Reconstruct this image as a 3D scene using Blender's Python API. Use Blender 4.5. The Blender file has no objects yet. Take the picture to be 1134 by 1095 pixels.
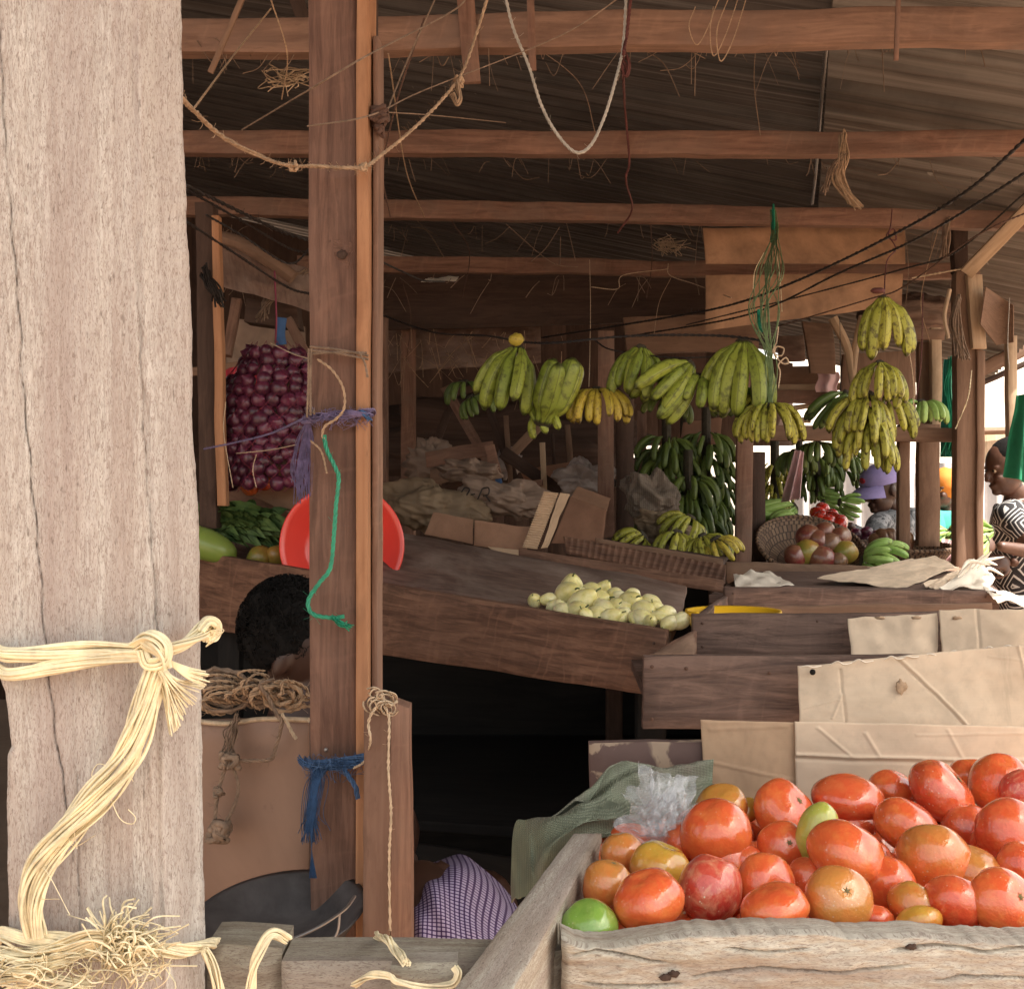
import bpy, bmesh, math, random
from mathutils import Vector, Matrix, Euler, noise, Quaternion
random.seed(7)
C = bpy.data.collections.new('Market'); S = bpy.context.scene
S.collection.children.link(C)
F = 1300.0; H = 1.5
V = Vector
def P(px, py, d):
    """a point measured on the photograph, put at its own distance d (metres)"""
    return V(((px-567)/F*d, d, H+(547.5-py)/F*d))
R = math.radians
def lerp(a, b, t): return a+(b-a)*t
# ------------------------------------------------------------------ geometry
class G:
    def __init__(s): s.v=[]; s.f=[]; s.uv=[]
    def add(s, vs, fs, uvs=None):
        b=len(s.v); s.v += [V(v) for v in vs]
        for i,f in enumerate(fs):
            s.f.append(tuple(b+k for k in f))
            s.uv.append([uvs[k] for k in f] if uvs else [(0,0)]*len(f))
        return s
    def merge(s, o):
        b=len(s.v); s.v += o.v; s.f += [tuple(b+k for k in f) for f in o.f]; s.uv += o.uv; return s
    def xf(s, M): s.v=[M@v for v in s.v]; return s
WL = {}
def mesh(name, g, mat, smooth=True):
    me = bpy.data.meshes.new(name)
    me.from_pydata([tuple(v) for v in g.v], [], g.f)
    uvl = me.uv_layers.new(name='UVMap')
    k=0; arr=[0.0]*(2*sum(len(f) for f in g.f))
    for u in g.uv:
        for a in u: arr[k]=a[0]; arr[k+1]=a[1]; k+=2
    uvl.data.foreach_set('uv', arr)
    me.materials.append(mat)
    if smooth: me.polygons.foreach_set('use_smooth',[True]*len(me.polygons))
    me.update(); return me
def tag(o, label=None, cat=None, group=None, kind=None):
    if label: o['label']=label
    if cat: o['category']=cat
    if group: o['group']=group
    if kind: o['kind']=kind
    return o
def thing(name, label, cat, loc, group=None, rot=None):
    o = bpy.data.objects.new(name, None); C.objects.link(o); o.empty_display_size=.05
    o.location=V(loc); WL[o.name]=V(loc)
    if rot: o.rotation_euler=rot
    return tag(o, label, cat, group)
def mk(name, g, mat, parent=None, label=None, cat=None, group=None, kind=None, smooth=True):
    """link geometry given in world coordinates as one mesh object"""
    xs=[v.x for v in g.v]; ys=[v.y for v in g.v]; zs=[v.z for v in g.v]
    org = V(((min(xs)+max(xs))/2,(min(ys)+max(ys))/2,min(zs)))
    g.v=[v-org for v in g.v]
    o = bpy.data.objects.new(name, mesh(name, g, mat, smooth)); C.objects.link(o)
    if parent is not None:
        o.parent=parent; o.location=org-WL[parent.name]
    else: o.location=org
    WL[o.name]=org
    return tag(o, label, cat, group, kind)
def inst(name, me, parent, loc, rot=(0,0,0), sc=(1,1,1), label=None, cat=None, group=None):
    o = bpy.data.objects.new(name, me); C.objects.link(o)
    if parent is not None: o.parent=parent
    o.location=loc; o.rotation_euler=rot
    o.scale = sc if hasattr(sc,'__len__') else (sc,sc,sc)
    return tag(o, label, cat, group)
def nz(p, f=1.0, s=0.0): return noise.noise(V(p)*f+V((s*7.13, s*3.7, s*1.9)))
def nv3(p, f=1.0, s=0.0): return noise.noise_vector(V(p)*f+V((s*5.1, s*2.3, s*9.7)))
def slab(q, t, nu=8, nv=3, rough=.0, rf=6, disp=None, bev=None, grain='u', seed=None):
    """board whose front face is quad TL,TR,BR,BL and whose thickness is the vector t"""
    if seed is None: seed=random.random()*50
    q=[V(a) for a in q]; t=V(t)
    lu=((q[1]-q[0]).length+(q[2]-q[3]).length)/2; lv=((q[3]-q[0]).length+(q[2]-q[1]).length)/2
    tl=t.length
    if bev is None: bev=min(.003, tl*.3)
    bu=min(.3,bev/lu); bv=min(.3,bev/lv)
    us=[0,bu]+[bu+(1-2*bu)*i/nu for i in range(1,nu)]+[1-bu,1]
    vs=[0,bv]+[bv+(1-2*bv)*i/nv for i in range(1,nv)]+[1-bv,1]
    tn=t.normalized()
    def pt(u,v):
        p=q[0].lerp(q[1],u).lerp(q[3].lerp(q[2],u),v)
        if rough: 
            n=nv3(p,rf,seed)+nv3(p,rf*3.7,seed+3)*.4; p=p+n*rough
        return p
    g=G(); n1=len(us); n2=len(vs); fr=[]; bk=[]; uf=[]
    for j,v in enumerate(vs):
        for i,u in enumerate(us):
            p=pt(u,v); off=(bev*.8 if (i in(0,n1-1) or j in(0,n2-1)) else 0)
            dd = disp(u,v) if disp else 0
            fr.append(p+tn*(off-dd)); bk.append(p+t-tn*(off*.9+ (dd if tl<.012 else 0)))
            a=(u*lu+seed, v*lv) if grain=='u' else (v*lv+seed, u*lu)
            uf.append(a)
    fs=[(j*n1+i, (j+1)*n1+i, (j+1)*n1+i+1, j*n1+i+1) for j in range(n2-1) for i in range(n1-1)]
    g.add(fr, fs, uf)
    g.add(bk, [tuple(reversed(f)) for f in fs], [(a[0]+.37,a[1]+.21) for a in uf])
    def strip(idx, alongu):
        vs_=[]; uv_=[]
        for k in idx:
            vs_ += [fr[k], bk[k]]; a=uf[k]
            if (grain=='u')==alongu: uv_ += [(a[0],a[1]+.5),(a[0],a[1]+.5+tl)]
            else: uv_ += [(a[0],a[1]+.5),(a[0]+tl,a[1]+.5)]
        g.add(vs_, [(2*k,2*k+2,2*k+3,2*k+1) for k in range(len(idx)-1)], uv_)
    strip([i for i in range(n1)], True); strip([(n2-1)*n1+i for i in range(n1-1,-1,-1)], True)
    strip([j*n1 for j in range(n2-1,-1,-1)], False); strip([j*n1+n1-1 for j in range(n2)], False)
    return g
def quadpx(pts): return [P(*p) for p in pts]
def box(c, sx, sy, sz, rz=0, **k):
    c=V(c); M=Matrix.Rotation(rz,3,'Z')
    a=[c+M@V((x*sx/2,-sy/2,z*sz/2)) for x,z in ((-1,1),(1,1),(1,-1),(-1,-1))]
    return slab(a, M@V((0,sy,0)), **k)
def bar(A, B, w, th, **k):
    """stick from A to B: face towards the viewer w wide, th thick in depth"""
    A=V(A);B=V(B); d=(B-A).normalized(); yy=V((0,1,0)); n=(yy-d*yy.dot(d)).normalized(); s=d.cross(n).normalized()
    k.setdefault('nv',2)
    return slab([A+s*w/2,B+s*w/2,B-s*w/2,A-s*w/2], n*th, **k)
def cr(pts, n=8):
    """catmull-rom"""
    pts=[V(p) for p in pts]
    if len(pts)<3: return [pts[0].lerp(pts[-1],i/n) for i in range(n+1)]
    q=[2*pts[0]-pts[1]]+pts+[2*pts[-1]-pts[-2]]; out=[]
    for i in range(1,len(q)-2):
        a,b,c,d=q[i-1:i+3]
        for k in range(n):
            t=k/n; out.append(.5*((2*b)+(c-a)*t+(2*a-5*b+4*c-d)*t*t+(3*b-a-3*c+d)*t**3))
    out.append(q[-2]); return out
def frames(path):
    T=[]; n=len(path)
    for i in range(n): 
        d=(path[min(i+1,n-1)]-path[max(i-1,0)]); T.append(d.normalized() if d.length>1e-9 else V((0,0,1)))
    r=V((0,-1,0)); 
    if abs(r.dot(T[0]))>.95: r=V((1,0,0))
    u=(r-T[0]*r.dot(T[0])).normalized(); U=[u]
    for i in range(1,n):
        u=U[-1]-T[i]*U[-1].dot(T[i]); u=u.normalized() if u.length>1e-6 else U[-1]; U.append(u)
    return T,U
def tube(path, r, sides=6, cap=True, g=None, flat=1.0):
    g=g or G(); n=len(path); T,U=frames(path); vs=[]; uv=[]; L=0
    for i,p in enumerate(path):
        rr=r(i/(n-1)) if callable(r) else r
        if i: L+=(p-path[i-1]).length
        W=T[i].cross(U[i])
        for k in range(sides+1):
            a=2*math.pi*k/sides
            vs.append(p+U[i]*math.cos(a)*rr*flat+W*math.sin(a)*rr); uv.append((L, k/sides*.05))
    m=sides+1
    fs=[(i*m+k,i*m+k+1,(i+1)*m+k+1,(i+1)*m+k) for i in range(n-1) for k in range(sides)]
    g.add(vs,fs,uv)
    if cap:
        g.add([vs[k] for k in range(sides)],[tuple(range(sides-1,-1,-1))],[uv[0]]*sides)
        g.add([vs[(n-1)*m+k] for k in range(sides)],[tuple(range(sides))],[uv[-1]]*sides)
    return g
def bundle(path, n=10, r=.008, rs=.0012, twist=20, flat=1.0, seed=0, g=None, sides=5, wander=.25, taper=None):
    """fibre strands laid round a path; twist in radians per metre"""
    g=g or G(); rnd=random.Random(seed); T,U=frames(path); L=[0]
    for i in range(1,len(path)): L.append(L[-1]+(path[i]-path[i-1]).length)
    for s in range(n):
        a0=rnd.random()*6.28; rad=r*math.sqrt(rnd.random()); ph=rnd.random()*9
        q=[]
        for i,p in enumerate(path):
            W=T[i].cross(U[i]); a=a0+twist*L[i]; rr=rad*(1+wander*math.sin(L[i]*60+ph))*(taper(i/(len(path)-1)) if taper else 1)
            q.append(p+U[i]*math.cos(a)*rr*flat+W*math.sin(a)*rr)
        tube(q, rs*(.7+.6*rnd.random()), sides, g=g)
    return g
def twine(path, r=.003, ply=3, pitch=None, g=None, fuzz=0, seed=0, sides=5):
    """laid twine: a few plies wound round one another, with optional loose fibres"""
    g=g or G(); tw=6.28/(pitch or r*9)
    tot=sum((path[i+1]-path[i]).length for i in range(len(path)-1))
    step=min(r*2.2, .01); k=max(1,int(tot/len(path)/step)); q=[]
    for i in range(len(path)-1):
        for j in range(k): q.append(path[i].lerp(path[i+1],j/k))
    q.append(path[-1]); T,U=frames(q); L=0
    pl=[[] for _ in range(ply)]
    for i,p in enumerate(q):
        if i: L+=(p-q[i-1]).length
        W=T[i].cross(U[i])
        for s in range(ply):
            a=tw*L+6.28*s/ply; pl[s].append(p+(U[i]*math.cos(a)+W*math.sin(a))*r*.5)
    for s in range(ply): tube(pl[s], r*.58, sides, g=g)
    rnd=random.Random(seed)
    for _ in range(int(fuzz*tot)):
        p=rnd.choice(q); d=V((rnd.uniform(-1,1),rnd.uniform(-1,.2),rnd.uniform(-1,1))).normalized()
        e=p+d*r*rnd.uniform(2,5); tube([p,p.lerp(e,.5)+V((0,0,-r*.6)),e], r*.09, 3, cap=False, g=g)
    return g
def lathe(prof, c, n=40, axis=None, g=None, uvs=1, sc=(1,1)):
    """prof: list of (radius, height)"""
    g=g or G(); M=axis or Matrix.Identity(3); vs=[]; uv=[]
    for j,(r,h) in enumerate(prof):
        for k in range(n+1):
            a=6.28318*k/n; vs.append(V(c)+M@V((r*math.cos(a)*sc[0], r*math.sin(a)*sc[1], h))); uv.append((k/n*uvs, j/(len(prof)-1)))
    m=n+1
    g.add(vs,[(j*m+k,j*m+k+1,(j+1)*m+k+1,(j+1)*m+k) for j in range(len(prof)-1) for k in range(n)],uv); return g
def blob(c, r, nu=32, nvv=20, amp=0, f=8, seed=0, lob=0, dim=0, fine=0, g=None, exp=1):
    g=g or G(); c=V(c); r=V(r) if hasattr(r,'__len__') else V((r,r,r)); vs=[]; uv=[]
    for j in range(nvv+1):
        th=math.pi*j/nvv
        for k in range(nu+1):
            a=2*math.pi*(k%nu)/nu; d=V((math.sin(th)*math.cos(a), math.sin(th)*math.sin(a), math.cos(th)))
            s=1+amp*nz(d*1.0, f, seed)+ (fine*nz(d, f*4, seed+2) if fine else 0)
            if lob: s+= lob*math.cos(lob and 5*a+seed)*(math.sin(th)**2)*(.5+.5*math.cos(th))
            if dim: s-= dim*math.exp(-(th/.32)**2)
            if exp!=1: d=V([math.copysign(abs(x)**exp,x) for x in d])
            vs.append(c+V((d.x*r.x,d.y*r.y,d.z*r.z))*s); uv.append((k/nu,j/nvv))
    m=nu+1
    g.add(vs,[(j*m+k,(j+1)*m+k,(j+1)*m+k+1,j*m+k+1) for j in range(nvv) for k in range(nu)],uv); return g
def cloth(fn, nu=40, nvv=40, th=.002, scale=(1,1)):
    """sheet from fn(u,v)->Vector with thickness"""
    g=G(); A=[[fn(i/nu,j/nvv) for i in range(nu+1)] for j in range(nvv+1)]; m=nu+1
    vs=[p for row in A for p in row]; uv=[(i/nu*scale[0],j/nvv*scale[1]) for j in range(nvv+1) for i in range(m)]
    fs=[(j*m+i,(j+1)*m+i,(j+1)*m+i+1,j*m+i+1) for j in range(nvv) for i in range(nu)]
    nr=[V((0,0,0)) for _ in vs]
    for f in fs:
        n=(vs[f[2]]-vs[f[0]]).cross(vs[f[3]]-vs[f[1]])
        for k in f: nr[k]+=n
    bk=[p-(n.normalized() if n.length>1e-12 else V((0,0,0)))*th for p,n in zip(vs,nr)]
    g.add(vs,fs,uv); g.add(bk,[tuple(reversed(f)) for f in fs],uv)
    rim=[i for i in range(m)]+[j*m+nu for j in range(1,nvv+1)]+[nvv*m+i for i in range(nu-1,-1,-1)]+[j*m for j in range(nvv-1,0,-1)]
    n=len(rim); g.add([vs[k] for k in rim]+[bk[k] for k in rim],[(k,(k+1)%n,n+(k+1)%n,n+k) for k in range(n)],[uv[k] for k in rim]*2)
    return g
def bil(q,u,v): return q[0].lerp(q[1],u).lerp(q[3].lerp(q[2],u),v)
# ------------------------------------------------------------------ materials
class NT:
    def __init__(s,name):
        s.m=bpy.data.materials.new(name); s.m.use_nodes=True; s.t=s.m.node_tree; s.b=s.t.nodes['Principled BSDF']; s.L=s.t.links
    def n(s,ty,**k):
        o=s.t.nodes.new('ShaderNode'+ty)
        for a,b in k.items():
            if a.startswith('i_'):
                i=o.inputs[int(a[2:])] if a[2:].isdigit() else o.inputs[a[2:].replace('_',' ')]
                if hasattr(b,'is_output') or isinstance(b,bpy.types.NodeSocket): s.L.new(b,i)
                else: i.default_value=b
            else: setattr(o,a,b)
        return o
    def ramp(s,fac,st,interp='LINEAR'):
        o=s.n('ValToRGB'); o.color_ramp.interpolation=interp; e=o.color_ramp.elements
        while len(e)<len(st): e.new(.5)
        for x,(p,c) in zip(e,st): x.position=p; x.color=(*c,1) if len(c)==3 else c
        s.L.new(fac,o.inputs[0]); return o.outputs[0]
    def mix(s,f,a,b,bt='MIX'):
        o=s.n('Mix',data_type='RGBA',blend_type=bt)
        for k,v in ((0,f),(6,a),(7,b)):
            if isinstance(v,bpy.types.NodeSocket): s.L.new(v,o.inputs[k])
            else: o.inputs[k].default_value = v if k==0 else ((*v,1) if len(v)==3 else v)
        return o.outputs[2]
    def math(s,op,a,b=None,c=None):
        o=s.n('Math',operation=op)
        for k,v in enumerate((a,b,c)):
            if v is None: continue
            if isinstance(v,bpy.types.NodeSocket): s.L.new(v,o.inputs[k])
            else: o.inputs[k].default_value=v
        return o.outputs[0]
    def uv(s,sc=(1,1,1),rnd=True,src='UV'):
        tc=s.n('TexCoord'); v=tc.outputs[src]
        if rnd:
            oi=s.n('ObjectInfo'); m=s.n('VectorMath',operation='ADD'); s.L.new(v,m.inputs[0])
            k=s.math('MULTIPLY',oi.outputs['Random'],37.0); cb=s.n('CombineXYZ'); s.L.new(k,cb.inputs[0]); s.L.new(k,cb.inputs[1]); s.L.new(k,cb.inputs[2])
            s.L.new(cb.outputs[0],m.inputs[1]); v=m.outputs[0]
        mp=s.n('Mapping'); s.L.new(v,mp.inputs[0]); mp.inputs[3].default_value=sc; return mp.outputs[0]
    def noise(s,vec,scale,detail=4,rough=.55,dist=0):
        o=s.n('TexNoise'); s.L.new(vec,o.inputs['Vector']); o.inputs['Scale'].default_value=scale; o.inputs['Detail'].default_value=detail
        o.inputs['Roughness'].default_value=rough; o.inputs['Distortion'].default_value=dist; return o.outputs[0]
    def bump(s,h,st=.3,dist=.002,nrm=None):
        o=s.n('Bump'); o.inputs['Strength'].default_value=st; o.inputs['Distance'].default_value=dist; s.L.new(h,o.inputs['Height'])
        if nrm is not None: s.L.new(nrm,o.inputs['Normal'])
        return o.outputs[0]
    def out(s,col=None,rough=None,nrm=None,**k):
        if col is not None:
            if isinstance(col,bpy.types.NodeSocket): s.L.new(col,s.b.inputs['Base Color'])
            else: s.b.inputs['Base Color'].default_value=(*col,1)
        if rough is not None:
            if isinstance(rough,bpy.types.NodeSocket): s.L.new(rough,s.b.inputs['Roughness'])
            else: s.b.inputs['Roughness'].default_value=rough
        if nrm is not None: s.L.new(nrm,s.b.inputs['Normal'])
        for a,b in k.items():
            s.b.inputs[a.replace('_',' ')].default_value=b
        return s.m
def mul(c,k): return tuple(x*k for x in c)
def wood(name, dark, light, stain, fs=(5,70), bump=.5, rough=.8, stainamt=.6, saw=0, contrast=.2, vary=.25):
    n=NT(name); a=n.uv((fs[0],fs[1],1)); b=n.uv((1,1,1))
    g=n.noise(a,1.0,6,.65,.8)
    col=n.ramp(g,[(.5-contrast,dark),(.5+contrast,light)])
    st=n.ramp(n.noise(b,5,5,.6,.4),[(.42,(0,0,0)),(.68,(1,1,1))])
    col=n.mix(n.math('MULTIPLY',st,stainamt),col,stain)
    gr=n.ramp(n.noise(n.uv((2.2,5,1)),1.2,6,.7,.8),[(.50,(0,0,0)),(.66,(1,1,1))]); col=n.mix(n.math('MULTIPLY',gr,.6),col,mul(dark,.6))
    sp=n.ramp(n.noise(n.uv((14,60,1)),1.5,3,.7),[(.62,(0,0,0)),(.7,(1,1,1))])
    col=n.mix(n.math('MULTIPLY',sp,.35),col,mul(dark,.45))
    oi=n.n('ObjectInfo'); col=n.mix(vary,col,n.ramp(oi.outputs['Random'],[(0,mul(light,.6)),(1,mul(light,1.15))]),'MIX')
    h=n.noise(n.uv((fs[0]*3,fs[1]*2.6,1)),1.0,4,.7)
    h=n.math('ADD',h,n.math('MULTIPLY',g,1.2))
    if saw:
        w=n.n('TexWave',bands_direction='DIAGONAL'); n.L.new(n.uv((1,.35,1)),w.inputs['Vector']); w.inputs['Scale'].default_value=15; w.inputs['Distortion'].default_value=9; w.inputs['Detail'].default_value=3
        wf=n.math('POWER',w.outputs['Fac'],8.0)
        wm=n.math('MULTIPLY',n.math('MULTIPLY',wf,saw),n.ramp(n.noise(b,7,3),[(.45,(0,0,0)),(.65,(1,1,1))]))
        col=n.mix(n.math('MULTIPLY',wm,.6),col,mul(light,1.3)); h=n.math('ADD',h,n.math('MULTIPLY',wf,.25))
    return n.out(col,rough,n.bump(h,bump,.0022),Specular_IOR_Level=.25)
M={}
M['weather']=None
def mk_weather(name,k=1.0,warm=1.0,d=.5,fs=(40,230)):
    n=NT(name); a=n.uv((fs[0],fs[1],1)); b=n.uv((1,1,1))
    g=n.noise(a,1.0,5,.72,1.6); g2=n.noise(n.uv((3,60,1)),1.0,5,.6,.8)
    col=n.ramp(g,[(.28,mul((.33,.275,.24*warm),k)),(.42,mul((.52,.465,.42*warm),k)),(.62,mul((.72,.68,.635*warm),k))])
    col=n.mix(n.math('MULTIPLY',n.ramp(g2,[(.40,(0,0,0)),(.62,(1,1,1))]),d),col,mul((.40,.31,.265*warm),k))
    bl=n.ramp(n.noise(n.uv((2,12,1)),1.0,4,.6,.5),[(.45,(0,0,0)),(.7,(1,1,1))])
    col=n.mix(n.math('MULTIPLY',bl,.35),col,mul((.80,.75,.69),k))
    bd=n.ramp(n.noise(n.uv((.7,26,1)),1.0,4,.6,.3),[(.44,(0,0,0)),(.62,(1,1,1))]); col=n.mix(n.math('MULTIPLY',bd,.45),col,mul((.44,.355,.33),k))
    wg=n.noise(n.uv((120,520,1)),1.0,2,.6,2.5); col=n.mix(n.math('MULTIPLY',n.ramp(wg,[(.38,(1,1,1)),(.47,(0,0,0))]),.62),col,mul((.27,.20,.17),k))
    sp=n.ramp(n.noise(n.uv((70,260,1)),1.0,2,.6),[(.66,(0,0,0)),(.74,(1,1,1))])
    col=n.mix(n.math('MULTIPLY',sp,.5),col,mul((.12,.085,.065),k))
    h=n.math('ADD',n.math('MULTIPLY',g,1.4),n.math('MULTIPLY',n.noise(n.uv((90,400,1)),1.0,3,.6,1.0),.5))
    return n.out(col,.9,n.bump(h,.5,.0022),Specular_IOR_Level=.15)
M['weather']=mk_weather('weathered_post_wood',.80,1,.5,(55,300))
M['weather2']=mk_weather('weathered_board_wood',.76,.9,.8,(34,210))
M['weather3']=mk_weather('weathered_rail_wood',.50,.87,.6,(28,160))
M['post']=wood('brown_post_wood',(.07,.034,.025),(.20,.11,.078),(.17,.105,.08),(6,80),.55,.7,.5,saw=.3,contrast=.14)
M['plankbrown']=wood('dull_pinkish_board',(.15,.08,.055),(.25,.15,.105),(.2,.12,.09),(3,50),.35,.75,.5)
M['fresh']=wood('orange_batten_wood',(.30,.135,.065),(.47,.245,.13),(.26,.12,.07),(4,60),.35,.7,.4)
M['red']=wood('red_beam_wood',(.11,.055,.038),(.265,.145,.10),(.16,.11,.085),(5,50),.4,.8,.85,saw=.35,contrast=.15)
M['red2']=wood('dusty_beam_wood',(.13,.07,.048),(.30,.175,.12),(.15,.10,.08),(5,50),.4,.8,.85,saw=.3,contrast=.15)
M['pale']=wood('pale_raw_wood',(.36,.24,.15),(.60,.44,.30),(.4,.27,.17),(4,60),.35,.8,.4)
M['tray']=wood('dark_tray_wood',(.055,.033,.027),(.20,.125,.097),(.10,.062,.05),(7,60),.6,.7,.5,saw=.5,contrast=.12,vary=.12)
M['tray2']=wood('worn_brown_tray_wood',(.075,.037,.025),(.25,.135,.088),(.15,.08,.055),(7,60),.6,.65,.5,saw=.5,contrast=.12,vary=.12)
M['dust']=wood('dusty_display_wood',(.085,.048,.037),(.20,.125,.095),(.33,.25,.205),(7,30),.6,.85,.8,contrast=.13)
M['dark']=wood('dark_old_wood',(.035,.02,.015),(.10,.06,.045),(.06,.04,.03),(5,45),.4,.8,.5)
M['mid']=wood('mid_brown_wood',(.13,.075,.05),(.27,.165,.11),(.17,.1,.07),(5,45),.4,.8,.5)
M['black']=wood('shade_black_board',(.006,.005,.005),(.018,.015,.013),(.01,.009,.008),(3,30),.2,.8,.4,vary=0)  # near-black colour stands in for deep shade under the stall
def card(name,c,k2=.55,band=260):
    n=NT(name); v=n.uv((1,1,1)); s1=n.noise(v,7,5,.6,.3); s2=n.noise(v,60,4,.7)
    col=n.ramp(s1,[(.35,mul(c,k2+.2)),(.62,c)])
    col=n.mix(n.math('MULTIPLY',n.ramp(s2,[(.5,(0,0,0)),(.75,(1,1,1))]),.35),col,mul(c,.62))
    sm=n.ramp(n.noise(n.uv((3,9,1)),1.3,4,.7,1.0),[(.60,(0,0,0)),(.74,(1,1,1))])
    col=n.mix(n.math('MULTIPLY',sm,.4),col,mul(c,.5))
    w=n.n('TexWave',bands_direction='X'); n.L.new(v,w.inputs['Vector']); w.inputs['Scale'].default_value=band/6.28*2; w.inputs['Distortion'].default_value=.3
    h=n.math('ADD',n.math('MULTIPLY',w.outputs['Fac'],.02),n.math('ADD',n.math('MULTIPLY',s1,.8),n.math('MULTIPLY',s2,.15)))
    return n.out(col,.7,n.bump(h,.22,.003),Specular_IOR_Level=.25)
M['card']=card('kraft_cardboard',(.46,.315,.205)); M['card2']=card('worn_pale_cardboard',(.70,.55,.41)); M['card3']=card('dull_brown_cardboard',(.34,.19,.12))
M['card4']=card('reddish_cardboard',(.26,.135,.085)); M['paper']=card('cream_paper',(.80,.71,.60),.7)
M['cardorange']=card('orange_cardboard',(.40,.23,.135),.35)
def plain(name,c,rough=.5,var=.25,sc=12,bump=.1,src='Object',**k):
    n=NT(name); v=n.uv((1,1,1),True,src); s=n.noise(v,sc,4,.6,.3)
    col=n.ramp(s,[(.3,mul(c,1-var)),(.7,tuple(min(1,x*(1+var*.6)) for x in c))])
    return n.out(col,rough,n.bump(n.noise(v,sc*5,3,.6),bump,.002),**k)
M['raffia']=plain('cream_raffia',(.82,.72,.49),.6,.3,60)
M['sisal']=plain('tan_sisal_twine',(.40,.27,.17),.85,.35,80)
M['sisalpale']=plain('pale_sisal_twine',(.55,.42,.29),.85,.3,80)
M['netstring']=plain('dark_crimson_net_string',(.20,.03,.06),.7,.3,25,.2)
M['jute']=plain('dull_jute_rope',(.24,.165,.115),.9,.4,60)
M['blackrope']=plain('black_rubber_cord',(.02,.014,.012),.6,.3,40)
M['redrope']=plain('maroon_cord',(.12,.035,.03),.8,.3,60)
M['bluerope']=plain('blue_poly_twine',(.06,.13,.27),.5,.35,80)
M['purplerope']=plain('purple_poly_twine',(.20,.16,.29),.6,.4,90)
M['greenrope']=plain('green_poly_twine',(.02,.26,.15),.45,.3,60)
M['palegreen']=plain('faded_green_string',(.20,.28,.13),.7,.35,60)
M['whitestring']=plain('whitish_string',(.5,.46,.40),.8,.25,60)
M['redplastic']=plain('red_plastic',(.78,.07,.05),.32,.08,3,.03,Coat_Weight=.2)
M['yellowplastic']=plain('yellow_plastic',(.80,.46,.02),.35,.08,3,.03)
M['skin']=plain('dark_brown_skin',(.05,.022,.014),.45,.12,20,.06)
M['skin2']=plain('brown_skin',(.095,.042,.026),.45,.12,20,.06)
M['hair']=plain('black_hair',(.009,.0075,.007),.95,.3,120,.6,Specular_IOR_Level=.2)
M['purplecap']=plain('lilac_cap_cloth',(.32,.27,.55),.8,.1,30,.15)
M['orangecloth']=plain('orange_scarf_cloth',(.60,.20,.02),.8,.15,20,.2)
M['tealcloth']=plain('teal_cloth',(.04,.32,.25),.8,.15,14,.2)
M['greencloth']=plain('green_cloth',(.015,.20,.10),.8,.25,12,.3)
M['pinkcloth']=plain('pale_pink_plastic',(.75,.50,.50),.5,.15,14,.3,Transmission_Weight=.2)
M['redcloth']=plain('red_net_cloth',(.45,.03,.05),.7,.3,25,.4)
M['bluecloth']=plain('blue_rag',(.05,.12,.28),.8,.2,25,.4)
M['whitewall']=plain('sunlit_plaster_wall',(.80,.74,.64),.9,.08,2,.1)
M['greystuff']=plain('grey_wrapping_plastic',(.32,.26,.235),.45,.35,9,.5)
M['blackmetal']=plain('dark_metal_pan',(.11,.10,.10),.45,.5,14,.3,Metallic=.3)
M['wire']=plain('bare_grey_wire',(.32,.30,.29),.4,.1,20,.05,Metallic=.8)
M['rust']=plain('brown_rusty_wire',(.09,.045,.03),.8,.3,40,.2)
def fruit(name,c1,c2,noisec=None,na=.3,rough=.19,coat=.8,speck=0,speckc=(.75,.62,.45),axis=2,lo=-.4,hi=.5,stripe=0):
    """skin blending from c1 (bottom) to c2 (top of the fruit) with mottling"""
    n=NT(name); tc=n.n('TexCoord'); o=tc.outputs['Generated']; sx=n.n('SeparateXYZ'); n.L.new(o,sx.inputs[0])
    v=n.uv((1,1,1),True,'Object')
    s=n.noise(v,1.6,4,.6,.4); f=n.math('ADD',sx.outputs[axis],n.math('MULTIPLY',n.math('SUBTRACT',s,.5),1.3))
    col=n.ramp(f,[(.5+lo*.9,c1),(.5+hi*.9,c2)])
    if noisec: col=n.mix(n.math('MULTIPLY',n.ramp(n.noise(v,2.6,5,.65,.5),[(.46,(0,0,0)),(.66,(1,1,1))]),na),col,noisec)
    if speck:
        vo=n.n('TexVoronoi',feature='F1'); n.L.new(v,vo.inputs['Vector']); vo.inputs['Scale'].default_value=6.5; vo.inputs['Randomness'].default_value=1
        d=n.ramp(vo.outputs['Distance'],[(.13,(1,1,1)),(.2,(0,0,0))]); k=n.ramp(n.noise(v,1.3,2),[(.50,(0,0,0)),(.6,(1,1,1))])
        col=n.mix(n.math('MULTIPLY',n.math('MULTIPLY',d,k),speck),col,speckc)
    h=n.noise(v,4,3,.6)
    rr=n.math('ADD',rough-.08,n.math('MULTIPLY',n.noise(v,3,4,.6),.2))
    return n.out(col,rr,n.bump(h,.12,.02),Coat_Weight=coat,Coat_Roughness=.06,Subsurface_Weight=.08,Subsurface_Scale=.01,Subsurface_Radius=(1,.3,.1))
T_={}
T_['red']=fruit('ripe_red_tomato_skin',(.62,.065,.025),(.68,.12,.04),(.74,.24,.08),.35,speck=.35)
T_['scarlet']=fruit('scarlet_small_tomato_skin',(.60,.02,.012),(.66,.04,.02),(.66,.08,.04),.2)
T_['orange']=fruit('orange_red_tomato_skin',(.76,.17,.045),(.70,.11,.035),(.78,.30,.08),.35,speck=.3)
T_['turn']=fruit('turning_tomato_skin',(.62,.12,.03),(.55,.26,.05),(.60,.20,.05),.35,speck=.5)
T_['olive']=fruit('olive_orange_tomato_skin',(.68,.15,.04),(.56,.23,.055),(.62,.24,.06),.5,speck=.4)
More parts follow.
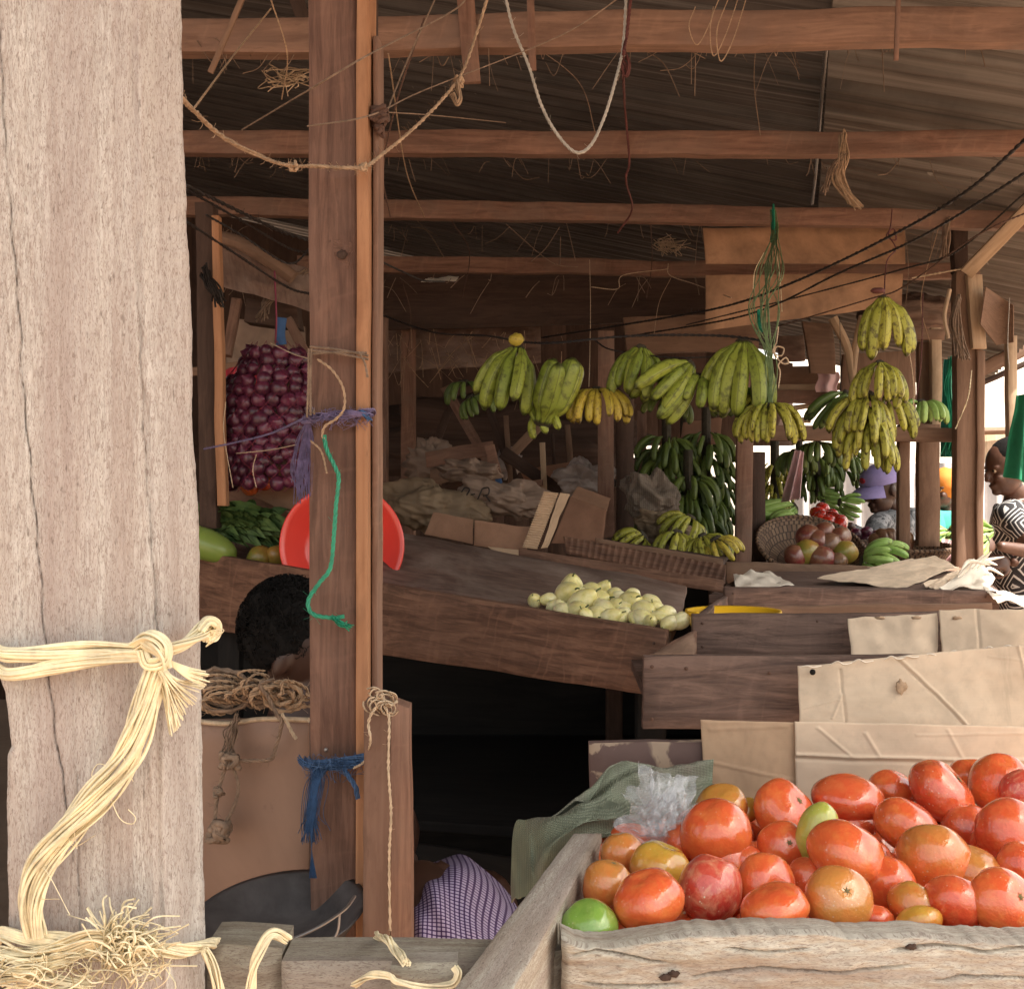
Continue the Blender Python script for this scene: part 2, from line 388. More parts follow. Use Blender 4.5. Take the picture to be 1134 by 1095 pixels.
T_['yellow']=fruit('yellow_orange_tomato_skin',(.64,.18,.03),(.56,.34,.05),(.60,.30,.06),.35,speck=.3)
T_['green']=fruit('green_tomato_skin',(.30,.42,.07),(.20,.36,.06),(.36,.46,.12),.35,speck=.3)
T_['lime']=fruit('yellow_green_tomato_skin',(.55,.48,.09),(.42,.44,.08),(.55,.42,.10),.35,speck=.3)
T_['mottle']=fruit('mottled_crimson_tomato_skin',(.50,.05,.035),(.58,.08,.045),(.70,.32,.18),.7,speck=1,rough=.3)
M['calyx']=plain('dried_tomato_scar',(.22,.17,.07),.9,.4,200,.5)
M['egg']=fruit('white_garden_egg_skin',(.88,.80,.48),(.78,.68,.26),(.56,.52,.15),.45,.3,.3,lo=-.2,hi=.55)
M['eggcap']=plain('green_eggplant_cap',(.12,.15,.05),.7,.3,90,.3)
M['onion']=fruit('purple_onion_skin',(.045,.007,.02),(.13,.022,.055),(.20,.06,.09),.35,.3,.15)
M['mango']=fruit('yellow_green_mango_skin',(.20,.20,.03),(.36,.20,.04),(.3,.12,.04),.4,.35,.2)
M['melon']=fruit('pale_green_melon_skin',(.22,.30,.05),(.34,.40,.09),(.12,.2,.04),.5,.35,.2)
M['avo']=fruit('brown_avocado_skin',(.13,.055,.03),(.24,.13,.07),(.08,.03,.03),.5,.35,.25)
M['avo2']=fruit('red_brown_mango_skin',(.16,.02,.02),(.20,.09,.05),(.28,.15,.08),.5,.3,.35)
def banana_mat(name,g1,g2,mark,ma=.55,ridge=.5):
    n=NT(name); uvn=n.n('TexCoord'); sp=n.n('SeparateXYZ'); n.L.new(uvn.outputs['UV'],sp.inputs[0])
    oi=n.n('ObjectInfo'); v=n.uv((1,1,1),True,'Object')
    col=n.ramp(oi.outputs['Random'],[(0,g1),(1,g2)])
    s=n.noise(v,14,4,.6); col=n.mix(n.math('MULTIPLY',s,.5),col,mul(g2,1.15))
    col=n.mix(n.math('MULTIPLY',n.ramp(n.noise(n.uv((9,120,1)),1.0,4,.6),[(.5,(0,0,0)),(.62,(1,1,1))]),ma),col,mark)
    col=n.mix(n.math('MULTIPLY',n.ramp(n.noise(v,30,4,.7),[(.60,(0,0,0)),(.68,(1,1,1))]),ma),col,mul(mark,.6))
    # dark ridges down the edges and dark ends
    w=n.math('ABSOLUTE',n.math('SINE',n.math('MULTIPLY',sp.outputs[1],math.pi*5/.05)))
    rd=n.ramp(w,[(.0,(1,1,1)),(.22,(0,0,0))]); col=n.mix(n.math('MULTIPLY',rd,ridge),col,mul(mark,.8))
    tip=n.ramp(sp.outputs[0],[(.015,(1,1,1)),(.05,(0,0,0)),(.93,(0,0,0)),(.97,(1,1,1))]); col=n.mix(n.math('MULTIPLY',tip,.85),col,mul(mark,.35))
    return n.out(col,.45,n.bump(n.noise(v,90,3,.6),.15,.0015),Specular_IOR_Level=.4)
B_={}
B_['green']=banana_mat('green_plantain_skin',(.13,.19,.025),(.33,.37,.055),(.05,.05,.015),.6,.7)
B_['ygreen']=banana_mat('yellow_green_banana_skin',(.21,.24,.03),(.42,.39,.06),(.06,.038,.012),.8,.8)
B_['yellow']=banana_mat('yellow_banana_skin',(.36,.29,.03),(.52,.40,.06),(.10,.05,.02),.6)
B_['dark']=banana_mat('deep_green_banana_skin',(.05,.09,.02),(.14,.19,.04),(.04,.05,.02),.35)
B_['bright']=banana_mat('bright_green_banana_skin',(.16,.30,.06),(.30,.44,.12),(.15,.22,.06),.3,.3)
M['crown']=plain('dark_banana_crown',(.045,.035,.02),.8,.4,60,.4)
# corrugated sheet
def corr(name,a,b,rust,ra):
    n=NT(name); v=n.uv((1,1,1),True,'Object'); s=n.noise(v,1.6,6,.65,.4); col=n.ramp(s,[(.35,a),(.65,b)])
    st=n.noise(n.uv((.5,11,1),True,'UV'),1.0,5,.65,.3); col=n.mix(n.math('MULTIPLY',n.ramp(st,[(.42,(0,0,0)),(.56,(1,1,1))]),ra),col,rust)  # rust streaks along the corrugations, partly standing in for ridge shading
    s3=n.noise(n.uv((.8,26,1),True,'UV'),1.0,4,.7,.2); col=n.mix(n.math('MULTIPLY',n.ramp(s3,[(.5,(0,0,0)),(.66,(1,1,1))]),.7),col,mul(b,1.45)); col=n.mix(n.math('MULTIPLY',n.ramp(s3,[(.30,(1,1,1)),(.44,(0,0,0))]),.7),col,mul(a,.5))  # paler and darker streaks: shading of the ridges put into the colour
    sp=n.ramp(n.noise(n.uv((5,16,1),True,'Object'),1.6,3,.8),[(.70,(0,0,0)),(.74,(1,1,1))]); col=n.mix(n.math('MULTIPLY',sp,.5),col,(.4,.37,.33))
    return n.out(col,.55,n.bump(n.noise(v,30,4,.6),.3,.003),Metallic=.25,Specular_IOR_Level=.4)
M['roofd']=corr('dark_corrugated_iron',(.05,.047,.046),(.12,.11,.105),(.075,.055,.048),.5)
M['roofl']=corr('lit_weathered_iron',(.075,.065,.058),(.17,.148,.13),(.11,.075,.057),.5)  # lighter than the left sheets: light from the right put into the colour
M['zinc']=corr('bright_corrugated_iron',(.50,.50,.52),(.72,.72,.74),(.5,.42,.36),.3)
def grid_mat(name,base,line,scale,wd=.12,bumpk=.6,col2=None,src='Object'):
    n=NT(name); v=n.uv((1,1,1),False,src); w=[]
    for ax in ('X','Z'):
        o=n.n('TexWave',bands_direction=ax); n.L.new(v,o.inputs['Vector']); o.inputs['Scale'].default_value=scale; o.inputs['Distortion'].default_value=.6; o.inputs['Detail Scale'].default_value=3; w.append(o.outputs['Fac'])
    s=n.noise(v,9,5,.6,.5); c=n.ramp(s,[(.35,mul(base,.55)),(.65,base)])
    if col2: c=n.mix(n.ramp(n.noise(v,5,3),[(.45,(0,0,0)),(.6,(1,1,1))]),c,col2)
    m=n.math('MULTIPLY',w[0],w[1]); c=n.mix(n.math('MULTIPLY',m,.5),c,line)
    return n.out(c,.7,n.bump(n.math('ADD',m,n.math('MULTIPLY',s,.6)),bumpk,.003))
M['sackgreen']=grid_mat('green_woven_poly_sack',(.20,.235,.16),(.40,.42,.31),160,col2=(.13,.10,.085))
M['sacktan']=grid_mat('stained_tan_sack',(.29,.20,.12),(.33,.24,.155),200,bumpk=.3,col2=(.13,.085,.05))
M['sackgrey']=grid_mat('grey_tan_sack',(.33,.225,.165),(.36,.26,.20),200,bumpk=.3,col2=(.19,.125,.09))
M['sackweave']=grid_mat('brown_woven_mat',(.22,.17,.13),(.32,.27,.22),45,col2=(.14,.1,.075))
# gingham: two crossed bands, dark where both fall
n=NT('purple_gingham_cloth'); v=n.uv((1,1,1),False,'UV'); sx=n.n('SeparateXYZ'); n.L.new(v,sx.inputs[0]); bb=[]
for k in (0,1):
    s=n.math('SINE',n.math('MULTIPLY',sx.outputs[k],6.283/.0105)); bb.append(n.ramp(s,[(.42,(0,0,0)),(.58,(1,1,1))]))
f=n.math('MULTIPLY',n.math('ADD',bb[0],bb[1]),.5)
M['gingham']=n.out(n.ramp(f,[(0,(.36,.32,.48)),(.35,(.075,.04,.14)),(1,(.025,.01,.055))]),.85,n.bump(n.noise(v,400,3),.2,.001))
# geometric print dress
n=NT('black_white_geometric_print'); v=n.uv((1,1,1),False,'Object')
vo=n.n('TexVoronoi',feature='F1',distance='MANHATTAN'); n.L.new(v,vo.inputs['Vector']); vo.inputs['Scale'].default_value=7; vo.inputs['Randomness'].default_value=.35
s=n.math('FRACT',n.math('MULTIPLY',vo.outputs['Distance'],5.2)); c=n.ramp(s,[(.0,(.015,.013,.015)),(.45,(.55,.52,.50)),(.72,(.03,.025,.03))],'CONSTANT')
c2=n.ramp(vo.outputs['Distance'],[(.0,(.35,.05,.08)),(.13,(.12,.16,.32)),(.2,(1,1,1))],'CONSTANT')
M['print']=n.out(n.mix(.75,c,c2,'MULTIPLY'),.8)
n=NT('grey_camouflage_cloth'); v=n.uv((1,1,1),False,'Object')
M['camo']=n.out(n.ramp(n.noise(v,15,3,.55,.8),[(0,(.035,.038,.045)),(.42,(.12,.125,.135)),(.52,(.26,.265,.28)),(.62,(.07,.075,.085))],'CONSTANT'),.85,n.bump(n.noise(v,30,4),.5,.006))
# basket weave
def wicker(name,a,b):
    n=NT(name); v=n.uv((1,1,1),False,'UV'); bk=n.n('TexBrick'); n.L.new(v,bk.inputs['Vector']); bk.inputs['Scale'].default_value=1; bk.inputs['Brick Width'].default_value=.022; bk.inputs['Row Height'].default_value=.06; bk.inputs['Mortar Size'].default_value=.004
    bk.inputs['Color1'].default_value=(*a,1); bk.inputs['Color2'].default_value=(*b,1); bk.inputs['Mortar'].default_value=(.06,.035,.022,1)
    return n.out(bk.outputs['Color'],.75,n.bump(bk.outputs['Fac'],-.8 if False else .8,.004))
M['wicker']=wicker('brown_wicker',(.14,.08,.05),(.24,.15,.09))
# peeling paint board
n=NT('flaking_maroon_paint'); v=n.uv((1,1,1),True,'UV'); s=n.noise(v,9,5,.6,.6)
c=n.ramp(s,[(.55,(.085,.048,.042)),(.57,(.36,.27,.19))]); c=n.mix(n.math('MULTIPLY',n.noise(v,50,4),.5),c,(.16,.10,.085))
M['flake']=n.out(c,.75,n.bump(s,.5,.004))
# clear plastic film
n=NT('clear_plastic_film'); v=n.uv((1,1,1),False,'Object')
M['film']=n.out((.82,.84,.88),.14,n.bump(n.noise(v,60,4,.6,1.5),.8,.006),Alpha=.17,IOR=1.6,Specular_IOR_Level=1.0,Coat_Weight=1.0,Coat_Roughness=.08)
# smooth clay-brown painted panel
n=NT('dull_brown_painted_panel'); v=n.uv((1,1,1),False,'Object'); s=n.noise(v,3.5,5,.6,.4)
c=n.ramp(s,[(.35,(.17,.095,.063)),(.65,(.25,.15,.105))]); c=n.mix(n.ramp(n.noise(v,30,4,.7),[(.62,(0,0,0)),(.72,(.5,.5,.5))]),c,(.15,.085,.06))
M['panel']=n.out(c,.5,n.bump(n.noise(v,40,3),.15,.002))
n=NT('leaf_green'); v=n.uv((1,1,1),True,'Object')
M['leaf']=n.out(n.ramp(n.noise(v,26,3),[(.35,(.045,.09,.025)),(.65,(.15,.23,.07))]),.55,None,Specular_IOR_Level=.4)
n=NT('market_dirt'); v=n.uv((1,1,1),False,'Object'); s=n.noise(v,.8,6,.6); s2=n.noise(v,14,5,.6)
c=n.ramp(s,[(.35,(.26,.17,.115)),(.65,(.40,.28,.20))]); c=n.mix(n.math('MULTIPLY',s2,.5),c,(.20,.13,.09))
M['dirt']=n.out(c,.95,n.bump(s2,.6,.02))
# ------------------------------------------------------------------ sky, sun, camera
W=bpy.data.worlds.new('World'); S.world=W; W.use_nodes=True; t=W.node_tree
sky=t.nodes.new('ShaderNodeTexSky'); sky.sky_type='NISHITA'; sky.sun_disc=False
SE,SA=R(60),R(118)      # sun: high, from the right and a little behind the camera
sky.sun_elevation=SE; sky.sun_rotation=SA; sky.air_density=1.0; sky.dust_density=3.5; sky.ozone_density=.6
hs=t.nodes.new('ShaderNodeHueSaturation'); hs.inputs['Saturation'].default_value=.42
wm=t.nodes.new('ShaderNodeMix'); wm.data_type='RGBA'; wm.blend_type='MULTIPLY'; wm.inputs[0].default_value=1; wm.inputs[7].default_value=(1.0,.95,.84,1)
t.links.new(sky.outputs[0],hs.inputs['Color']); t.links.new(hs.outputs[0],wm.inputs[6]); t.links.new(wm.outputs[2],t.nodes['Background'].inputs[0])
t.nodes['Background'].inputs[1].default_value=.13
sl=bpy.data.lights.new('sun','SUN'); sl.energy=3.6; sl.angle=R(.6); sl.color=(1,.94,.85)
so=bpy.data.objects.new('sun',sl); C.objects.link(so)
sd=V((math.sin(SA)*math.cos(SE), math.cos(SA)*math.cos(SE), math.sin(SE)))
so.rotation_euler=sd.to_track_quat('Z','Y').to_euler(); so.location=sd*20
cd=bpy.data.cameras.new('camera'); cam=bpy.data.objects.new('camera',cd); C.objects.link(cam); S.camera=cam
cam.location=(0,0,H); cam.rotation_euler=(R(90),0,0); cd.sensor_fit='HORIZONTAL'; cd.sensor_width=36; cd.lens=36*F/1134; cd.clip_start=.02; cd.clip_end=500
cd.dof.use_dof=False
S.view_settings.view_transform='Standard'; S.view_settings.look='None'; S.view_settings.gamma=1; S.view_settings.exposure=1.85
S.cycles.max_bounces=8; S.cycles.diffuse_bounces=5; S.cycles.glossy_bounces=3; S.cycles.transmission_bounces=6; S.cycles.sample_clamp_indirect=4
S.cycles.use_denoising=True
# ================================================================== SETTING
g=G(); n_=40
g.add([V((-60+120*i/n_, -40+120*j/n_, .02*nz((i,j,0),.4))) for j in range(n_+1) for i in range(n_+1)],[(j*(n_+1)+i,j*(n_+1)+i+1,(j+1)*(n_+1)+i+1,(j+1)*(n_+1)+i) for j in range(n_) for i in range(n_)])
mk('ground',g,M['dirt'],kind='structure')
# ---- corrugated roof: falls to the right, sheets lap along a seam
def roofz(x,y): return 3.05-.26*x
dirx=V((1,-.24,0)).normalized()*1; diry=V((.24,1,0)).normalized()
def sheet(a0,a1,b0,b1,dz,mat,pitch=.115):
    """a runs down the slope, b across the corrugations"""
    g=G(); nb=int((b1-b0)/pitch*8); na=6; vs=[]; uv=[]
    base=V((1.02,3.82,0))
    for j in range(nb+1):
        b=lerp(b0,b1,j/nb)
        for i in range(na+1):
            a=lerp(a0,a1,i/na); p=base+dirx*a+diry*b
            z=roofz(p.x,p.y)+dz+(.032 if mat is M['roofl'] else .030)*math.sin(b/pitch*6.283)+.012*nz((a*.8,b*.8,0),1,3)
            vs.append(V((p.x,p.y,z))); uv.append((a,b)); uv.append((a,b))
    m=na+1
    fs=[(j*m+i,(j+1)*m+i,(j+1)*m+i+1,j*m+i+1) for j in range(nb) for i in range(na)]
    g.add(vs,fs,uv); g.add([v+V((0,0,.006)) for v in vs],[tuple(reversed(f)) for f in fs],uv)
    rim=[i for i in range(m)]+[j*m+na for j in range(1,nb+1)]+[nb*m+i for i in range(na-1,-1,-1)]+[j*m for j in range(nb-1,0,-1)]
    q=len(rim); g.add([vs[k] for k in rim]+[vs[k]+V((0,0,.006)) for k in rim],[(k,(k+1)%q,q+(k+1)%q,q+k) for k in range(q)])
    return g
roof=thing('tin_roof','rusty corrugated iron roof over the whole market stall','roof',(1,4,2.8))
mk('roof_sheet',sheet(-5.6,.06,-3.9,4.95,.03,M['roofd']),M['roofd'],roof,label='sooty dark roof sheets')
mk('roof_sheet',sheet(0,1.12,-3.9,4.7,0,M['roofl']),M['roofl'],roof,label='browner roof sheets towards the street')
# ---- beams under the roof
def beam(label,A,B,hpx,mat,th=.05,rough=.008,name='roof_beam',cat='beam'):
    h=hpx/F*((A[2]+B[2])/2); a=P(*A);b=P(*B)
    return mk(name,slab([a+V((0,0,h/2)),b+V((0,0,h/2)),b-V((0,0,h/2)),a-V((0,0,h/2))],(0,th,0),90,4,rough,2.5,bev=.004,disp=lambda u,v:.002*nz((u*40,v*2,h),1)),mat,label=label,cat=cat)
GB='timber beams under the roof'
for L_,A,B,h,m in (
 ('thick round-edged beam nearest the viewer, crossing the very top of the scene',(60,40,2.55),(1290,24,2.45),38,'red2'),
 ('second roof beam from the front, knotted with tan rag at the right',(60,157,3.45),(1180,158,3.4),26,'red'),
 ('third roof beam, level with the green string and maroon cord',(60,224,4.3),(1230,246,4.3),20,'red'),
 ('fourth and farthest red roof beam, above the dark board',(330,292,5.0),(1075,300,5.0),17,'red')):
    o=beam(L_,A,B,h,M[m]); o['group']=GB
# a diagonal old branch upper left, and stub sticks hanging from the first beam
mk('stick',bar(P(275,-20,2.4),P(232,80,2.4),.011,.011,nu=6,rough=.002),M['mid'],label='slanting stick hanging at upper left beside the big pale post',cat='stick')
mk('roof_strut',bar(P(320,-20,2.9),P(358,75,2.9),.035,.03,nu=6,rough=.006),M['dark'],label='broken strut end with cobwebs behind the main post top',cat='strut')
mk('roof_strut',bar(P(514,-10,2.5),P(523,90,2.5),.036,.02,nu=6,rough=.003),M['red'],label='short hanging strut where the curved twine is knotted',cat='strut')
mk('stick',bar(P(587,-10,2.4),P(590,78,2.4),.015,.01,nu=6,rough=.002),M['red'],label='thin wooden stub beside the big white string loop',cat='stick')
mk('stick',bar(P(996,-10,2.35),P(993,66,2.35),.009,.009,nu=6,rough=.001),M['red'],label='thin stub hanging over the near beam at upper right',cat='stick')
# seam batten
a=P(935,-20,3.0); 
mk('seam_wire',twine(cr([V((.86,3.2,2.76)),V((1.0,3.8,2.755)),V((1.14,4.4,2.72)),V((1.24,4.85,2.70))]),.006),M['wire'],label='pale wire following the lap of the roof sheets',cat='wire')
# ---- back enclosure
def plankwall(name,label,x0,x1,y,z0,z1,mat,w=.16,gap=.006,seed=1,vert=True,parent=None,mis=0):
    rnd=random.Random(seed); g=G(); x=x0
    if vert:
        while x<x1:
            ww=w*rnd.uniform(.8,1.2)
            if rnd.random()>=mis: g.merge(slab([V((x,y,z1(x) if callable(z1) else z1)),V((x+ww-gap,y,z1(x+ww) if callable(z1) else z1)),V((x+ww-gap,y,z0)),V((x,y,z0))],(0,.02+.006*rnd.random(),0),1,6,.003,3,grain='v'))
            x+=ww
    else:
        z=z0
        while z<z1:
            ww=w*rnd.uniform(.8,1.2)
            if rnd.random()>=mis: g.merge(slab([V((x0,y,z+ww-gap)),V((x1,y,z+ww-gap)),V((x1,y,z)),V((x0,y,z))],(0,.02+.006*rnd.random(),0),6,1,.004,3))
            z+=ww
    return mk(name,g,mat,parent,label=label,cat='wall' if parent is None else None)
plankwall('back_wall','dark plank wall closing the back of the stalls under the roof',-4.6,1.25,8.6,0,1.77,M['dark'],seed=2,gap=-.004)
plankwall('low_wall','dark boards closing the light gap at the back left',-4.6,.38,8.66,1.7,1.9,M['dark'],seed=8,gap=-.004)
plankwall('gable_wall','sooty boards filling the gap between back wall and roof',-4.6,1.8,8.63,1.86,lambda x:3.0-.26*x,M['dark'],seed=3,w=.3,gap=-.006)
plankwall('shade_side_wall','dark board wall on the far left side of the stalls',-4.7,-4.6,0,0,1,M['dark']) if False else None
g=G(); rnd=random.Random(4); y=1.0
while y<8.6:
    ww=.3; g.merge(slab([V((-4.6,y,4.2)),V((-4.6,y+ww-.01,4.2)),V((-4.6,y+ww-.01,0)),V((-4.6,y,0))],(-.03,0,0),1,5,.004,2,grain='v')); y+=ww
mk('shade_side_wall',g,M['dark'],label='dark board wall on the far left side of the stalls',cat='wall')  # out-of-view wall added to keep light out of the stalls
# low dark board hung across the middle of the stall
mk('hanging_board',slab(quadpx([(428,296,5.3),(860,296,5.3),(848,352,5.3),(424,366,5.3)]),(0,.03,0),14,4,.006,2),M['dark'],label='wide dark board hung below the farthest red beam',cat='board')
mk('hanging_board',slab(quadpx([(690,352,5.0),(842,346,5.0),(840,388,5.0),(694,392,5.0)]),(0,.04,0),10,3,.006,3),M['mid'],label='brown timber behind the tops of the hanging plantains',cat='board')
mk('hanging_board',slab(quadpx([(424,366,5.5),(600,362,5.5),(600,402,5.5),(424,412,5.5)]),(0,.04,0),10,3,.01,3),M['dust'],label='dusty ragged plank left of the hanging plantains',cat='board')
# orange ply panels right of centre
mk('plywood_panel',slab(quadpx([(778,252,4.5),(1003,250,4.5),(1002,292,4.5),(781,292,4.5)]),(0,.012,0),16,4,.005,4),M['cardorange'],label='orange ply sheet above the farthest beam, green string in front',cat='panel')
mk('plywood_panel',slab(quadpx([(781,304,4.46),(1000,303,4.46),(998,338,4.46),(781,366,4.46)]),(0,.012,0),16,4,.006,4,),M['cardorange'],label='orange ply sheet below the farthest beam with torn lower edge',cat='panel')
# ---- right hand post and bracing
rp=thing('stall_post','rough square post at the right end of the stall, brace on top','post',P(1075,640,4.4))
mk('shaft',slab(quadpx([(1060,300,4.4),(1086,300,4.4),(1083,660,4.4),(1059,660,4.4)]),(0.01,.08,0),3,20,.005,5,grain='v'),M['mid'],rp)
mk('side_batten',slab(quadpx([(1072,304,4.36),(1088,304,4.36),(1093,386,4.36),(1078,386,4.36)]),(0,.03,0),3,8,.003,6,grain='v'),M['pale'],rp)
mk('lower_batten',slab(quadpx([(1083,386,4.38),(1092,388,4.38),(1089,640,4.38),(1082,640,4.38)]),(0,.04,0),3,12,.003,5,grain='v'),M['mid'],rp)
mk('brace',bar(P(1070,304,4.34),P(1150,222,4.1),.05,.03,nu=8,rough=.003),M['pale'],rp,label='fresh pale diagonal brace')
mk('upper_shaft',slab(quadpx([(1056,250,4.42),(1072,250,4.42),(1072,302,4.42),(1058,302,4.42)]),(0,.05,0),3,6,.004,5,grain='v'),M['dark'],rp)
mk('hide_scrap',cloth(lambda u,v:P(lerp(1092,1122,u)-6*v*(1-u),lerp(318,372,v)+u*20-26*abs(u-.5)*v,4.3+.05*math.sin(u*3)),10,12,.004),M['mid'],label='curled brown bark flap hanging right of the braced post',cat='flap')
mk('hanging_strip',tube(cr([P(1052,320,4.3),P(1046,350,4.3),P(1050,375,4.3)]),.008,5,flat=.3),M['pale'],label='curling bark strip left of the braced post',cat='strip')
mk('eave_beam',bar(P(1070,418,6.6),P(1240,335,6.6),.075,.05,nu=10,rough=.004),M['mid'],label='slanting eave timber over the sunlit wall at right',cat='beam')
mk('eave_beam',bar(P(1070,432,6.7),P(1240,358,6.7),.03,.03,nu=10,rough=.004),M['dark'],label='thin dark slat just under the slanting eave timber',cat='beam')
# thin posts, right
GP='posts standing among the stalls'
def post(label,xl,xr,yt,yb,d,mat,th=.06,lean=0,parent=None,name='stall_post',rough=.004):
    o=mk(name,slab([P(xl+lean,yt,d),P(xr+lean,yt,d),P(xr,yb,d),P(xl,yb,d)],(0.006,th,0),2,18,rough,4,grain='v'),M[mat],parent,label=label,cat='post' if parent is None else None,group=GP if parent is None else None)
    return o
fl=lambda d:547.5+H*F/d   # pixel row of the ground at distance d
post('pinkish post under the small yellow banana hand',662,680,366,fl(4.6),4.6,'red')
post('dark broad post just right of the small yellow banana hand',682,702,395,fl(4.7),4.7,'dark')
post('slim reddish post behind the middle hanging plantains',706,716,455,fl(5.4),5.4,'red')
post('reddish post left of the many-fingered round banana hand',806,824,405,fl(4.2),4.2,'red',lean=12)
post('dark post under the many-fingered round banana hand',832,848,500,fl(4.4),4.4,'dark')
post('narrow brown post between two posts behind the round banana hand',822,831,470,fl(5.2),5.2,'mid')
post('reddish post in the dim back left of the red basin, orange edge',444,458,362,fl(5.4),5.4,'red')
post('thin red post beside the slim battens of the main post',418,427,350,fl(4.6),4.6,'red')
post('thin post left of the twin posts on the right, beside the capped man',996,1008,470,605,4.6,'mid')
post('broad post with wood-knot face right of the capped man',1018,1041,470,605,4.7,'mid')
post('twin plank post behind the upper right banana stack, above the rail',1032,1043,362,474,4.9,'pale')
post('narrow plank left of the twin plank post behind the banana stack',1018,1029,378,474,4.95,'mid')
mk('rail',slab(quadpx([(838,470,4.6),(1062,474,4.5),(1062,489,4.5),(838,487,4.6)]),(0,.05,0),14,2,.003,4),M['mid'],label='horizontal rail behind the stacked hanging bananas',cat='rail')
mk('rail',slab(quadpx([(1012,364,4.9),(1046,364,4.9),(1046,376,4.9),(1012,376,4.9)]),(0,.05,0),4,2,.003,4),M['mid'],label='short crosspiece topping the twin plank post',cat='rail')
# slats and rubbish behind the round banana hand
for i,(q,m,lb) in enumerate([
 ([(858,406,5.6),(925,404,5.6),(925,426,5.6),(858,428,5.6)],'mid','warped grey-brown board above the rag behind the round banana hand'),
 ([(862,426,5.5),(932,424,5.5),(932,432,5.5),(862,434,5.5)],'pale','thin bright slat lower behind the round banana hand'),
 ([(852,433,5.45),(926,431,5.45),(926,446,5.45),(852,447,5.45)],'red','reddish slat in the middle of the slats behind the round banana hand'),
 ([(866,450,5.5),(920,444,5.5),(920,449,5.5),(866,456,5.5)],'pale','tilted pale slat below the reddish one behind the round banana hand'),
 ([(880,462,5.5),(898,462,5.5),(898,468,5.5),(880,468,5.5)],'pale','stub of pale slat just above the horizontal rail'),
 ([(889,356,5.2),(922,358,5.2),(926,414,5.2),(898,414,5.2)],'mid','upright brown board hanging above the pink rag'),
 ([(862,372,5.8),(890,372,5.8),(892,400,5.8),(862,400,5.8)],'dust','dusty block in the shade between green string and brown board')]):
    mk('loose_board',slab(quadpx(q),(0,.025,0),6,2,.006,5),M[m],label=lb,cat='board',group='loose boards behind the hanging bananas')
mk('plank_panel',slab(quadpx([(934,392,5.35),(1014,388,5.35),(1014,470,5.35),(930,470,5.35)]),(0,.03,0),10,6,.006,4,grain='v'),M['mid'],label='brown plank panel behind the tall right banana stack',cat='panel')
mk('forked_branch',(lambda g:(tube(cr([P(922,352,5.0),P(938,385,5.0),P(945,425,5.0)]),lambda t:.022-.006*t,8,g=g),tube(cr([P(955,350,5.0),P(948,382,5.0),P(944,415,5.0)]),lambda t:.016,8,g=g))[0])(G()),M['pale'],label='pale forked branch left of the upper hanging bananas',cat='branch')
mk('rag',cloth(lambda u,v:P(lerp(905,928,u)+2*math.sin(v*6),lerp(412,434,v),5.3+.02*math.sin(u*9)),8,8,.003),M['pinkcloth'],label='small pink-red rag tied by the slats behind the bananas',cat='rag')
mk('rubbish_heap',blob(P(1010,350,5.6),(.22,.1,.10),24,16,.5,3,4),M['dust'],label='dry thatch caught between roof and right posts',cat='thatch',kind='stuff')
# bright street beyond
bw=thing('plaster_building','sunlit cream building across the street at right','building',(4.5,12,0))
mk('wall',slab([V((3.7,9.4,3.2)),V((9,10.5,3.2)),V((9,10.5,0)),V((3.7,9.4,0))],(0,.2,0),2,2),M['whitewall'],bw)
mk('downpipe',tube([V((4.05,9.32,0)),V((4.05,9.32,1.95))],.04,10),M['whitewall'],bw)
mk('shutter',slab([V((3.74,9.40,2.0)),V((3.98,9.44,2.0)),V((3.98,9.44,0)),V((3.74,9.40,0))],(0,-.05,0),2,6,grain='v'),M['pale'],bw)
mk('gutter',tube([V((3.7,9.28,2.0)),V((4.3,9.4,2.02))],.03,8),M['mid'],bw)
post('pale timber upright in front of the sunlit wall at far right',1117,1127,372,500,5.4,'pale')
g=G(); vs=[]; nb=90
for j in range(nb+1):
    x=lerp(2.2,4.0,j/nb)
    for z in (0,1.75): vs.append(V((x,9.3+.03*math.sin(j*.9),z)))
fs=[(2*j,2*j+2,2*j+3,2*j+1) for j in range(nb)]
g.add(vs,fs); g.add([v+V((0,.004,0)) for v in vs],[tuple(reversed(f)) for f in fs]); mk('metal_fence',g,M['zinc'],label='bright corrugated metal fence behind the capped man',cat='fence')
# car-like grey thing is avoided; second back stall roof and far street wall
mk('street_wall',slab([V((-6,16,3.4)),V((14,16,3.4)),V((14,16,0)),V((-6,16,0))],(0,.2,0),2,2),M['whitewall'],label='long pale wall at the far side of the street',cat='wall')
# ================================================================== NEAR POST AND RAFFIA
def pw(tab,x):
    if x<=tab[0][0]: return tab[0][1]
    for (a,b),(c,d) in zip(tab,tab[1:]):
        if x<=c: return lerp(b,d,(x-a)/(c-a))
    return tab[-1][1]
g=G(); rows=620; ncol=150
XL=[(-140,-46),(500,-22),(700,-6),(745,-1),(765,6),(826,13),(836,8),(1000,9),(1250,13)]
XR=[(-140,199),(60,201),(200,205),(350,212),(470,213),(560,219),(700,221),(830,224),(1000,226),(1250,229)]
XC=[(-140,150),(300,158),(560,172),(700,180),(900,180),(1100,184),(1250,186)]
cr1=[(190,8),(260,14),(350,22),(420,25),(540,36),(620,44),(700,49),(800,60),(900,76),(960,82)]
cr2=[(-20,-2),(120,4),(200,9)]
cr3=[(300,152),(420,157),(500,160),(600,168),(760,178)]
cr4=[(820,170/2),(1000,88),(1100,92)]
vs=[];uv=[]
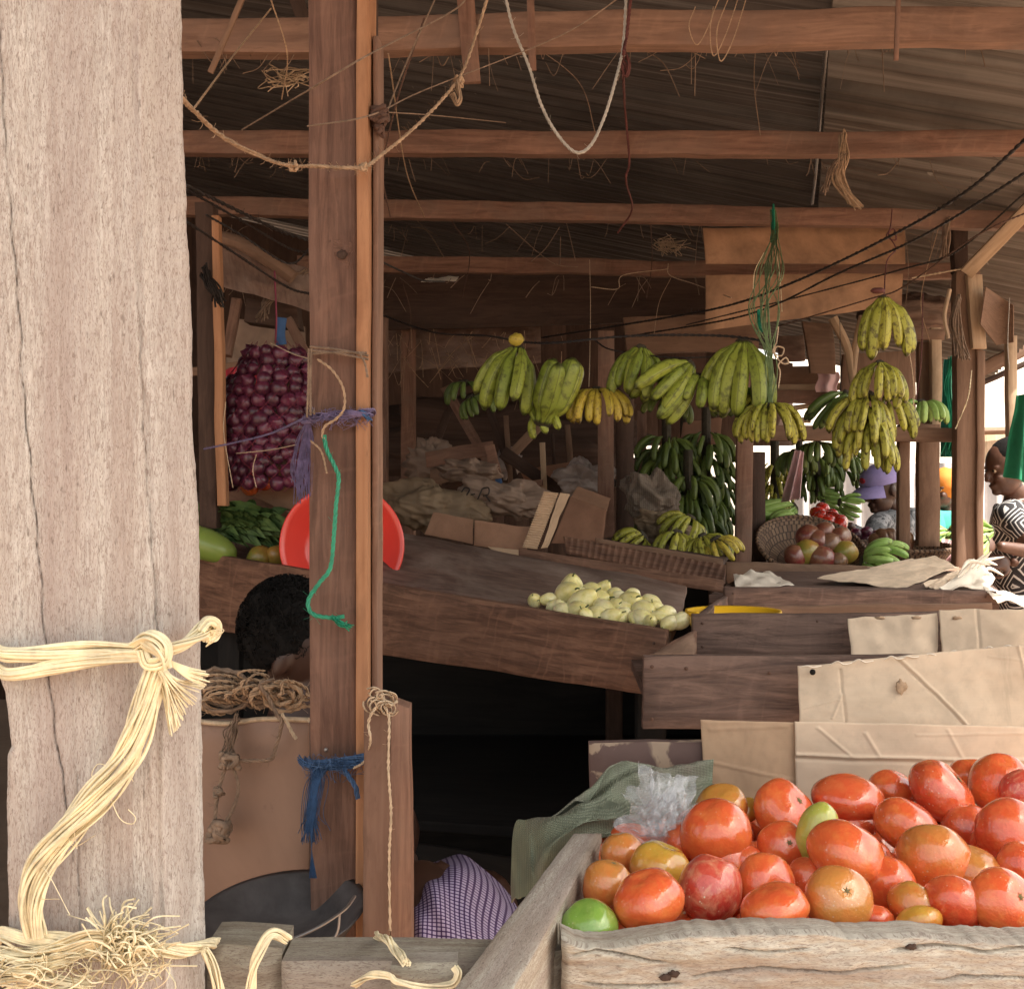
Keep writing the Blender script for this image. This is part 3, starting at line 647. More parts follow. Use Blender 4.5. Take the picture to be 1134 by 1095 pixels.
for j in range(rows+1):
    py=lerp(-140,1250,j/rows)
    xl=pw(XL,py)+2.2*nz((0,py*.02,0),1,1)+.5*nz((0,py*.15,0),1,2); xr=pw(XR,py)+1.6*nz((0,py*.03,0),1,5)+.6*nz((0,py*.12,0),1,6); xc=pw(XC,py)
    for i in range(ncol+1):
        u=i/ncol; px=lerp(xl,xr,u)
        w=px/ (1.0)
        d=.900
        if px>xc: t_=(px-xc)/(xr-xc); d+=.050*t_**1.15
        if px>xr-3: d+=.01*(px-xr+3)/3
        if px<xl+4: d+=.008*(1-(px-xl)/4)**2
        # long grain ridges and gullies that belong to the timber
        r=.0018*nz((px*.06,py*.003,0),1,11)+.0008*nz((px*.3,py*.008,0),1,12)+.0006*nz((px*.9,py*.03,0),1,13)
        d-=r
        gv=math.exp(-((px-xc+5)/4.0)**2)*.0022*(1+nz((0,py*.02,0),1,9)) ; d+=gv
        for tb,wd,dp in ((cr1,.75,.006),(cr2,.9,.005),(cr3,1.0,.003),(cr4,.9,.003)):
            if tb[0][0]<py<tb[-1][0]:
                cx=pw(tb,py)+1.0*math.sin(py*.09)+.8*nz((0,py*.1,0),1,17); k=abs(px-cx)/wd
                if k<1.6: d+=dp*max(0,1-k/1.6)*min(1,(py-tb[0][0])/60,(tb[-1][0]-py)/60)
        p=P(px,py,d); vs.append(p); uv.append((py*.9/F, px*.9/F))
m=ncol+1
g.add(vs,[(j*m+i,(j+1)*m+i,(j+1)*m+i+1,j*m+i+1) for j in range(rows) for i in range(ncol)],uv)
for side in (0,ncol):   # sides and back
    a=[vs[j*m+side] for j in range(rows+1)]; b=[V((p.x+.004 if side==0 else p.x*1.0/p.y-.003,1.0,p.z)) for p in a]
    g.add(a+b,[((j,rows+1+j,rows+2+j,j+1) if side else (j,j+1,rows+2+j,rows+1+j)) for j in range(rows)],[(uv[j*m+side][0],uv[j*m+side][1]+.2) for j in range(rows+1)]+[(uv[j*m+side][0],uv[j*m+side][1]+.3) for j in range(rows+1)])
a=[V((vs[j*m].x+.004,1.0,vs[j*m].z)) for j in range(rows+1)]; b=[V((vs[j*m+ncol].x/vs[j*m+ncol].y-.003,1.0,vs[j*m].z)) for j in range(rows+1)]
g.add(a+b,[(j,j+1,rows+2+j,rows+1+j) for j in range(rows)],[uv[j*m] for j in range(rows+1)]+[(uv[j*m][0],uv[j*m][1]+.15) for j in range(rows+1)])
# foot down to the ground
zb=vs[-1].z; x0=vs[-m].x; x1=vs[-1].x
g.merge(slab([V((x0,.90,zb)),V((x1-.01,.905,zb)),V((x1-.01,.905,0)),V((x0,.90,0))],(0,.1,0),4,10,.002,5,grain='v'))
g.merge(slab([V((vs[0].x,.90,2.75)),V((vs[ncol].x,.92,2.75)),V((vs[ncol].x,.92,vs[0].z)),V((vs[0].x,.90,vs[0].z))],(0,.1,0),4,8,.002,5,grain='v'))
mk('timber_post',g,M['weather'],label='big pale weathered post in the left foreground, raffia tied round it',cat='post')
# upper raffia tie
ut=thing('raffia_tie','cream raffia tie knotted round the upper part of the pale post, long tail','raffia tie',P(170,720,.88))
def pxp(l,dd=None): return [P(*(a if len(a)==3 else (*a,dd))) for a in l]
g=bundle(cr(pxp([(-26,742,.95),(-8,722,.90),(10,724,.885),(60,722,.882),(110,719,.880),(165,719,.878)])),30,.0060,.0011,10,.6,1)
bundle(cr(pxp([(-24,748,.95),(-6,742,.90),(12,748,.885),(60,738,.882),(110,730,.880),(165,724,.878)])),24,.0046,.0011,12,.6,2,g=g)
mk('band',g,M['raffia'],ut)
kn=bundle(cr(pxp([(150,716,.878),(166,706,.868),(182,714,.866),(182,730,.868),(166,736,.868),(158,722,.874)])),22,.0042,.0011,30,1,3)
bundle(cr(pxp([(160,712,.872),(178,722,.864),(186,738,.87)])),18,.004,.0011,40,1,31,g=kn); mk('knot',kn,M['raffia'],ut)
g=bundle(cr(pxp([(180,722,.872),(200,714,.876),(218,704,.888),(232,692,.912),(236,698,.925)])),26,.0050,.001,45,1,4)
g.merge(bundle(cr(pxp([(222,700,.892),(230,688,.898),(240,692,.905),(238,704,.91),(228,706,.90)])),14,.003,.001,60,1,41))
for k in range(5): tube(cr(pxp([(232,698,.9),(240+k*2,706-k*2,.9),(232-k,712+k,.9),(243-k,690+3*k,.9)])),.00035,4,g=g,cap=False)
mk('side_end',g,M['raffia'],ut)
g=G(); rnd=random.Random(5)
for k in range(46):
    a=rnd.random(); x1=lerp(188,228,a) ; y1=lerp(812,752,a**1.2)+rnd.uniform(-8,6)
    tube(cr(pxp([(172+rnd.uniform(-4,5),732,.872),(180+a*14+rnd.uniform(-3,3),760-a*8,.866+rnd.uniform(-.004,.006)),(x1,y1,.872+.05*a+rnd.uniform(-.005,.005))]),6),lambda t:.0011*(1-.5*t),4,g=g,cap=False)
for k in range(12):
    tube(cr(pxp([(180,728,.87),(205,738+k,.872),(226+rnd.uniform(-4,6),742+k*1.6,.89)]),6),.0007,4,g=g,cap=False)
mk('tassel',g,M['raffia'],ut)
path=cr(pxp([(174,734,.872),(160,790,.868),(140,840,.868),(105,885,.868),(70,925,.868),(42,965,.868),(34,1000,.868),(40,1036,.872)]),10)
g=bundle(path,40,.0105,.0012,14,.7,6,taper=lambda t:.75+.35*math.sin(t*3.1)-.1*t)
for k in range(10):
    i=rnd.randrange(10,len(path)-8); p=path[i]; tube(cr([p,p+V((rnd.uniform(-.01,.012),-.006,rnd.uniform(-.01,.008))),p+V((rnd.uniform(-.02,.03),0,rnd.uniform(-.03,.01)))],6),.0003,3,g=g,cap=False)
tube(cr(pxp([(118,872,.87),(132,905,.868),(146,912,.868),(150,905,.868),(142,896,.869)]),6),.0004,4,g=g,cap=False)
tube(cr(pxp([(120,868,.87),(102,860,.868),(108,846,.868),(120,848,.869)]),6),.0003,4,g=g,cap=False)
mk('tail',g,M['raffia'],ut)
# lower raffia tie
lt=thing('raffia_tie','cream raffia tie low on the pale post, frayed into a bushy tuft','raffia tie',P(150,1050,.88))
g=bundle(cr(pxp([(-10,1048,.95),(2,1034,.90),(30,1037,.884),(80,1041,.882),(120,1046,.88),(160,1052,.88),(200,1053,.905),(230,1046,.945),(236,1044,.97)])),30,.0058,.0011,30,.7,7)
mk('band',g,M['raffia'],lt)
g=G(); rnd=random.Random(8)
for k in range(170):
    s=rnd.random(); ang=rnd.gauss(.95,.8); L=rnd.uniform(20,78)*(1 if ang>0 else .6); x0=rnd.uniform(112,150); y0=rnd.uniform(1035,1075)
    dx=math.cos(ang)*L; dy=-math.sin(ang)*L*.75; c=rnd.uniform(-14,14)
    tube(cr(pxp([(x0,y0,.872),(x0+dx*.5+c*.5,y0+dy*.5+c,.862+rnd.uniform(-.012,.01)),(x0+dx,y0+dy+rnd.uniform(0,14),.872+rnd.uniform(-.02,.02))]),5),rnd.uniform(.0004,.0009),4,g=g,cap=False)
mk('frayed_tuft',g,M['raffia'],lt)
g=G()
for k in range(70):
    cx=rnd.uniform(0,170); cy=lerp(1060,1092,rnd.random()); r=rnd.uniform(12,34); a0=rnd.random()*6; w=rnd.uniform(2,5)
    tube(cr(pxp([(cx+r*1.3*math.cos(a0+w*t/5)*(1-.1*t),cy+r*.75*math.sin(a0+w*t/5)+t*1.5,.872+.012*math.sin(a0*3+t)) for t in range(6)]),5),rnd.uniform(.0003,.0009),3,g=g,cap=False)
bundle(cr(pxp([(-6,1058,.885),(30,1064,.876),(70,1056,.872),(110,1040,.87),(140,1052,.872)])),26,.010,.001,18,1,9,g=g)
bundle(cr(pxp([(-6,1088,.885),(20,1082,.876),(60,1090,.872),(100,1094,.87)])),18,.007,.001,18,1,10,g=g)
mk('tangle',g,M['raffia'],lt)
g=bundle(cr(pxp([(226,1052,.92),(234,1066,.925),(240,1082,.925),(246,1110,.925)])),12,.0032,.001,40,1,11); mk('loose_end',g,M['raffia'],lt)
# ================================================================== LOW FRONT RAIL
mk('timber_rail',slab([P(226,1052,.97),P(309,1055,.965),P(309,1180,.965),P(226,1180,.97)],(0,.07,0),12,10,.003,12,bev=.012),M['weather3'],label='rounded log rail end beside the pale post, bottom left',cat='rail')
mk('timber_rail',slab([P(311,1064,.955),P(560,1068,.93),P(560,1190,.93),P(311,1190,.955)],(0,.06,0),24,10,.003,10,bev=.006),M['weather3'],label='rough plank rail along the bottom between log end and tomato tray',cat='rail')
mk('wood_block',slab([P(431,1070,.90),P(506,1068,.895),P(510,1160,.895),P(428,1160,.90)],(0,.03,0),10,8,.002,16,bev=.006),M['weather3'],label='small sawn block lashed on the bottom rail',cat='block')
def raf(label,pts,r=.0035,n=12,seed=1,name='raffia_string',mat='raffia',tw=40):
    return mk(name,bundle(cr(pxp(pts)),n,r,.0009,tw,.8,seed),M[mat],label=label,cat='string')
raf('raffia strand looping down over the joint of the two bottom rails',[(318,1040,.96),(300,1034,.945),(288,1052,.94),(280,1078,.94),(277,1130,.94)],.0042,16,21)
raf('raffia strand lying over the rail just above the small block',[(418,1036,.99),(430,1040,.94),(438,1052,.92),(446,1060,.90),(450,1066,.892)],.0038,12,22)
raf('raffia strand running along the bottom edge in front of the small block',[(392,1090,.92),(410,1080,.905),(432,1080,.892),(440,1086,.888),(470,1092,.886),(500,1090,.884),(508,1078,.884),(504,1070,.888)],.0028,12,23)
# ================================================================== TOMATO TRAY
tt=thing('produce_tray','rough pale wooden tray full of tomatoes in the right foreground','tray',V((.35,1.2,0)))
def tr_disp(u,v): return .0022*nz((u*5,v*2,0),2,4)+.0010*nz((u*20,v*12,0),1,6)-(.004 if abs(u-.605)<.012 and abs(v-.3)<.05 else 0)
def topwob(u): return 0
ft=[(622,1026),(650,1034),(668,1036),(720,1028),(760,1021),(830,1019),(900,1018),(960,1024),(1010,1022),(1060,1026),(1140,1028),(1240,1032)]
CRK=[([(630,1058),(660,1052),(700,1060),(742,1066)],1.0),([(760,1082),(840,1072),(930,1076),(1010,1068)],1.0),([(985,1052),(1040,1046),(1090,1052),(1150,1047)],1.3),([(640,1088),(700,1092),(760,1088)],1.0),([(1030,1085),(1090,1080),(1160,1084)],.9),([(800,1050),(850,1054),(900,1049)],.8)]
g=G(); N1=240; N2=110; A=[]; B=[]; 
fr=[]; uvf=[]
for j in range(N2+1):
    for i in range(N1+1):
        px=lerp(622,1240,i/N1); top=pw(ft,px)+15+1.6*nz((px*.06,0,0),1,3)+2.5*max(0,nz((px*.11,3,0),1,5)); py=lerp(top,1210,(j/N2)**1.3)
        ed=min(1,j/3.0); le=min(1,i/3)
        p=P(px+2.5*nz((0,py*.05,0),1,8),py,.955); p.y=.955+.010*(1-ed)**2+.008*(1-le)**2-.003*nz((px*.02,py*.05,0),1,5)-.0016*nz((px*.06,py*.15,0),1,7)-.0007*nz((px*.3,py*.5,0),1,7)
        for tb_,w_ in CRK:
            if tb_[0][0]<px<tb_[-1][0]:
                k=abs(py-pw(tb_,px)-1.5*nz((px*.05,0,0),1,9))/(1.3*w_)
                if k<1.5: p.y+=.007*max(0,1-k/1.5)*min(1,(px-tb_[0][0])/15,(tb_[-1][0]-px)/15)
        fr.append(p); uvf.append((px*.955/F,py*.955/F))
m=N1+1; fs=[(j*m+i,(j+1)*m+i,(j+1)*m+i+1,j*m+i+1) for j in range(N2) for i in range(N1)]
g.add(fr,fs,uvf)
tp=[fr[i] for i in range(m)]; tb=[V((p.x,p.y+.032,p.z-.002)) for p in tp]; bb=[V((p.x,p.y,fr[-1].z)) for p in tb]
g.add(tp+tb,[(i,i+1,m+i+1,m+i) for i in range(N1)],[uvf[i] for i in range(m)]+[(uvf[i][0],uvf[i][1]+.03) for i in range(m)])
g.add(tb+bb,[(i,i+1,m+i+1,m+i) for i in range(N1)],[uvf[i] for i in range(m)]+[(uvf[i][0],uvf[i][1]+.12) for i in range(m)])
lf=[fr[j*m] for j in range(N2+1)]; lb=[V((p.x+.002,.99,p.z)) for p in lf]; q=N2+1
g.add(lf+lb,[(j,q+j,q+j+1,j+1) for j in range(N2)],[(0,uvf[j*m][1]) for j in range(q)]+[(.03,uvf[j*m][1]) for j in range(q)])
mk('front_board',g,M['weather2'],tt)
for x_,y_,r_ in ((737,1082,.0035),(746,1078,.003),(1010,1048,.003)): mk('chip',blob(P(x_,y_,.9535),(r_*1.4,.0018,r_*.8),14,10,.7,2,x_),M['dark'],tt)
mk('board_end',slab([P(596,1062,.985),P(624,1056,.985),P(624,1180,.985),P(598,1180,.985)],(0,.03,0),4,6,.002,14,bev=.008),M['weather3'],tt,label='dark rounded end of a second board')
# side board: runs back from the front left corner, top face visible
a=P(528,1092,.84); b=P(648,922,1.255)
sv=(b-a).normalized(); rt=V((.036,0,0))
top=[a+rt*-.45-sv*.03,b+rt*-.35,b+rt*.5,a+rt*.75-sv*.03]
g=slab([top[0],top[1],top[2],top[3]],(0,0,-.13),26,4,.0012,9,bev=.002)
mk('side_board',g,M['weather2'],tt)
for px,py,d in ((640,1120,1.0),(1190,1120,1.0),(800,980,1.5),(1190,980,1.5)):
    p=P(px,py,d); mk('leg',box(V((p.x,d,(1.02)/2)),.05,.05,1.02,grain='v'),M['weather3'],tt)
mk('tray_floor',slab([V((.06,1.0,1.05)),V((.62,1.0,1.05)),V((.62,1.0,1.035)),V((.06,1.0,1.035))],(.0,.55,0),4,1),M['tray'],tt)
mk('back_board',slab([V((.27,1.56,1.14)),V((.75,1.56,1.14)),V((.75,1.56,1.03)),V((.27,1.56,1.03))],(0,.02,0),6,2),M['tray'],tt)
# ---- tomatoes: (x, y, half width, half height, kind, tilt, front?, label)
def tomato_mesh(kind,shape,seed):
    g=blob((0,0,0),{'round':(1,1,.88),'plum':(1,.95,.76),'oval':(.80,.80,1.0),'lobed':(1,1,.84)}[shape],40,28,.07,1.3,seed,lob={'round':.012,'plum':.0,'oval':0,'lobed':.045}[shape],dim={'round':.10,'plum':.05,'oval':.03,'lobed':.15}[shape])
    return mesh('tomato',g,T_[kind])
TM={}
def calyx_mesh():
    g=G(); g.add([V((.14*math.cos(a*.5236+.1)*(1 if a%2 else .45),.14*math.sin(a*.5236)*(1 if a%2 else .45),.0+.02*(a%2))) for a in range(12)]+[V((0,0,.035))],[(k,(k+1)%12,12) for k in range(12)])
    g.merge(blob((0,0,.01),(.06,.06,.03),10,6)); return mesh('stem_scar',g,M['calyx'])
CAL=calyx_mesh()
cam0=V((0,0,H))
def tomato(x,y,rx,ry,kind,shape,label,d=None,rot=None,cal=None,grp=None,up=0):
    if d is None: d=1.055+(1000-y)/135*.32
    d-=up; r=rx/F*d*1.06; key=(kind,shape)
    if key not in TM: TM[key]=tomato_mesh(kind,shape,len(TM)*3+1)
    rnd=random.Random(int(x*7+y)); p=P(x,y,d)
    asp=ry/rx; s=(r,r,r*min(1.25,max(.85,asp/.88)))
    ro=rot or (rnd.uniform(-.5,.5),rnd.uniform(-.5,.5),rnd.random()*6)
    o=inst('tomato',TM[key],None,p,ro,s,label,'tomato',grp or 'tomatoes heaped in the front tray')
    if cal:
        hz={'round':.88,'plum':.76,'oval':1,'lobed':.84}[shape]; hz*=1-{'round':.08,'plum':.03,'oval':.02,'lobed':.12}[shape]
        inst('stem_scar',CAL,o,(0,0,hz))
    return o
TO=[
(651,1026,32,26,'green','round','bright green tomato, lowest at the left corner of the front tray',1.03,None,0,0),
(673,981,27,27,'olive','round','dull olive-orange tomato above the green corner one',None,None,1,0),
(689,944,23,21,'olive','round','small brownish tomato highest along the tray side board',None,None,0,.0),
(731,961,33,28,'yellow','lobed','yellow-orange lobed tomato between plastic bag and front row',None,(.3,.2,1),0,.0),
(718,996,38,30,'orange','lobed','bright orange heart-shaped tomato in the front row near the left',None,None,0,.02),
(793,922,38,35,'orange','round','large smooth orange tomato right beside the plastic bag',None,None,0,.03),
(799,893,28,20,'turn','round','pale orange tomato peeping over the large smooth one by the bag',None,None,0,0),
(827,896,15,12,'yellow','round','small yellow shoulder of a tomato right of the one by the bag',None,None,0,-.02),
(786,984,33,36,'mottle','round','crimson tomato with white scar streaks in the front row',None,(.4,0,2),0,.01),
(825,955,21,20,'red','round','red tomato sunk behind the scar-streaked crimson one',None,None,0,-.03),
(848,979,32,25,'orange','round','orange tomato with its brown stem scar facing the viewer',None,(1.25,.1,.2),1,.0),
(857,1006,38,22,'orange','plum','wide orange tomato resting on the front board below the stem-scarred one',None,None,0,.015),
(868,939,28,26,'orange','round','orange tomato left below the yellow-green oval one',None,(1.0,-.4,.3),1,0),
(868,899,35,29,'orange','lobed','glossy orange tomato left above the yellow-green oval one',None,(.75,.5,.3),1,0),
(905,920,26,35,'lime','oval','yellow-green oval tomato standing among red ones',None,(.1,.35,0),0,.062),
(938,946,42,34,'orange','round','biggest orange-red tomato, front and centre just right of the oval green one',None,(.4,.3,1),0,.055),
(894,974,23,24,'red','round','red tomato wedged under the biggest orange-red one',None,None,0,-.02),
(928,996,36,29,'olive','round','tan-orange tomato with a dark scab, front row centre',None,(.9,.2,0),1,.02),
(939,884,38,28,'red','plum','flattened red plum tomato, back row centre',None,(.1,.1,.3),0,.02),
(947,911,22,17,'red','round','red tomato between back row plum and the biggest orange-red one',None,None,0,-.03),
(988,873,25,19,'orange','round','orange tomato in the back row right of the flattened plum one',None,None,0,-.02),
(1004,914,37,30,'orange','plum','smooth orange tomato below the dented one of the back row',None,(.2,.5,.3),0,.015),
(1042,878,38,28,'red','lobed','red dented tomato in the back row, pressed in on one side',None,(.8,.3,1),1,.02),
(984,980,29,34,'orange','round','orange tomato in shade right of the biggest orange-red one',None,None,0,-.01),
(1034,950,38,35,'olive','round','speckled orange-tan tomato with yellow scars, centre right',None,(.3,.4,2),0,.025),
(1078,962,34,17,'olive','plum','flat brownish-orange tomato right of the yellow-scarred one',None,None,0,.0),
(1071,917,27,26,'red','round','dark red tomato shaded behind the calyx-faced one at right',None,None,0,-.03),
(1107,867,32,31,'orange','round','round orange-red tomato topping the heap at far right',None,None,0,.01),
(1132,876,22,24,'mottle','round','dark crimson tomato with white specks at the right frame edge, top',None,None,0,.03),
(1118,922,36,34,'red','round','bright red tomato at right showing its green-brown calyx',None,(1.1,.25,.5),1,.035),
(1130,958,25,26,'red','round','deep red tomato at the right frame edge below the calyx-faced one',None,None,0,.02),
(1057,999,32,28,'red','round','red tomato resting on the front board right of centre',None,None,0,.01),
(1108,999,36,31,'orange','round','large orange-red tomato on the front board at far right',None,(.9,.7,0),1,.02),
(1012,1002,28,24,'turn','round','orange-yellow tomato half hidden in the front row, right of centre',None,None,0,-.01),
(1017,1020,26,12,'yellow','plum','flat yellow-orange tomato just showing over the front board',1.03,None,0,0),
(1140,1014,22,20,'orange','round','orange tomato cut by the frame in the lower right corner',1.04,None,0,0),
(970,1018,20,16,'red','round','small red tomato low in the front row between two bigger ones',1.045,None,0,0),
(1075,860,26,18,'orange','round','orange tomato behind the dented one in the back row',None,None,0,-.02),
(757,931,22,20,'red','round','red tomato in the gap under the plastic bag',None,None,0,-.01),
(965,946+8,22,24,'red','round','shaded red tomato peeking out right of the biggest orange-red one',None,None,0,-.04),
(806,950,24,20,'orange','round','orange tomato under the large smooth one by the bag',None,None,0,-.02),
(1010,975-14,20,22,'red','round','red tomato deep between the yellow-scarred one and its left neighbour',None,None,0,-.05),
(1102,935,25,22,'red','round','red tomato tucked left under the calyx-faced one',None,None,0,-.03),
]
for a in TO: tomato(a[0],a[1],a[2],a[3],a[4],a[5],a[6],a[7],a[8],a[9],None,a[10])
rnd=random.Random(12)
for j in range(7):
    for i in range(11):
        x=.085+i*.057+(j%2)*.028; y=1.03+j*.057; 
        if x> .09+.057*10.2: continue
        key=(rnd.choice(['red','orange','red']),'round')
        if key not in TM: TM[key]=tomato_mesh(key[0],key[1],len(TM)*3+1)
        inst('tomato',TM[key],None,(x+rnd.uniform(-.006,.006)+.02*j/7,y,1.083+.004*j+rnd.uniform(-.006,.006)),(rnd.random(),rnd.random(),rnd.random()*6),.0295,'orange-red tomato buried under the top layer of the front tray','tomato','tomatoes in the lower layer of the front tray')
# ---- woven sack, clear bag, flaking board
mk('flaking_board',slab(quadpx([(653,823,1.52),(790,821,1.50),(790,905,1.50),(655,905,1.52)]),(0,.02,0),10,4,.002,10),M['flake'],label='small board with flaking maroon paint behind the green sack',cat='board')
ctl=[[(650,888,1.36),(690,842,1.42),(735,846,1.45),(790,842,1.46)],
     [(604,905,1.33),(650,890,1.36),(700,868,1.38),(790,862,1.44)],
     [(572,908,1.38),(620,910,1.28),(680,905,1.31),(784,890,1.40)],
     [(566,965,1.40),(600,945,1.27),(650,915,1.28),(720,930,1.34)],
     [(566,1002,1.40),(592,990,1.28),(612,960,1.27),(660,925,1.33)]]
CT=[pxp(r) for r in ctl]
def sackfn(u,v):
    rows=[]
    for r in CT:
        c=cr(r,8); k=u*(len(c)-1); i=min(int(k),len(c)-2); rows.append(c[i].lerp(c[i+1],k-i))
    c=cr(rows,8); k=v*(len(c)-1); i=min(int(k),len(c)-2); p=c[i].lerp(c[i+1],k-i)
    f=math.sin(u*9+v*14+2*nz(p,9))*.5+nz(p,14,3)*1.0+nz(p,34,4)*.55-.8*abs(nz(p,22,7))
    return p+V((0,-.012*f,.010*f))
mk('woven_sack',cloth(sackfn,120,100,.002),M['sackgreen'],label='greenish woven plastic sack crumpled over the tray corner',cat='sack')
def bagfn(c0,rx,ry,rz,seed):
    g=blob((0,0,0),(rx,ry,rz),60,44,.5,1.6,seed); 
    for i,v in enumerate(g.v):
        k=nz(v,34,seed)+.6*abs(nz(v,80,seed+4)); g.v[i]=v*(1+.28*k)+V(c0)
    return g
cb=thing('plastic_bag','crumpled clear plastic bag lying between green sack and tomatoes','bag',P(720,930,1.25))
def film(c,w,h,dir_,seed,amp):
    ca=P(*c)
    def fn(u,v):
        a=(u-.5); b=(v-.5); fold=math.sin(a*17+3*b+seed)*.5+math.sin(a*31-5*b+seed*2)*.3+nz((a*6,b*6,seed),1)*1.2
        wd=w*(.35+.9*abs(b-.1)**.7); x=a*wd; z=-b*h
        M2=Matrix.Rotation(dir_,3,'Y'); p=M2@V((x,0,z)); return ca+p+V((.004*fold,-.03*(1-4*b*b)*(.5+.5*math.cos(a*3))-amp*fold,.006*nz((a*9,b*7,seed+3),1)))
    return cloth(fn,60,44,.0006)
mk('upper_sheet',film((722,882,1.30),.055,.060,.35,1,.004),M['film'],cb)
mk('lower_sheet',film((724,914,1.24),.080,.045,-.5,5,.005),M['film'],cb)
mk('back_sheet',film((735,896,1.31),.09,.06,-.2,13,.008),M['film'],cb)
mk('side_sheet',film((745,908,1.26),.06,.06,.9,9,.009),M['film'],cb)
# ---- cardboard ladder on the right, trays behind it
def cdisp(folds,amp=.004,seed=0):
    def f(u,v):
        r=amp*nz((u*3,v*2,seed),1.2)+.0005*nz((u*14,v*9,seed),1)
        for (u0,v0,u1,v1,h,w) in folds:
            dx,dy=u1-u0,v1-v0; L=math.hypot(dx,dy); t_=((u-u0)*dx+(v-v0)*dy)/L/L
            if -.03<=t_<=1.03:
                k=abs((u-u0)*dy-(v-v0)*dx)/L; r+=h*.5*math.exp(-(k/(w*.7))**2)
        return r
    return f
def cardpx(name,label,pts,mat,folds=(),nu=70,nv=26,th=.004,rough=.003,rf=10,parent=None,seed=1,toptab=None,cat='cardboard',amp=.004):
    q=pxp(pts)
    g=slab(q,(0,th,0),nu,nv,rough,rf,cdisp(folds,amp,seed),bev=.0008,grain='v')
    return mk(name,g,M[mat],parent,label=label,cat=cat if parent is None else None)
c1=thing('cardboard_sheet','creased cardboard strip standing right behind the tomatoes','cardboard',P(950,880,1.5))
cardpx('left_flap','',[(776,797,1.49),(882,800,1.51),(884,898,1.52),(782,898,1.50)],'card',[(.0,.45,1,.66,.003,.016),(.1,.10,.9,.04,.002,.02)],nu=60,nv=50,parent=c1,seed=2,amp=.002,rough=.0012)
cardpx('right_flap','',[(880,799,1.505),(1190,806,1.50),(1190,900,1.50),(882,900,1.515)],'card2',[(0,.36,1,.40,.007,.02),(0,.41,1,.45,-.004,.02),(.08,.06,.20,.36,.003,.010),(.25,.1,.30,.36,.003,.010),(.45,.12,.95,.06,.002,.012),(.55,.05,.60,.36,.002,.010),(.3,.8,.9,.72,.0015,.012)],nu=220,nv=70,parent=c1,seed=3,amp=.002,rough=.0012)
c2=thing('cardboard_sheet','tall torn cardboard sheet with a punched hole and diagonal crease','cardboard',P(1010,800,1.72))
cardpx('sheet','',[(884,738,1.76),(1190,708,1.70),(1190,815,1.68),(886,800,1.74)],'card2',[(.36,.02,.62,1,-.006,.007),(.375,.02,.635,1,.004,.007),(.155,.12,.17,1,-.005,.006),(.80,0,.83,.4,.004,.006),(.12,.9,.16,.5,.003,.006),(.02,.75,.14,.6,.002,.006),(.7,.1,1,.3,.002,.008)],nu=220,nv=70,rough=.002,rf=14,parent=c2,seed=4,amp=.003)
mk('torn_hole',blob(P(998,760,1.722),(.008,.0015,.010),16,10,.7,2,3),M['card'],c2,label='torn dent in the middle of the sheet')
mk('punched_hole',blob(P(900,744,1.744),(.0045,.004,.0045),12,8),M['black'],c2)
for k in range(9):
    x=lerp(900,1120,k/8)+random.uniform(-8,8); y=pw([(884,738),(1190,708)],x)+1
    mk('torn_lip',tube(cr([P(x-11,y+1.5,1.735),P(x-3,y-random.random()*2,1.73),P(x+4,y+1,1.73),P(x+13,y-.5,1.735)]),.0014,5,flat=.5),M['paper'],c2)
c3=thing('cardboard_sheet','two-panel cardboard sheet lining the third tray at right','cardboard',P(1040,725,2.2))
cardpx('left_panel','',[(940,686,2.22),(1038,677,2.22),(1038,732,2.2),(942,732,2.2)],'card2',[],nu=30,nv=14,parent=c3,seed=5,rough=.006)
cardpx('right_panel','',[(1041,676,2.21),(1230,672,2.15),(1230,735,2.12),(1041,732,2.19)],'card2',[(.22,0,.25,1,-.005,.010),(.0,.6,.3,.7,.003,.012)],nu=120,nv=14,parent=c3,seed=6,rough=.006)
for x in (975,1015,1060):
    mk('staple_tear',blob(P(x,684,2.2),(.009,.003,.003),14,8,.6,2,x),M['card'],c3)
tb=thing('produce_tray','dark scratched tray second from the front, its left corner empty','tray',P(800,810,1.85))
mk('front_board',slab(quadpx([(713,727,1.83),(1200,727,1.80),(1200,806,1.79),(712,808,1.82)]),(0,.025,0),30,5,.003,6,bev=.004),M['tray'],tb)
mk('side_board',slab([P(713,727,1.836),P(766,698,2.25),P(772,698,2.25),P(728,727,1.856)],(0,0,-.09),12,3,.002,8),M['tray2'],tb)
mk('corner_ledge',slab([P(720,724,1.87),P(768,700,2.2),P(772,712,2.22),P(768,724,1.87)],(0,0,-.01),8,3,.001,8),M['mid'],tb)
mk('tray_floor',slab([V((.22,1.87,1.17)),V((.95,1.87,1.17)),V((.95,1.87,1.15)),V((.22,1.87,1.15))],(.02,.5,0),4,1),M['tray'],tb)
tc_=thing('produce_tray','dark tray third from the front, cardboard nailed over its right half','tray',P(850,725,2.3))
mk('front_board',slab(quadpx([(768,681,2.30),(1200,676,2.26),(1200,728,2.25),(768,727,2.29)]),(0,.025,0),30,5,.003,6,bev=.003),M['tray'],tc_)
mk('side_board',slab([P(768,681,2.31),P(800,660,2.9),P(806,660,2.9),P(778,681,2.31)],(0,0,-.1),12,3,.002,8),M['tray'],tc_)
td=thing('produce_tray','dark tray farthest on the right, topped with loose cardboard and paper','tray',P(950,680,3.0))
mk('front_board',slab(quadpx([(803,650,2.95),(1104,655,2.9),(1108,676,2.9),(803,678,2.95)]),(0,.025,0),30,4,.003,6,bev=.003),M['tray'],td)
mk('near_lip',slab(quadpx([(800,672,2.75),(1100,668,2.7),(1100,682,2.7),(800,684,2.75)]),(0,.02,0),30,3,.004,8),M['mid'],td)
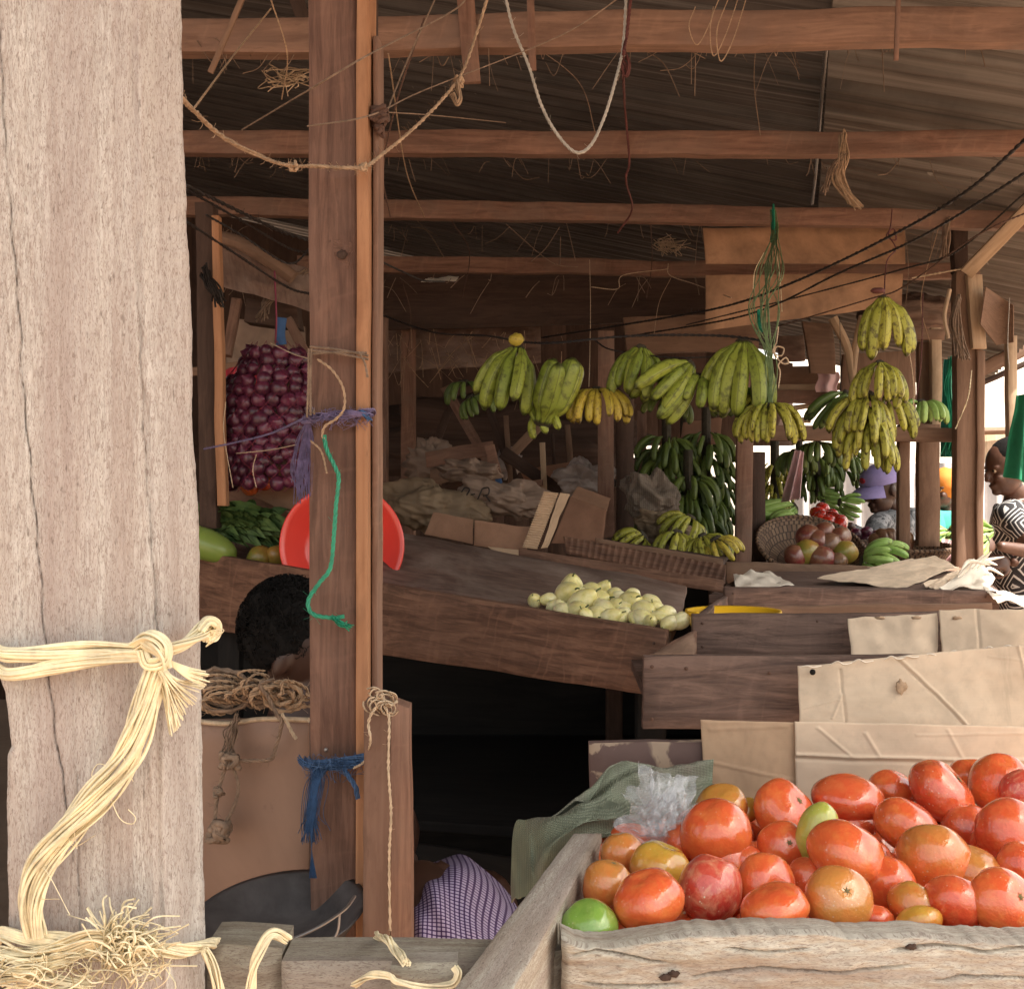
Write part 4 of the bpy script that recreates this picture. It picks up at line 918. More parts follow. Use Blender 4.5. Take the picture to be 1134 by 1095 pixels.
mk('tray_floor',slab([V((.5,2.98,1.245)),V((1.25,2.98,1.245)),V((1.25,2.98,1.225)),V((.5,2.98,1.225))],(.3,.95,0),4,1),M['tray'],td)
for k,(x,y) in enumerate(((.5,2.1),(1.0,1.95),(.75,3.2),(1.2,3.0))): mk('leg',box(V((x,y,.57)),.05,.05,1.14,grain='v'),M['dark'],tb if k<2 else td)
dish=lathe([(.0,0),(.06,0),(.085,.03),(.095,.045),(.1,.047),(.1,.04),(.09,.028),(.065,-.005),(0,-.005)],P(812,700,2.47),48)
mk('dish',dish,M['yellowplastic'],label='yellow plastic dish behind the third tray board',cat='dish')
mk('dish_edge',blob(P(771,688,2.35),(.012,.02,.02),14,10),M['yellowplastic'],label='small yellow plastic piece beside the garden eggs',cat='plastic piece')
# loose papers and card on the farthest tray
for i,(q,m,lb) in enumerate([
 ([(905,640,3.3),(1010,618,3.9),(1045,632,3.6),(1000,652,3.2)],'card2','large pale card sheet lying flat on the farthest right tray'),
 ([(960,628,3.8),(1035,615,4.1),(1062,628,3.8),(1010,640,3.5)],'card2','second pale card sheet overlapping the large flat one'),
 ([(1040,650,3.0),(1085,622,3.3),(1102,640,3.2),(1094,652,3.0)],'paper','crumpled white paper at the right end of the farthest tray'),
 ([(1020,648,3.1),(1062,630,3.4),(1066,640,3.3),(1035,652,3.05)],'card2','torn brown card scrap beside the crumpled white paper'),
 ([(812,636,3.5),(850,632,3.7),(880,648,3.3),(815,652,3.1)],'paper','pale paper scrap at the left end of the farthest tray'),
 ([(1088,650,2.95),(1134,660,2.9),(1170,668,2.8),(1105,668,2.8)],'paper','white paper spilling off the farthest tray below the printed dress')]):
    q=pxp(q); sd=i
    mk('paper_sheet' if m=='paper' else 'card_sheet',cloth(lambda u,v:bil(q,u,v)+V((0,0,(.007 if sd<2 else .014)*nz((u*3,v*3,sd),1)+.003*nz((u*9,v*9,sd),1))),18,12,.002),M[m],label=lb,cat='paper' if m=='paper' else 'card')
for k in range(9):
    a=P(random.uniform(1045,1090),random.uniform(626,650),random.uniform(3.0,3.5)); mk('husk',tube(cr([a,a+V((.03,.02,.02)),a+V((.05+.04*random.random(),.02,.05*random.random()))]),lambda t:.006*math.sin(.3+2.6*t),6,flat=.4),M['paper'],label='curled dry husk lying by the crumpled paper at the foot of the right post',cat='husk',group='dry husks on the farthest tray')
# ================================================================== LEFT DISPLAY STALL
ds=thing('display_stall','long brown display stall with sloping top across the left and middle','stall',P(480,1000,3.0))
mk('front_board',slab([P(205,609,3.38),P(738,699,2.30),P(736,772,2.30),P(205,693,3.38)],(0.01,.03,0),40,6,.003,5,bev=.004),M['tray2'],ds)
mk('display_board',slab([P(205,543,4.15),P(762,649,2.95),P(740,702,2.34)+V((0,0,-.03)),P(205,613,3.41)+V((0,0,-.10))],(0,0,-.02),40,8,.006,6),M['dust'],ds)
mk('rear_rim',slab(quadpx([(574,607,3.28),(802,643,3.0),(802,657,3.0),(574,622,3.28)]),(0,.02,0),24,3,.003,6),M['tray2'],ds)
for k,(px,d) in enumerate(((250,3.3),(724,2.42))): p=P(px,600,d); mk('leg',box(V((p.x,d+.06,.57)),.06,.06,1.14,grain='v'),M['black'],ds)  # legs near-black too: the shade under the stall put into their colour
a=[P(205,693,3.42),P(736,772,2.34)]
# near-black boarding added under the stall so that the hollow stays dark
mk('shade_back_panel',slab([V((-1.4,4.3,1.25)),V((1.3,4.3,1.15)),V((1.3,4.3,0)),V((-1.4,4.3,0))],(0,.02,0),6,4),M['black'],ds,label='soot-black boarding deep under the stall')
mk('shade_end_panel',slab([V((.42,2.36,1.12)),V((1.0,4.3,1.12)),V((1.0,4.3,0)),V((.42,2.36,0))],(.02,0,0),6,4),M['black'],ds)
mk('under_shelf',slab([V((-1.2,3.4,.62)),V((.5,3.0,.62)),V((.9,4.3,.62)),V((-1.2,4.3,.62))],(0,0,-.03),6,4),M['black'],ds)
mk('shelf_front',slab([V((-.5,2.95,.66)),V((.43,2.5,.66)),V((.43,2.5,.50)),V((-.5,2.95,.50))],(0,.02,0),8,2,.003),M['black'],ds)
mk('slatted_crate',slab(quadpx([(624,594,3.42),(804,626,3.12),(803,647,3.10),(628,613,3.40)]),(0,.03,0),200,5,.002,6,disp=lambda u,v:.006*max(0,math.sin(2*math.pi*(u*24+v*.9)))),M['tray2'],label='brown tray with slanting ribs behind the garden eggs',cat='tray')
bt=thing('banana_table','low table with pale worn edge heaped with ripe bananas, centre back','table',P(740,640,3.8))
mk('edge_board',slab(quadpx([(660,596,3.62),(801,619,3.40),(801,627,3.40),(660,603,3.62)]),(0,.03,0),20,2,.003,8),M['mid'],bt)
mk('table_top',slab([P(660,598,3.65),P(801,621,3.43),P(815,602,4.8),P(690,592,4.9)],(0,0,-.02),6,4,.003),M['dark'],bt)
for px,d in ((680,3.7),(795,3.5),(700,4.7),(805,4.7)): p=P(px,600,d); mk('leg',box(V((p.x,d,.62)),.05,.05,1.24,grain='v'),M['dark'],bt)
ft_=thing('produce_table','long table behind the farthest trays carrying baskets and heaps','table',V((1.4,5.0,0)))
mk('front_board',slab(quadpx([(804,622,3.9),(992,628,3.9),(992,655,3.9),(804,655,3.9)]),(0,.03,0),20,3,.003,8),M['mid'],ft_)
mk('table_top',slab([V((.7,3.92,1.225)),V((1.60,3.92,1.225)),V((2.45,6.4,1.225)),V((1.0,6.4,1.225))],(0,0,-.03),6,4),M['mid'],ft_)
for x,y in ((.8,4),(1.5,4),(1.1,6.2),(2.3,6.2)): mk('leg',box(V((x,y,.6)),.06,.06,1.2,grain='v'),M['dark'],ft_)
def nails(par,pts):
    for p in pts: mk('nail',blob(P(*p),(.003,.0015,.003),10,6),M['rust'],par,label='rusty nail head')
nails(tb,[(722,738,1.822),(722,796,1.812),(760,740,1.822),(852,745,1.815)]); nails(tc_,[(778,690,2.295),(778,716,2.288),(905,688,2.285)]); nails(td,[(812,657,2.945),(812,671,2.943),(1092,661,2.897)]); nails(ds,[(430,662,2.905),(724,712,2.315),(724,758,2.315),(560,690,2.625)])
# ---- red basin standing on its edge
ax=Matrix.Rotation(R(8),3,'Z')@Matrix.Rotation(R(82),3,'X')
ba=lathe([(r_*.92,h_) for r_,h_ in ((0,-.115),(.10,-.115),(.125,-.10),(.168,.0),(.180,.006),(.182,.012),(.176,.014),(.164,.004),(.160,-.006),(.155,-.012),(.120,-.094),(.098,-.107),(.09,-.104),(0,-.104))],P(379,604,3.18),64,ax)
mk('basin',ba,M['redplastic'],label='bright red plastic basin standing on its rim behind the main post',cat='basin')
# ---- garden eggs
def egg_mesh(seed):
    g=blob((0,0,0),(.8,.8,1),24,16,.08,1.2,seed); 
    for i,v in enumerate(g.v): 
        if v.z>0: g.v[i]=V((v.x*(1-.22*v.z),v.y*(1-.22*v.z),v.z))
    return mesh('garden_egg',g,M['egg'])
EM=[egg_mesh(k) for k in range(3)]
g=G(); g.add([V((math.cos(a*.5236)*(.34 if a%2 else .16),math.sin(a*.5236)*(.34 if a%2 else .16),.90-(.06 if a%2 else 0))) for a in range(12)]+[V((0,0,.98))],[(k,(k+1)%12,12) for k in range(12)]); tube(cr([V((0,0,.95)),V((.03,0,1.15)),V((.12,0,1.3))]),.06,6,g=g)
ECAP=mesh('cap',g,M['eggcap'])
EG=[(592,665,9,9),(607,664,9,8),(633,650,15,9),(629,659,17,14),(619,672,9,10),(645,668,17,12),(655,655,12,9),(668,652,10,9),(639,677,14,7),(660,664,14,10),(680,660,11,10),(672,674,11,9),(690,682,10,6),(698,668,16,13),(661,681,13,8),(683,672,12,10),(713,676,14,12),(722,668,11,11),(712,685,12,8),(703,684,9,8),(730,684,9,7),(737,680,11,9),(752,688,11,9),(741,690,10,6),(676,684,12,8),(650,684,11,6),(625,677,11,7),(688,663,9,8),(720,688,9,6),(728,675,10,8),(700,655+3,8,8),(644,658,9,8),(665,672,10,8),(755,684,8,8),(690,674,10,9),(708,668,9,9),(613,671,8,6)]
def dfront(px): # distance of the front board top edge at a pixel column
    A=P(205,609,3.38);B=P(738,699,2.30); k=(px-567)/F
    t_=(k*A.y-A.x)/((B.x-A.x)-k*(B.y-A.y)); return lerp(A.y,B.y,t_)
rnd=random.Random(3)
for i,(x,y,rx,ry) in enumerate(EG):
    yb=611+(x-205)/533*88; lift=(yb+4-y)
    d=dfront(x)+.05+max(0,lift)*.0065; r=rx/F*d*1.12
    spec={2:'pale striped garden egg lying on top at the left of the pile',7:'round white garden egg on top of the pile, second peak',13:'largest pale yellow garden egg, right of the pile middle',1:'lone round white garden egg at the left end of the pile'}.get(i)
    o=inst('garden_egg',EM[i%3],None,P(x,y,d),(rnd.uniform(.6,2.2),rnd.uniform(-.8,.8),rnd.uniform(-1.2,1.2)),(r,r,r*1.12),spec or 'small cream and green garden egg in the pile on the brown stall','garden egg','garden eggs piled on the display stall')
    inst('cap',ECAP,o,(0,0,0))
# ---- bananas
def banana_mesh(a0,a1,fat,mat,seed=0,stem=.12):
    N=18; sides=15; rnd=random.Random(seed); path=[V((0,0,0))]; 
    for i in range(N): a=R(lerp(a0,a1,(i+.5)/N)); path.append(path[-1]+V((math.cos(a),0,-math.sin(a)))/N)
    def rad(t):
        if t<stem: return lerp(.30,.38,t/stem)
        if t<.32: k=(t-stem)/(.32-stem); return lerp(.38,.94,k*k*(3-2*k))
        if t<.8: return .94+.06*math.sin((t-.32)/.48*math.pi)
        k=(t-.8)/.2; return max(.16,.94*math.sqrt(max(0,1-k*k))+.0) if k<.97 else .20
    g=G(); T,U=frames(path); vs=[];uv=[]
    for i,p in enumerate(path):
        t=i/N; W=T[i].cross(U[i]); 
        for k in range(sides+1):
            a=6.2832*k/sides; rr=fat*rad(t)*(1+.11*math.cos(5*a)); vs.append(p+U[i]*math.cos(a)*rr+W*math.sin(a)*rr); uv.append((t,k/sides*.05))
    m=sides+1; g.add(vs,[(i*m+k,i*m+k+1,(i+1)*m+k+1,(i+1)*m+k) for i in range(N) for k in range(sides)],uv)
    g.add([vs[N*m+k] for k in range(sides)],[tuple(range(sides))],[(1,0)]*sides)
    return mesh('banana',g,B_[mat])
BM={}
def bmesh_(kind,mat,fat,v):
    k=(kind,mat,fat,v)
    if k not in BM:
        fat=fat*(.78 if kind=='hang' else .84); a={'skirt':(12,104),'hang':(48,98),'fall':(36,100),'wide':(-8,96),'long':(60,84)}[kind]; BM[k]=banana_mesh(a[0]+v*7-7,a[1]+v*5-5,fat*(1+.05*v),mat,v)
    return BM[k]
crg=blob((0,0,0),(1,.8,.55),14,10,.25,2,1); CROWN=mesh('crown',crg,M['crown'])
def hand(label,px,py,d,n,ph0,ph1,L,fat,mat,kind,tilt=0,cr_=.02,rows=1,rowdz=.03,group='banana hands hanging from the beams',tx=0,name='banana_hand',seed=None,cat='bananas'):
    rnd=random.Random(seed if seed is not None else int(px*3+py))
    t_=thing(name,label,cat,P(px,py,d),group,(R(tx),R(tilt),0))
    inst('crown',CROWN,t_,(0,0,0),(0,0,rnd.random()),(cr_*1.15,cr_*1.0,cr_*1.1))
    for r in range(rows):
        nn=n if isinstance(n,int) else n[r]
        for i in range(nn):
            ph=R(lerp(ph0,ph1,(i+.5)/nn)+rnd.uniform(-7,7)+r*180/nn); l=L*rnd.uniform(.86,1.08)
            inst('banana',bmesh_(kind,mat,fat,rnd.randrange(3)),t_,(cr_*.8*math.cos(ph),cr_*.8*math.sin(ph),-rowdz*r),(rnd.uniform(-.12,.12),rnd.uniform(-.12,.1),ph),(l,l*rnd.uniform(.9,1.1),l))
    return t_
hand('four fat green plantains hanging at the left end of the row, stub on top',574,386,3.3,5,-205,-20,.195,.125,'green','hang',12)
mk('stalk_end',blob(P(572,376,3.28),(.022,.02,.018),18,12,.2,2),B_['yellow'],label='round yellow cut stalk end on top of the leftmost green plantains',cat='banana stalk')
hand('curved green plantain pair pointing upward beside the leftmost cluster',600,468,3.28,5,-200,20,.19,.16,'green','long',194)
hand('small green plantain tips just under the upward pointing pair',604,455,3.34,3,-180,-60,.10,.16,'green','skirt',-20)
hand('small yellow hand of bananas in front of the pinkish post',661,432,3.35,11,-205,25,.125,.115,'yellow','skirt',0,.018)
hand('green hand hanging from the wire right of the pinkish post',710,386,3.35,9,-210,10,.155,.12,'green','hang',12)
hand('green hand leaning left with long curved fingers, middle of the row',764,404,3.3,8,-205,-20,.18,.12,'green','hang',40)
hand('drooping green fingers below the left-leaning hand',776,418,3.32,7,-190,15,.135,.13,'green','skirt',6)
hand('dark green small hand tucked behind the left-leaning hand',742,440,3.42,7,-200,10,.09,.14,'dark','skirt',10)
hand('tall hand of long green plantains left of the green string',824,380,3.28,9,-215,20,.215,.115,'green','hang',6)
hand('shadowed underside fingers beneath the tall plantain hand',815,430,3.38,6,-200,0,.11,.13,'dark','skirt',-4)
hand('round many-fingered yellow-green hand hung on the green string',851,452,3.2,(15,10),-215,35,.125,.085,'ygreen','skirt',0,.026,rows=2,rowdz=-.012)
hand('few small fingers above the round many-fingered hand',836,442,3.26,4,-180,-20,.07,.16,'ygreen','hang',40)
hand('top hand of the tall right stack, hung from the maroon cord',978,330,3.2,9,-215,30,.170,.105,'ygreen','hang',0,.012)
hand('second hand of the tall right stack, smooth yellow-green fingers',974,402,3.18,11,-215,35,.130,.105,'ygreen','fall',0,.014)
hand('third hand of the tall right stack, mottled fingers with black marks',960,438,3.2,(12,8),-215,35,.14,.095,'ygreen','fall',8,.024,rows=2)
hand('fourth and lowest hand of the tall right stack',964,466,3.2,(13,9),-215,35,.125,.095,'ygreen','fall',2,.026,rows=2)
hand('hand bulging right halfway down the tall right stack',984,440,3.26,7,-160,40,.13,.10,'ygreen','fall',-10)
hand('green fingers leaning left of the tall right stack',938,438,3.5,7,-200,-60,.15,.10,'dark','hang',38)
hand('arched pale green hand right of the tall stack, before the rail',1020,446,3.9,9,-150,45,.105,.115,'bright','wide',0,.02)
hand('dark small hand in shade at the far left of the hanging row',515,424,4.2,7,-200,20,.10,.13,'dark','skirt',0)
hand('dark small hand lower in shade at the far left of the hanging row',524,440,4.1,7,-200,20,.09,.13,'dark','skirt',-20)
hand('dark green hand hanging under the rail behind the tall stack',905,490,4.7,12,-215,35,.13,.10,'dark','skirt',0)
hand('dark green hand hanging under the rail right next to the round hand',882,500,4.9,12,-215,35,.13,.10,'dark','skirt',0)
# deep green masses
def stalk(label,px,pt,pb,d,R0,mat,rows,n,L=.15,fat=.10,seed=1,grp='green banana stalks hanging at the back'):
    a=P(px,pt,d); b=P(px,pb,d); rnd=random.Random(seed); t_=thing('banana_stalk',label,'banana stalk',a,grp)
    g=tube([V((0,0,.12)),V((0,0,-(a.z-b.z)))],.02,8); o=bpy.data.objects.new('stem',mesh('stem',g,M['crown'])); C.objects.link(o); o.parent=t_
    for r in range(rows):
        z=-(a.z-b.z-.1)*r/max(1,rows-1)
        for i in range(n):
            ph=R(-205+230*(i+.5)/n+rnd.uniform(-10,10)+(r%2)*9)
            l=L*rnd.uniform(.85,1.1); inst('banana',bmesh_('skirt' if rnd.random()<.6 else 'hang',mat,fat,rnd.randrange(3)),t_,(R0*math.cos(ph),R0*math.sin(ph),z+rnd.uniform(-.015,.015)),(rnd.uniform(-.2,.2),rnd.uniform(-.3,.15),ph),(l,l,l))
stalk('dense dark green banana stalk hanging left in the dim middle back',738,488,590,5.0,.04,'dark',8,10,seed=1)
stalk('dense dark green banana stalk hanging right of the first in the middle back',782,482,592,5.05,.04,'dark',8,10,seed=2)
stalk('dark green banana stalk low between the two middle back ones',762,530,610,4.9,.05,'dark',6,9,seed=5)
stalk('small green stalk at the upper middle behind the middle back ones',758,484,540,5.3,.05,'green',5,9,.12,seed=6)
stalk('banana stalk hanging behind the pale pink plastic, yellow-green',858,515,570,5.3,.03,'ygreen',4,8,.11,seed=7)
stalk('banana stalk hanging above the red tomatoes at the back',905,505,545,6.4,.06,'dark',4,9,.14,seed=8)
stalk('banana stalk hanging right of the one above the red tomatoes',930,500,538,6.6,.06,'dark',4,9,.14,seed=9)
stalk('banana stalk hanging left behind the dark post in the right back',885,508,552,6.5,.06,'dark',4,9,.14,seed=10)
GPi='banana hands lying on the tables'
for a in [
 ('bright green hand lying at the back right, pointing left of the basket',880,562,4.75,8,-200,20,.19,.11,'bright','hang',58),
 ('bright green hand below the first, half behind the dark post',872,580,4.6,8,-200,20,.18,.11,'bright','hang',75),
 ('bright green hand tips right of the pink plastic',884,574,4.5,6,-200,20,.12,.13,'bright','skirt',40),
 ('pale green hand lying in front of the round far basket',955,622,4.1,7,-150,-10,.14,.11,'bright','wide',-78),
 ('pale green hand beside the far basket, arched fingers to the right',966,615,4.2,7,-170,0,.13,.11,'bright','wide',-60),
 ('far green hand lying beyond the red tomatoes',912,556,6.2,7,-200,0,.12,.11,'bright','hang',-70),
 ('far green hand beyond the red tomatoes, right one',930,556,6.1,7,-200,0,.12,.11,'bright','hang',-75),
 ('far pale hand behind the heap of red tomatoes, topmost',905,546,6.4,7,-200,0,.12,.11,'bright','hang',-80),
 ('ripe yellow-green hand lying on the banana table, right end',778,594,3.75,9,-200,20,.11,.11,'ygreen','skirt',-20),
 ('ripe hand lying on the banana table next to the right end',792,598,3.7,7,-200,20,.10,.11,'yellow','skirt',-30),
 ('ripe hand lying at the middle of the banana table',750,590,3.8,8,-200,20,.12,.11,'ygreen','skirt',10),
 ('ripe hand in the shade at the left end of the banana table',712,594,3.85,7,-200,20,.11,.11,'ygreen','skirt',50),
 ('dark hand behind the sacks on the banana table',765,604-30,4.0,8,-200,20,.12,.11,'ygreen','skirt',30),
 ('green hand held by the woman in the printed dress',1098,588,4.8,6,-200,10,.17,.11,'bright','hang',80),
 ('second green hand held low by the woman in the printed dress',1092,598,4.75,6,-200,10,.16,.11,'bright','hang',68),
 ('green plantain lying at the foot of the right post',1078,622,4.6,4,-180,0,.14,.12,'dark','hang',30),
 ('small green hand behind the twin post at far right',1050,590,5.8,6,-200,10,.14,.12,'bright','hang',70)]:
    hand(*a,group=GPi)
# ---- baskets
def basket(label,px,py,d,r,h,tx,ty=0,sc=(1,1)):
    ax=Matrix.Rotation(R(ty),3,'Y')@Matrix.Rotation(R(tx),3,'X'); t_=thing('basket',label,'basket',P(px,py,d))
    mk('bowl',lathe([(.0,0),(r*.45,0),(r*.78,h*.35),(r*.95,h*.8),(r,h),(r*.97,h),(r*.9,h*.78),(r*.73,h*.38),(r*.42,.01),(0,.01)],P(px,py,d),56,ax,uvs=6.28*r,sc=sc),M['wicker'],t_)
    c=P(px,py,d); g=twine([c+ax@V((r*math.cos(a)*sc[0],r*math.sin(a)*sc[1],h)) for a in [6.2832*k/48 for k in range(49)]],.009,3,.05); mk('rim',g,M['wicker'],t_); return t_,ax
bk1,_=basket('round wicker basket tilted to show avocados and mangoes',893,630,4.3,.195,.10,32,4)
bk2,_=basket('shallow wide wicker basket beside the twin posts',1000,632,4.7,.19,.10,4,0)
def roundfruit(name,lab,cat,px,py,d,r,mat,grp,asp=1.15,seed=0,lobs=0):  # one fruit
    k=(mat,round(asp,2)); 
    if k not in TM: TM[k]=mesh(name,blob((0,0,0),(1,1,asp),26,18,.08,1.3,seed),T_[mat] if mat in T_ else M[mat])
    rnd=random.Random(int(px*9+py)); return inst(name,TM[k],None,P(px,py,d),(rnd.uniform(.3,1.4),rnd.uniform(-.6,.6),rnd.random()*6),r,lab,cat,grp)
AV=[(905,600,13,'avo2','dark red-brown fruit at the back of the tilted basket'),(893,612,14,'mango','olive-brown avocado left of centre in the tilted basket'),(918,603,13,'avo','brown avocado standing in the centre of the tilted basket'),(936,612,13,'mango','greenish brown avocado at the right rim of the tilted basket'),(910,619,14,'avo2','grey-brown mango lying lowest in the tilted basket'),(928,622,10,'avo','small brown avocado low at the right of the tilted basket'),(895,594,13,'avo2','maroon mango at the top left of the tilted basket'),(912,590,12,'avo2','crimson mango topping the tilted basket'),(930,596,12,'avo2','red mango at the upper right of the tilted basket'),(880,616,12,'avo2','shadowed maroon mango at the left in the tilted basket')]
for x,y,r,m,lb in AV: roundfruit('avocado' if 'avocado' in lb else 'mango',lb,'avocado' if 'avocado' in lb else 'mango',x,y,4.25-(y-590)*.003,r/F*4.2,m,'fruit in the tilted basket')
rnd=random.Random(2)
for k in range(26):
    x=rnd.uniform(890,932); y=583-rnd.random()*20*(1-abs(x-911)/26); roundfruit('small_tomato','small bright red tomato in the far heap behind the tilted basket','tomato',x,y,4.9+(583-y)*.02,.033,'scarlet','small tomatoes heaped at the back',.85)
for k in range(14):
    x=rnd.uniform(962,1004); y=605-rnd.random()*10; roundfruit('cocoyam','dull brown root lying in the shallow wide basket','root',x,y,4.75,.035,'avo','roots in the shallow wide basket',1.3)
for k,(x,y) in enumerate(((948,592),(958,598),(970,594),(960,590))):
    roundfruit('shallot','pale pink bulb near the capped man','bulb',x,y,4.9,.026,'onion','pale bulbs beyond the baskets',1.1)
mk('wrapping',blob(P(952,600,4.95),(.12,.08,.035),30,18,.4,3,5,fine=.2),M['pinkcloth'],label='pale crumpled wrapping by the capped man\'s hand',cat='wrapping')
# ---- sacks, boxes, clutter in the middle back
def lump(name,label,cat,px,py,d,r,mat,seed,amp=.3,f=2.2,rot=0,fine=.06):
    g=blob((0,0,0),r,110,76,amp,f,seed,fine=fine)
    for i,v in enumerate(g.v):
        fo=(abs(nz(v,9,seed))*.5+abs(nz(v,22,seed+3))*.28)*min(r); g.v[i]=v-v.normalized()*fo if v.length>0 else v
    g.xf(Matrix.Rotation(rot,4,'Y')); c=P(px,py,d); g.v=[v+c for v in g.v]; return mk(name,g,mat if not isinstance(mat,str) else M[mat],label=label,cat=cat)
lump('sack','stained tan sack slumped behind the red basin','sack',478,560,3.85,(.21,.12,.085),'sacktan',3,.25,1.6,R(12))
sk=lump('sack','grey-brown sack with black scribbled marks behind the cardboard box','sack',563,552,3.9,(.17,.10,.07),'sackgrey',5,.3,2,R(8))
lump('sack','brown sack lying on the others, under the leaning sticks','sack',520,522,4.3,(.12,.1,.05),'sackgrey',8,.3,2.3,R(4))
lump('sack','greyish wrapped bundle behind the pinkish post','bundle',650,530,4.8,(.14,.1,.085),'greystuff',9,.35,2,R(10))
lump('sack','pale tan sack leaning right of the dark post','sack',722,552,4.35,(.13,.1,.105),'sackweave',11,.3,1.6,R(35))
lump('sack','open brown sack of dry leaves on the banana table','sack',738,584,4.1,(.11,.09,.06),'sacktan',14,.4,2.4,R(20))
# scribbled marks on the grey-brown sack
def scrib(pts,d=3.765): return tube(cr(pxp(pts,d),5),.0022,4,flat=.4)
g=G()
for pts in ([(511,545),(515,540),(520,542),(516,549),(513,553)],[(521,548),(526,547)],[(529,553),(534,541)],[(534,541),(541,540),(541,547),(535,549)],[(537,548),(543,555)]): g.merge(scrib(pts,3.79))
o=mk('scribbled_mark',g,M['blackrope']); o.parent=sk; o.location=WL[o.name]-WL[sk.name]
bx=thing('cardboard_box','low opened cardboard box with ribbed end flap in front of the sacks','cardboard box',P(560,610,3.6))
cardpx('left_panel','',[(480,567,3.62),(524,575,3.56),(523,603,3.56),(470,591,3.62)],'card3',[],24,10,parent=bx,seed=7)
cardpx('right_panel','',[(526,576,3.55),(590,584,3.48),(583,612,3.48),(525,604,3.55)],'card3',[],24,10,parent=bx,seed=8)
mk('ribbed_flap',slab(quadpx([(602,544,3.50),(618,546,3.52),(594,608,3.46),(578,606,3.44)]),(0.003,.006,0),4,150,0,disp=lambda u,v:.003*math.sin(v*2*math.pi*24)),M['card'],bx,label='ribbed inner layer of the torn flap')
cardpx('end_flap','',[(620,546,3.52),(630,548,3.54),(606,606,3.48),(598,608,3.46)],'card',[],10,16,parent=bx,seed=9,rough=.006)
cardpx('under_flap','',[(540,605,3.4),(578,609,3.36),(577,619,3.34),(548,612,3.38)],'card',[],10,6,parent=bx,seed=3)
b2=thing('cardboard_box','plain brown cardboard box left of the pinkish post','cardboard box',P(640,600,3.75))
cardpx('front_panel','',[(632,550,3.74),(672,564,3.70),(668,600,3.70),(610,602,3.74)],'card4',[],20,12,parent=b2,seed=12)
cardpx('top_panel','',[(640,538,3.95),(676,552,3.92),(672,566,3.70),(632,552,3.74)],'card3',[],20,12,parent=b2,seed=13)
crt=thing('wooden_crate','broken reddish crate behind the tan sack','crate',P(500,540,4.6))
for k,(q) in enumerate(([(470,500,4.6),(545,488,4.5),(548,504,4.5),(472,518,4.6)],[(476,520,4.6),(548,508,4.5),(550,524,4.5),(478,538,4.6)],[(536,494,4.45),(548,492,4.45),(556,528,4.45),(544,530,4.45)])):
    mk('slat',slab(quadpx(q),(0,.02,0),8,2,.004,8),M['red' if k!=1 else 'mid'],crt)
st=[((492,428,5.2),(540,512,5.0),11,'red','leaning reddish stick, left one of the crossed sticks'),((534,430,5.3),(575,545,5.1),10,'dark','dark leaning stick crossing behind the others'),
 ((612,455,5.1),(560,510,5.0),11,'mid','brown stick leaning to the right under the upward plantains'),((500,446,5.4),(470,520,5.2),9,'dark','dark prop at the left of the crossed sticks'),
 ((600,490,4.9),(603,545,4.85),6,'pale','pale split stick end standing over the sacks'),((556,500,5.0),(620,545,4.9),14,'dark','dark plank slanting down to the pale split stick'),
 ((560,460,5.2),(566,545,5.1),6,'mid','upright slat in the middle of the crossed sticks'),((628,470,5.6),(634,530,5.5),7,'mid','upright slat behind the pale split stick'),((545,540,4.85),(600,535,4.8),7,'red','short red plank on the crossed sticks'),
 ((540,520,4.7),(552,548,4.7),6,'mid','short stub leaning on the brown sack'),((612,480,5.5),(616,540,5.5),4,'dark','thin dark slat right of the crossed sticks')]
for a,b,w,m,lb in st: mk('stick',bar(P(*a),P(*b),w/F*5,.03,nu=8,rough=.003),M[m],label=lb,cat='stick',group='sticks leaning at the back')
mk('blue_rag',blob(P(564,512,5.3),(.055,.03,.07),24,16,.5,3,2,fine=.1),M['greystuff'],label='grey-blue rag caught in the crossed sticks',cat='rag')
mk('blue_rag',blob(P(551,520+18,4.9),(.02,.02,.05),16,12,.4,3,3),M['bluecloth'],label='small blue scrap on the sacks',cat='rag')
mk('leopard_cloth',blob(P(478,512,4.7),(.10,.06,.085),30,20,.5,3,7,fine=.2),M['sackgrey'],label='pale tangled cloth behind the tan sack',cat='cloth')
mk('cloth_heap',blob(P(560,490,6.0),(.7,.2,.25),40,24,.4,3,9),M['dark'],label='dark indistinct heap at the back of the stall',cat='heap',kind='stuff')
cardpx('board_scrap','brown board scrap standing behind the crossed sticks',[(575,520,5.4),(640,510,5.4),(645,545,5.4),(590,550,5.4)],'card4',[],10,6,seed=14,cat='board')
cardpx('board_scrap','hanging brown card behind the drooping green fingers',[(757,468,5.2),(800,462,5.2),(798,492,5.2),(752,494,5.2)],'card4',[],10,6,seed=15,cat='board')
# white far things seen through gaps
mk('bright_sheet',slab([V((-.2,14,2.0)),V((3.1,14,2.0)),V((3.1,14,1.2)),V((-.2,14,1.2))],(0,.1,0),2,2),M['whitewall'],label='pale wall strip beyond the back of the stall',cat='wall') if False else None
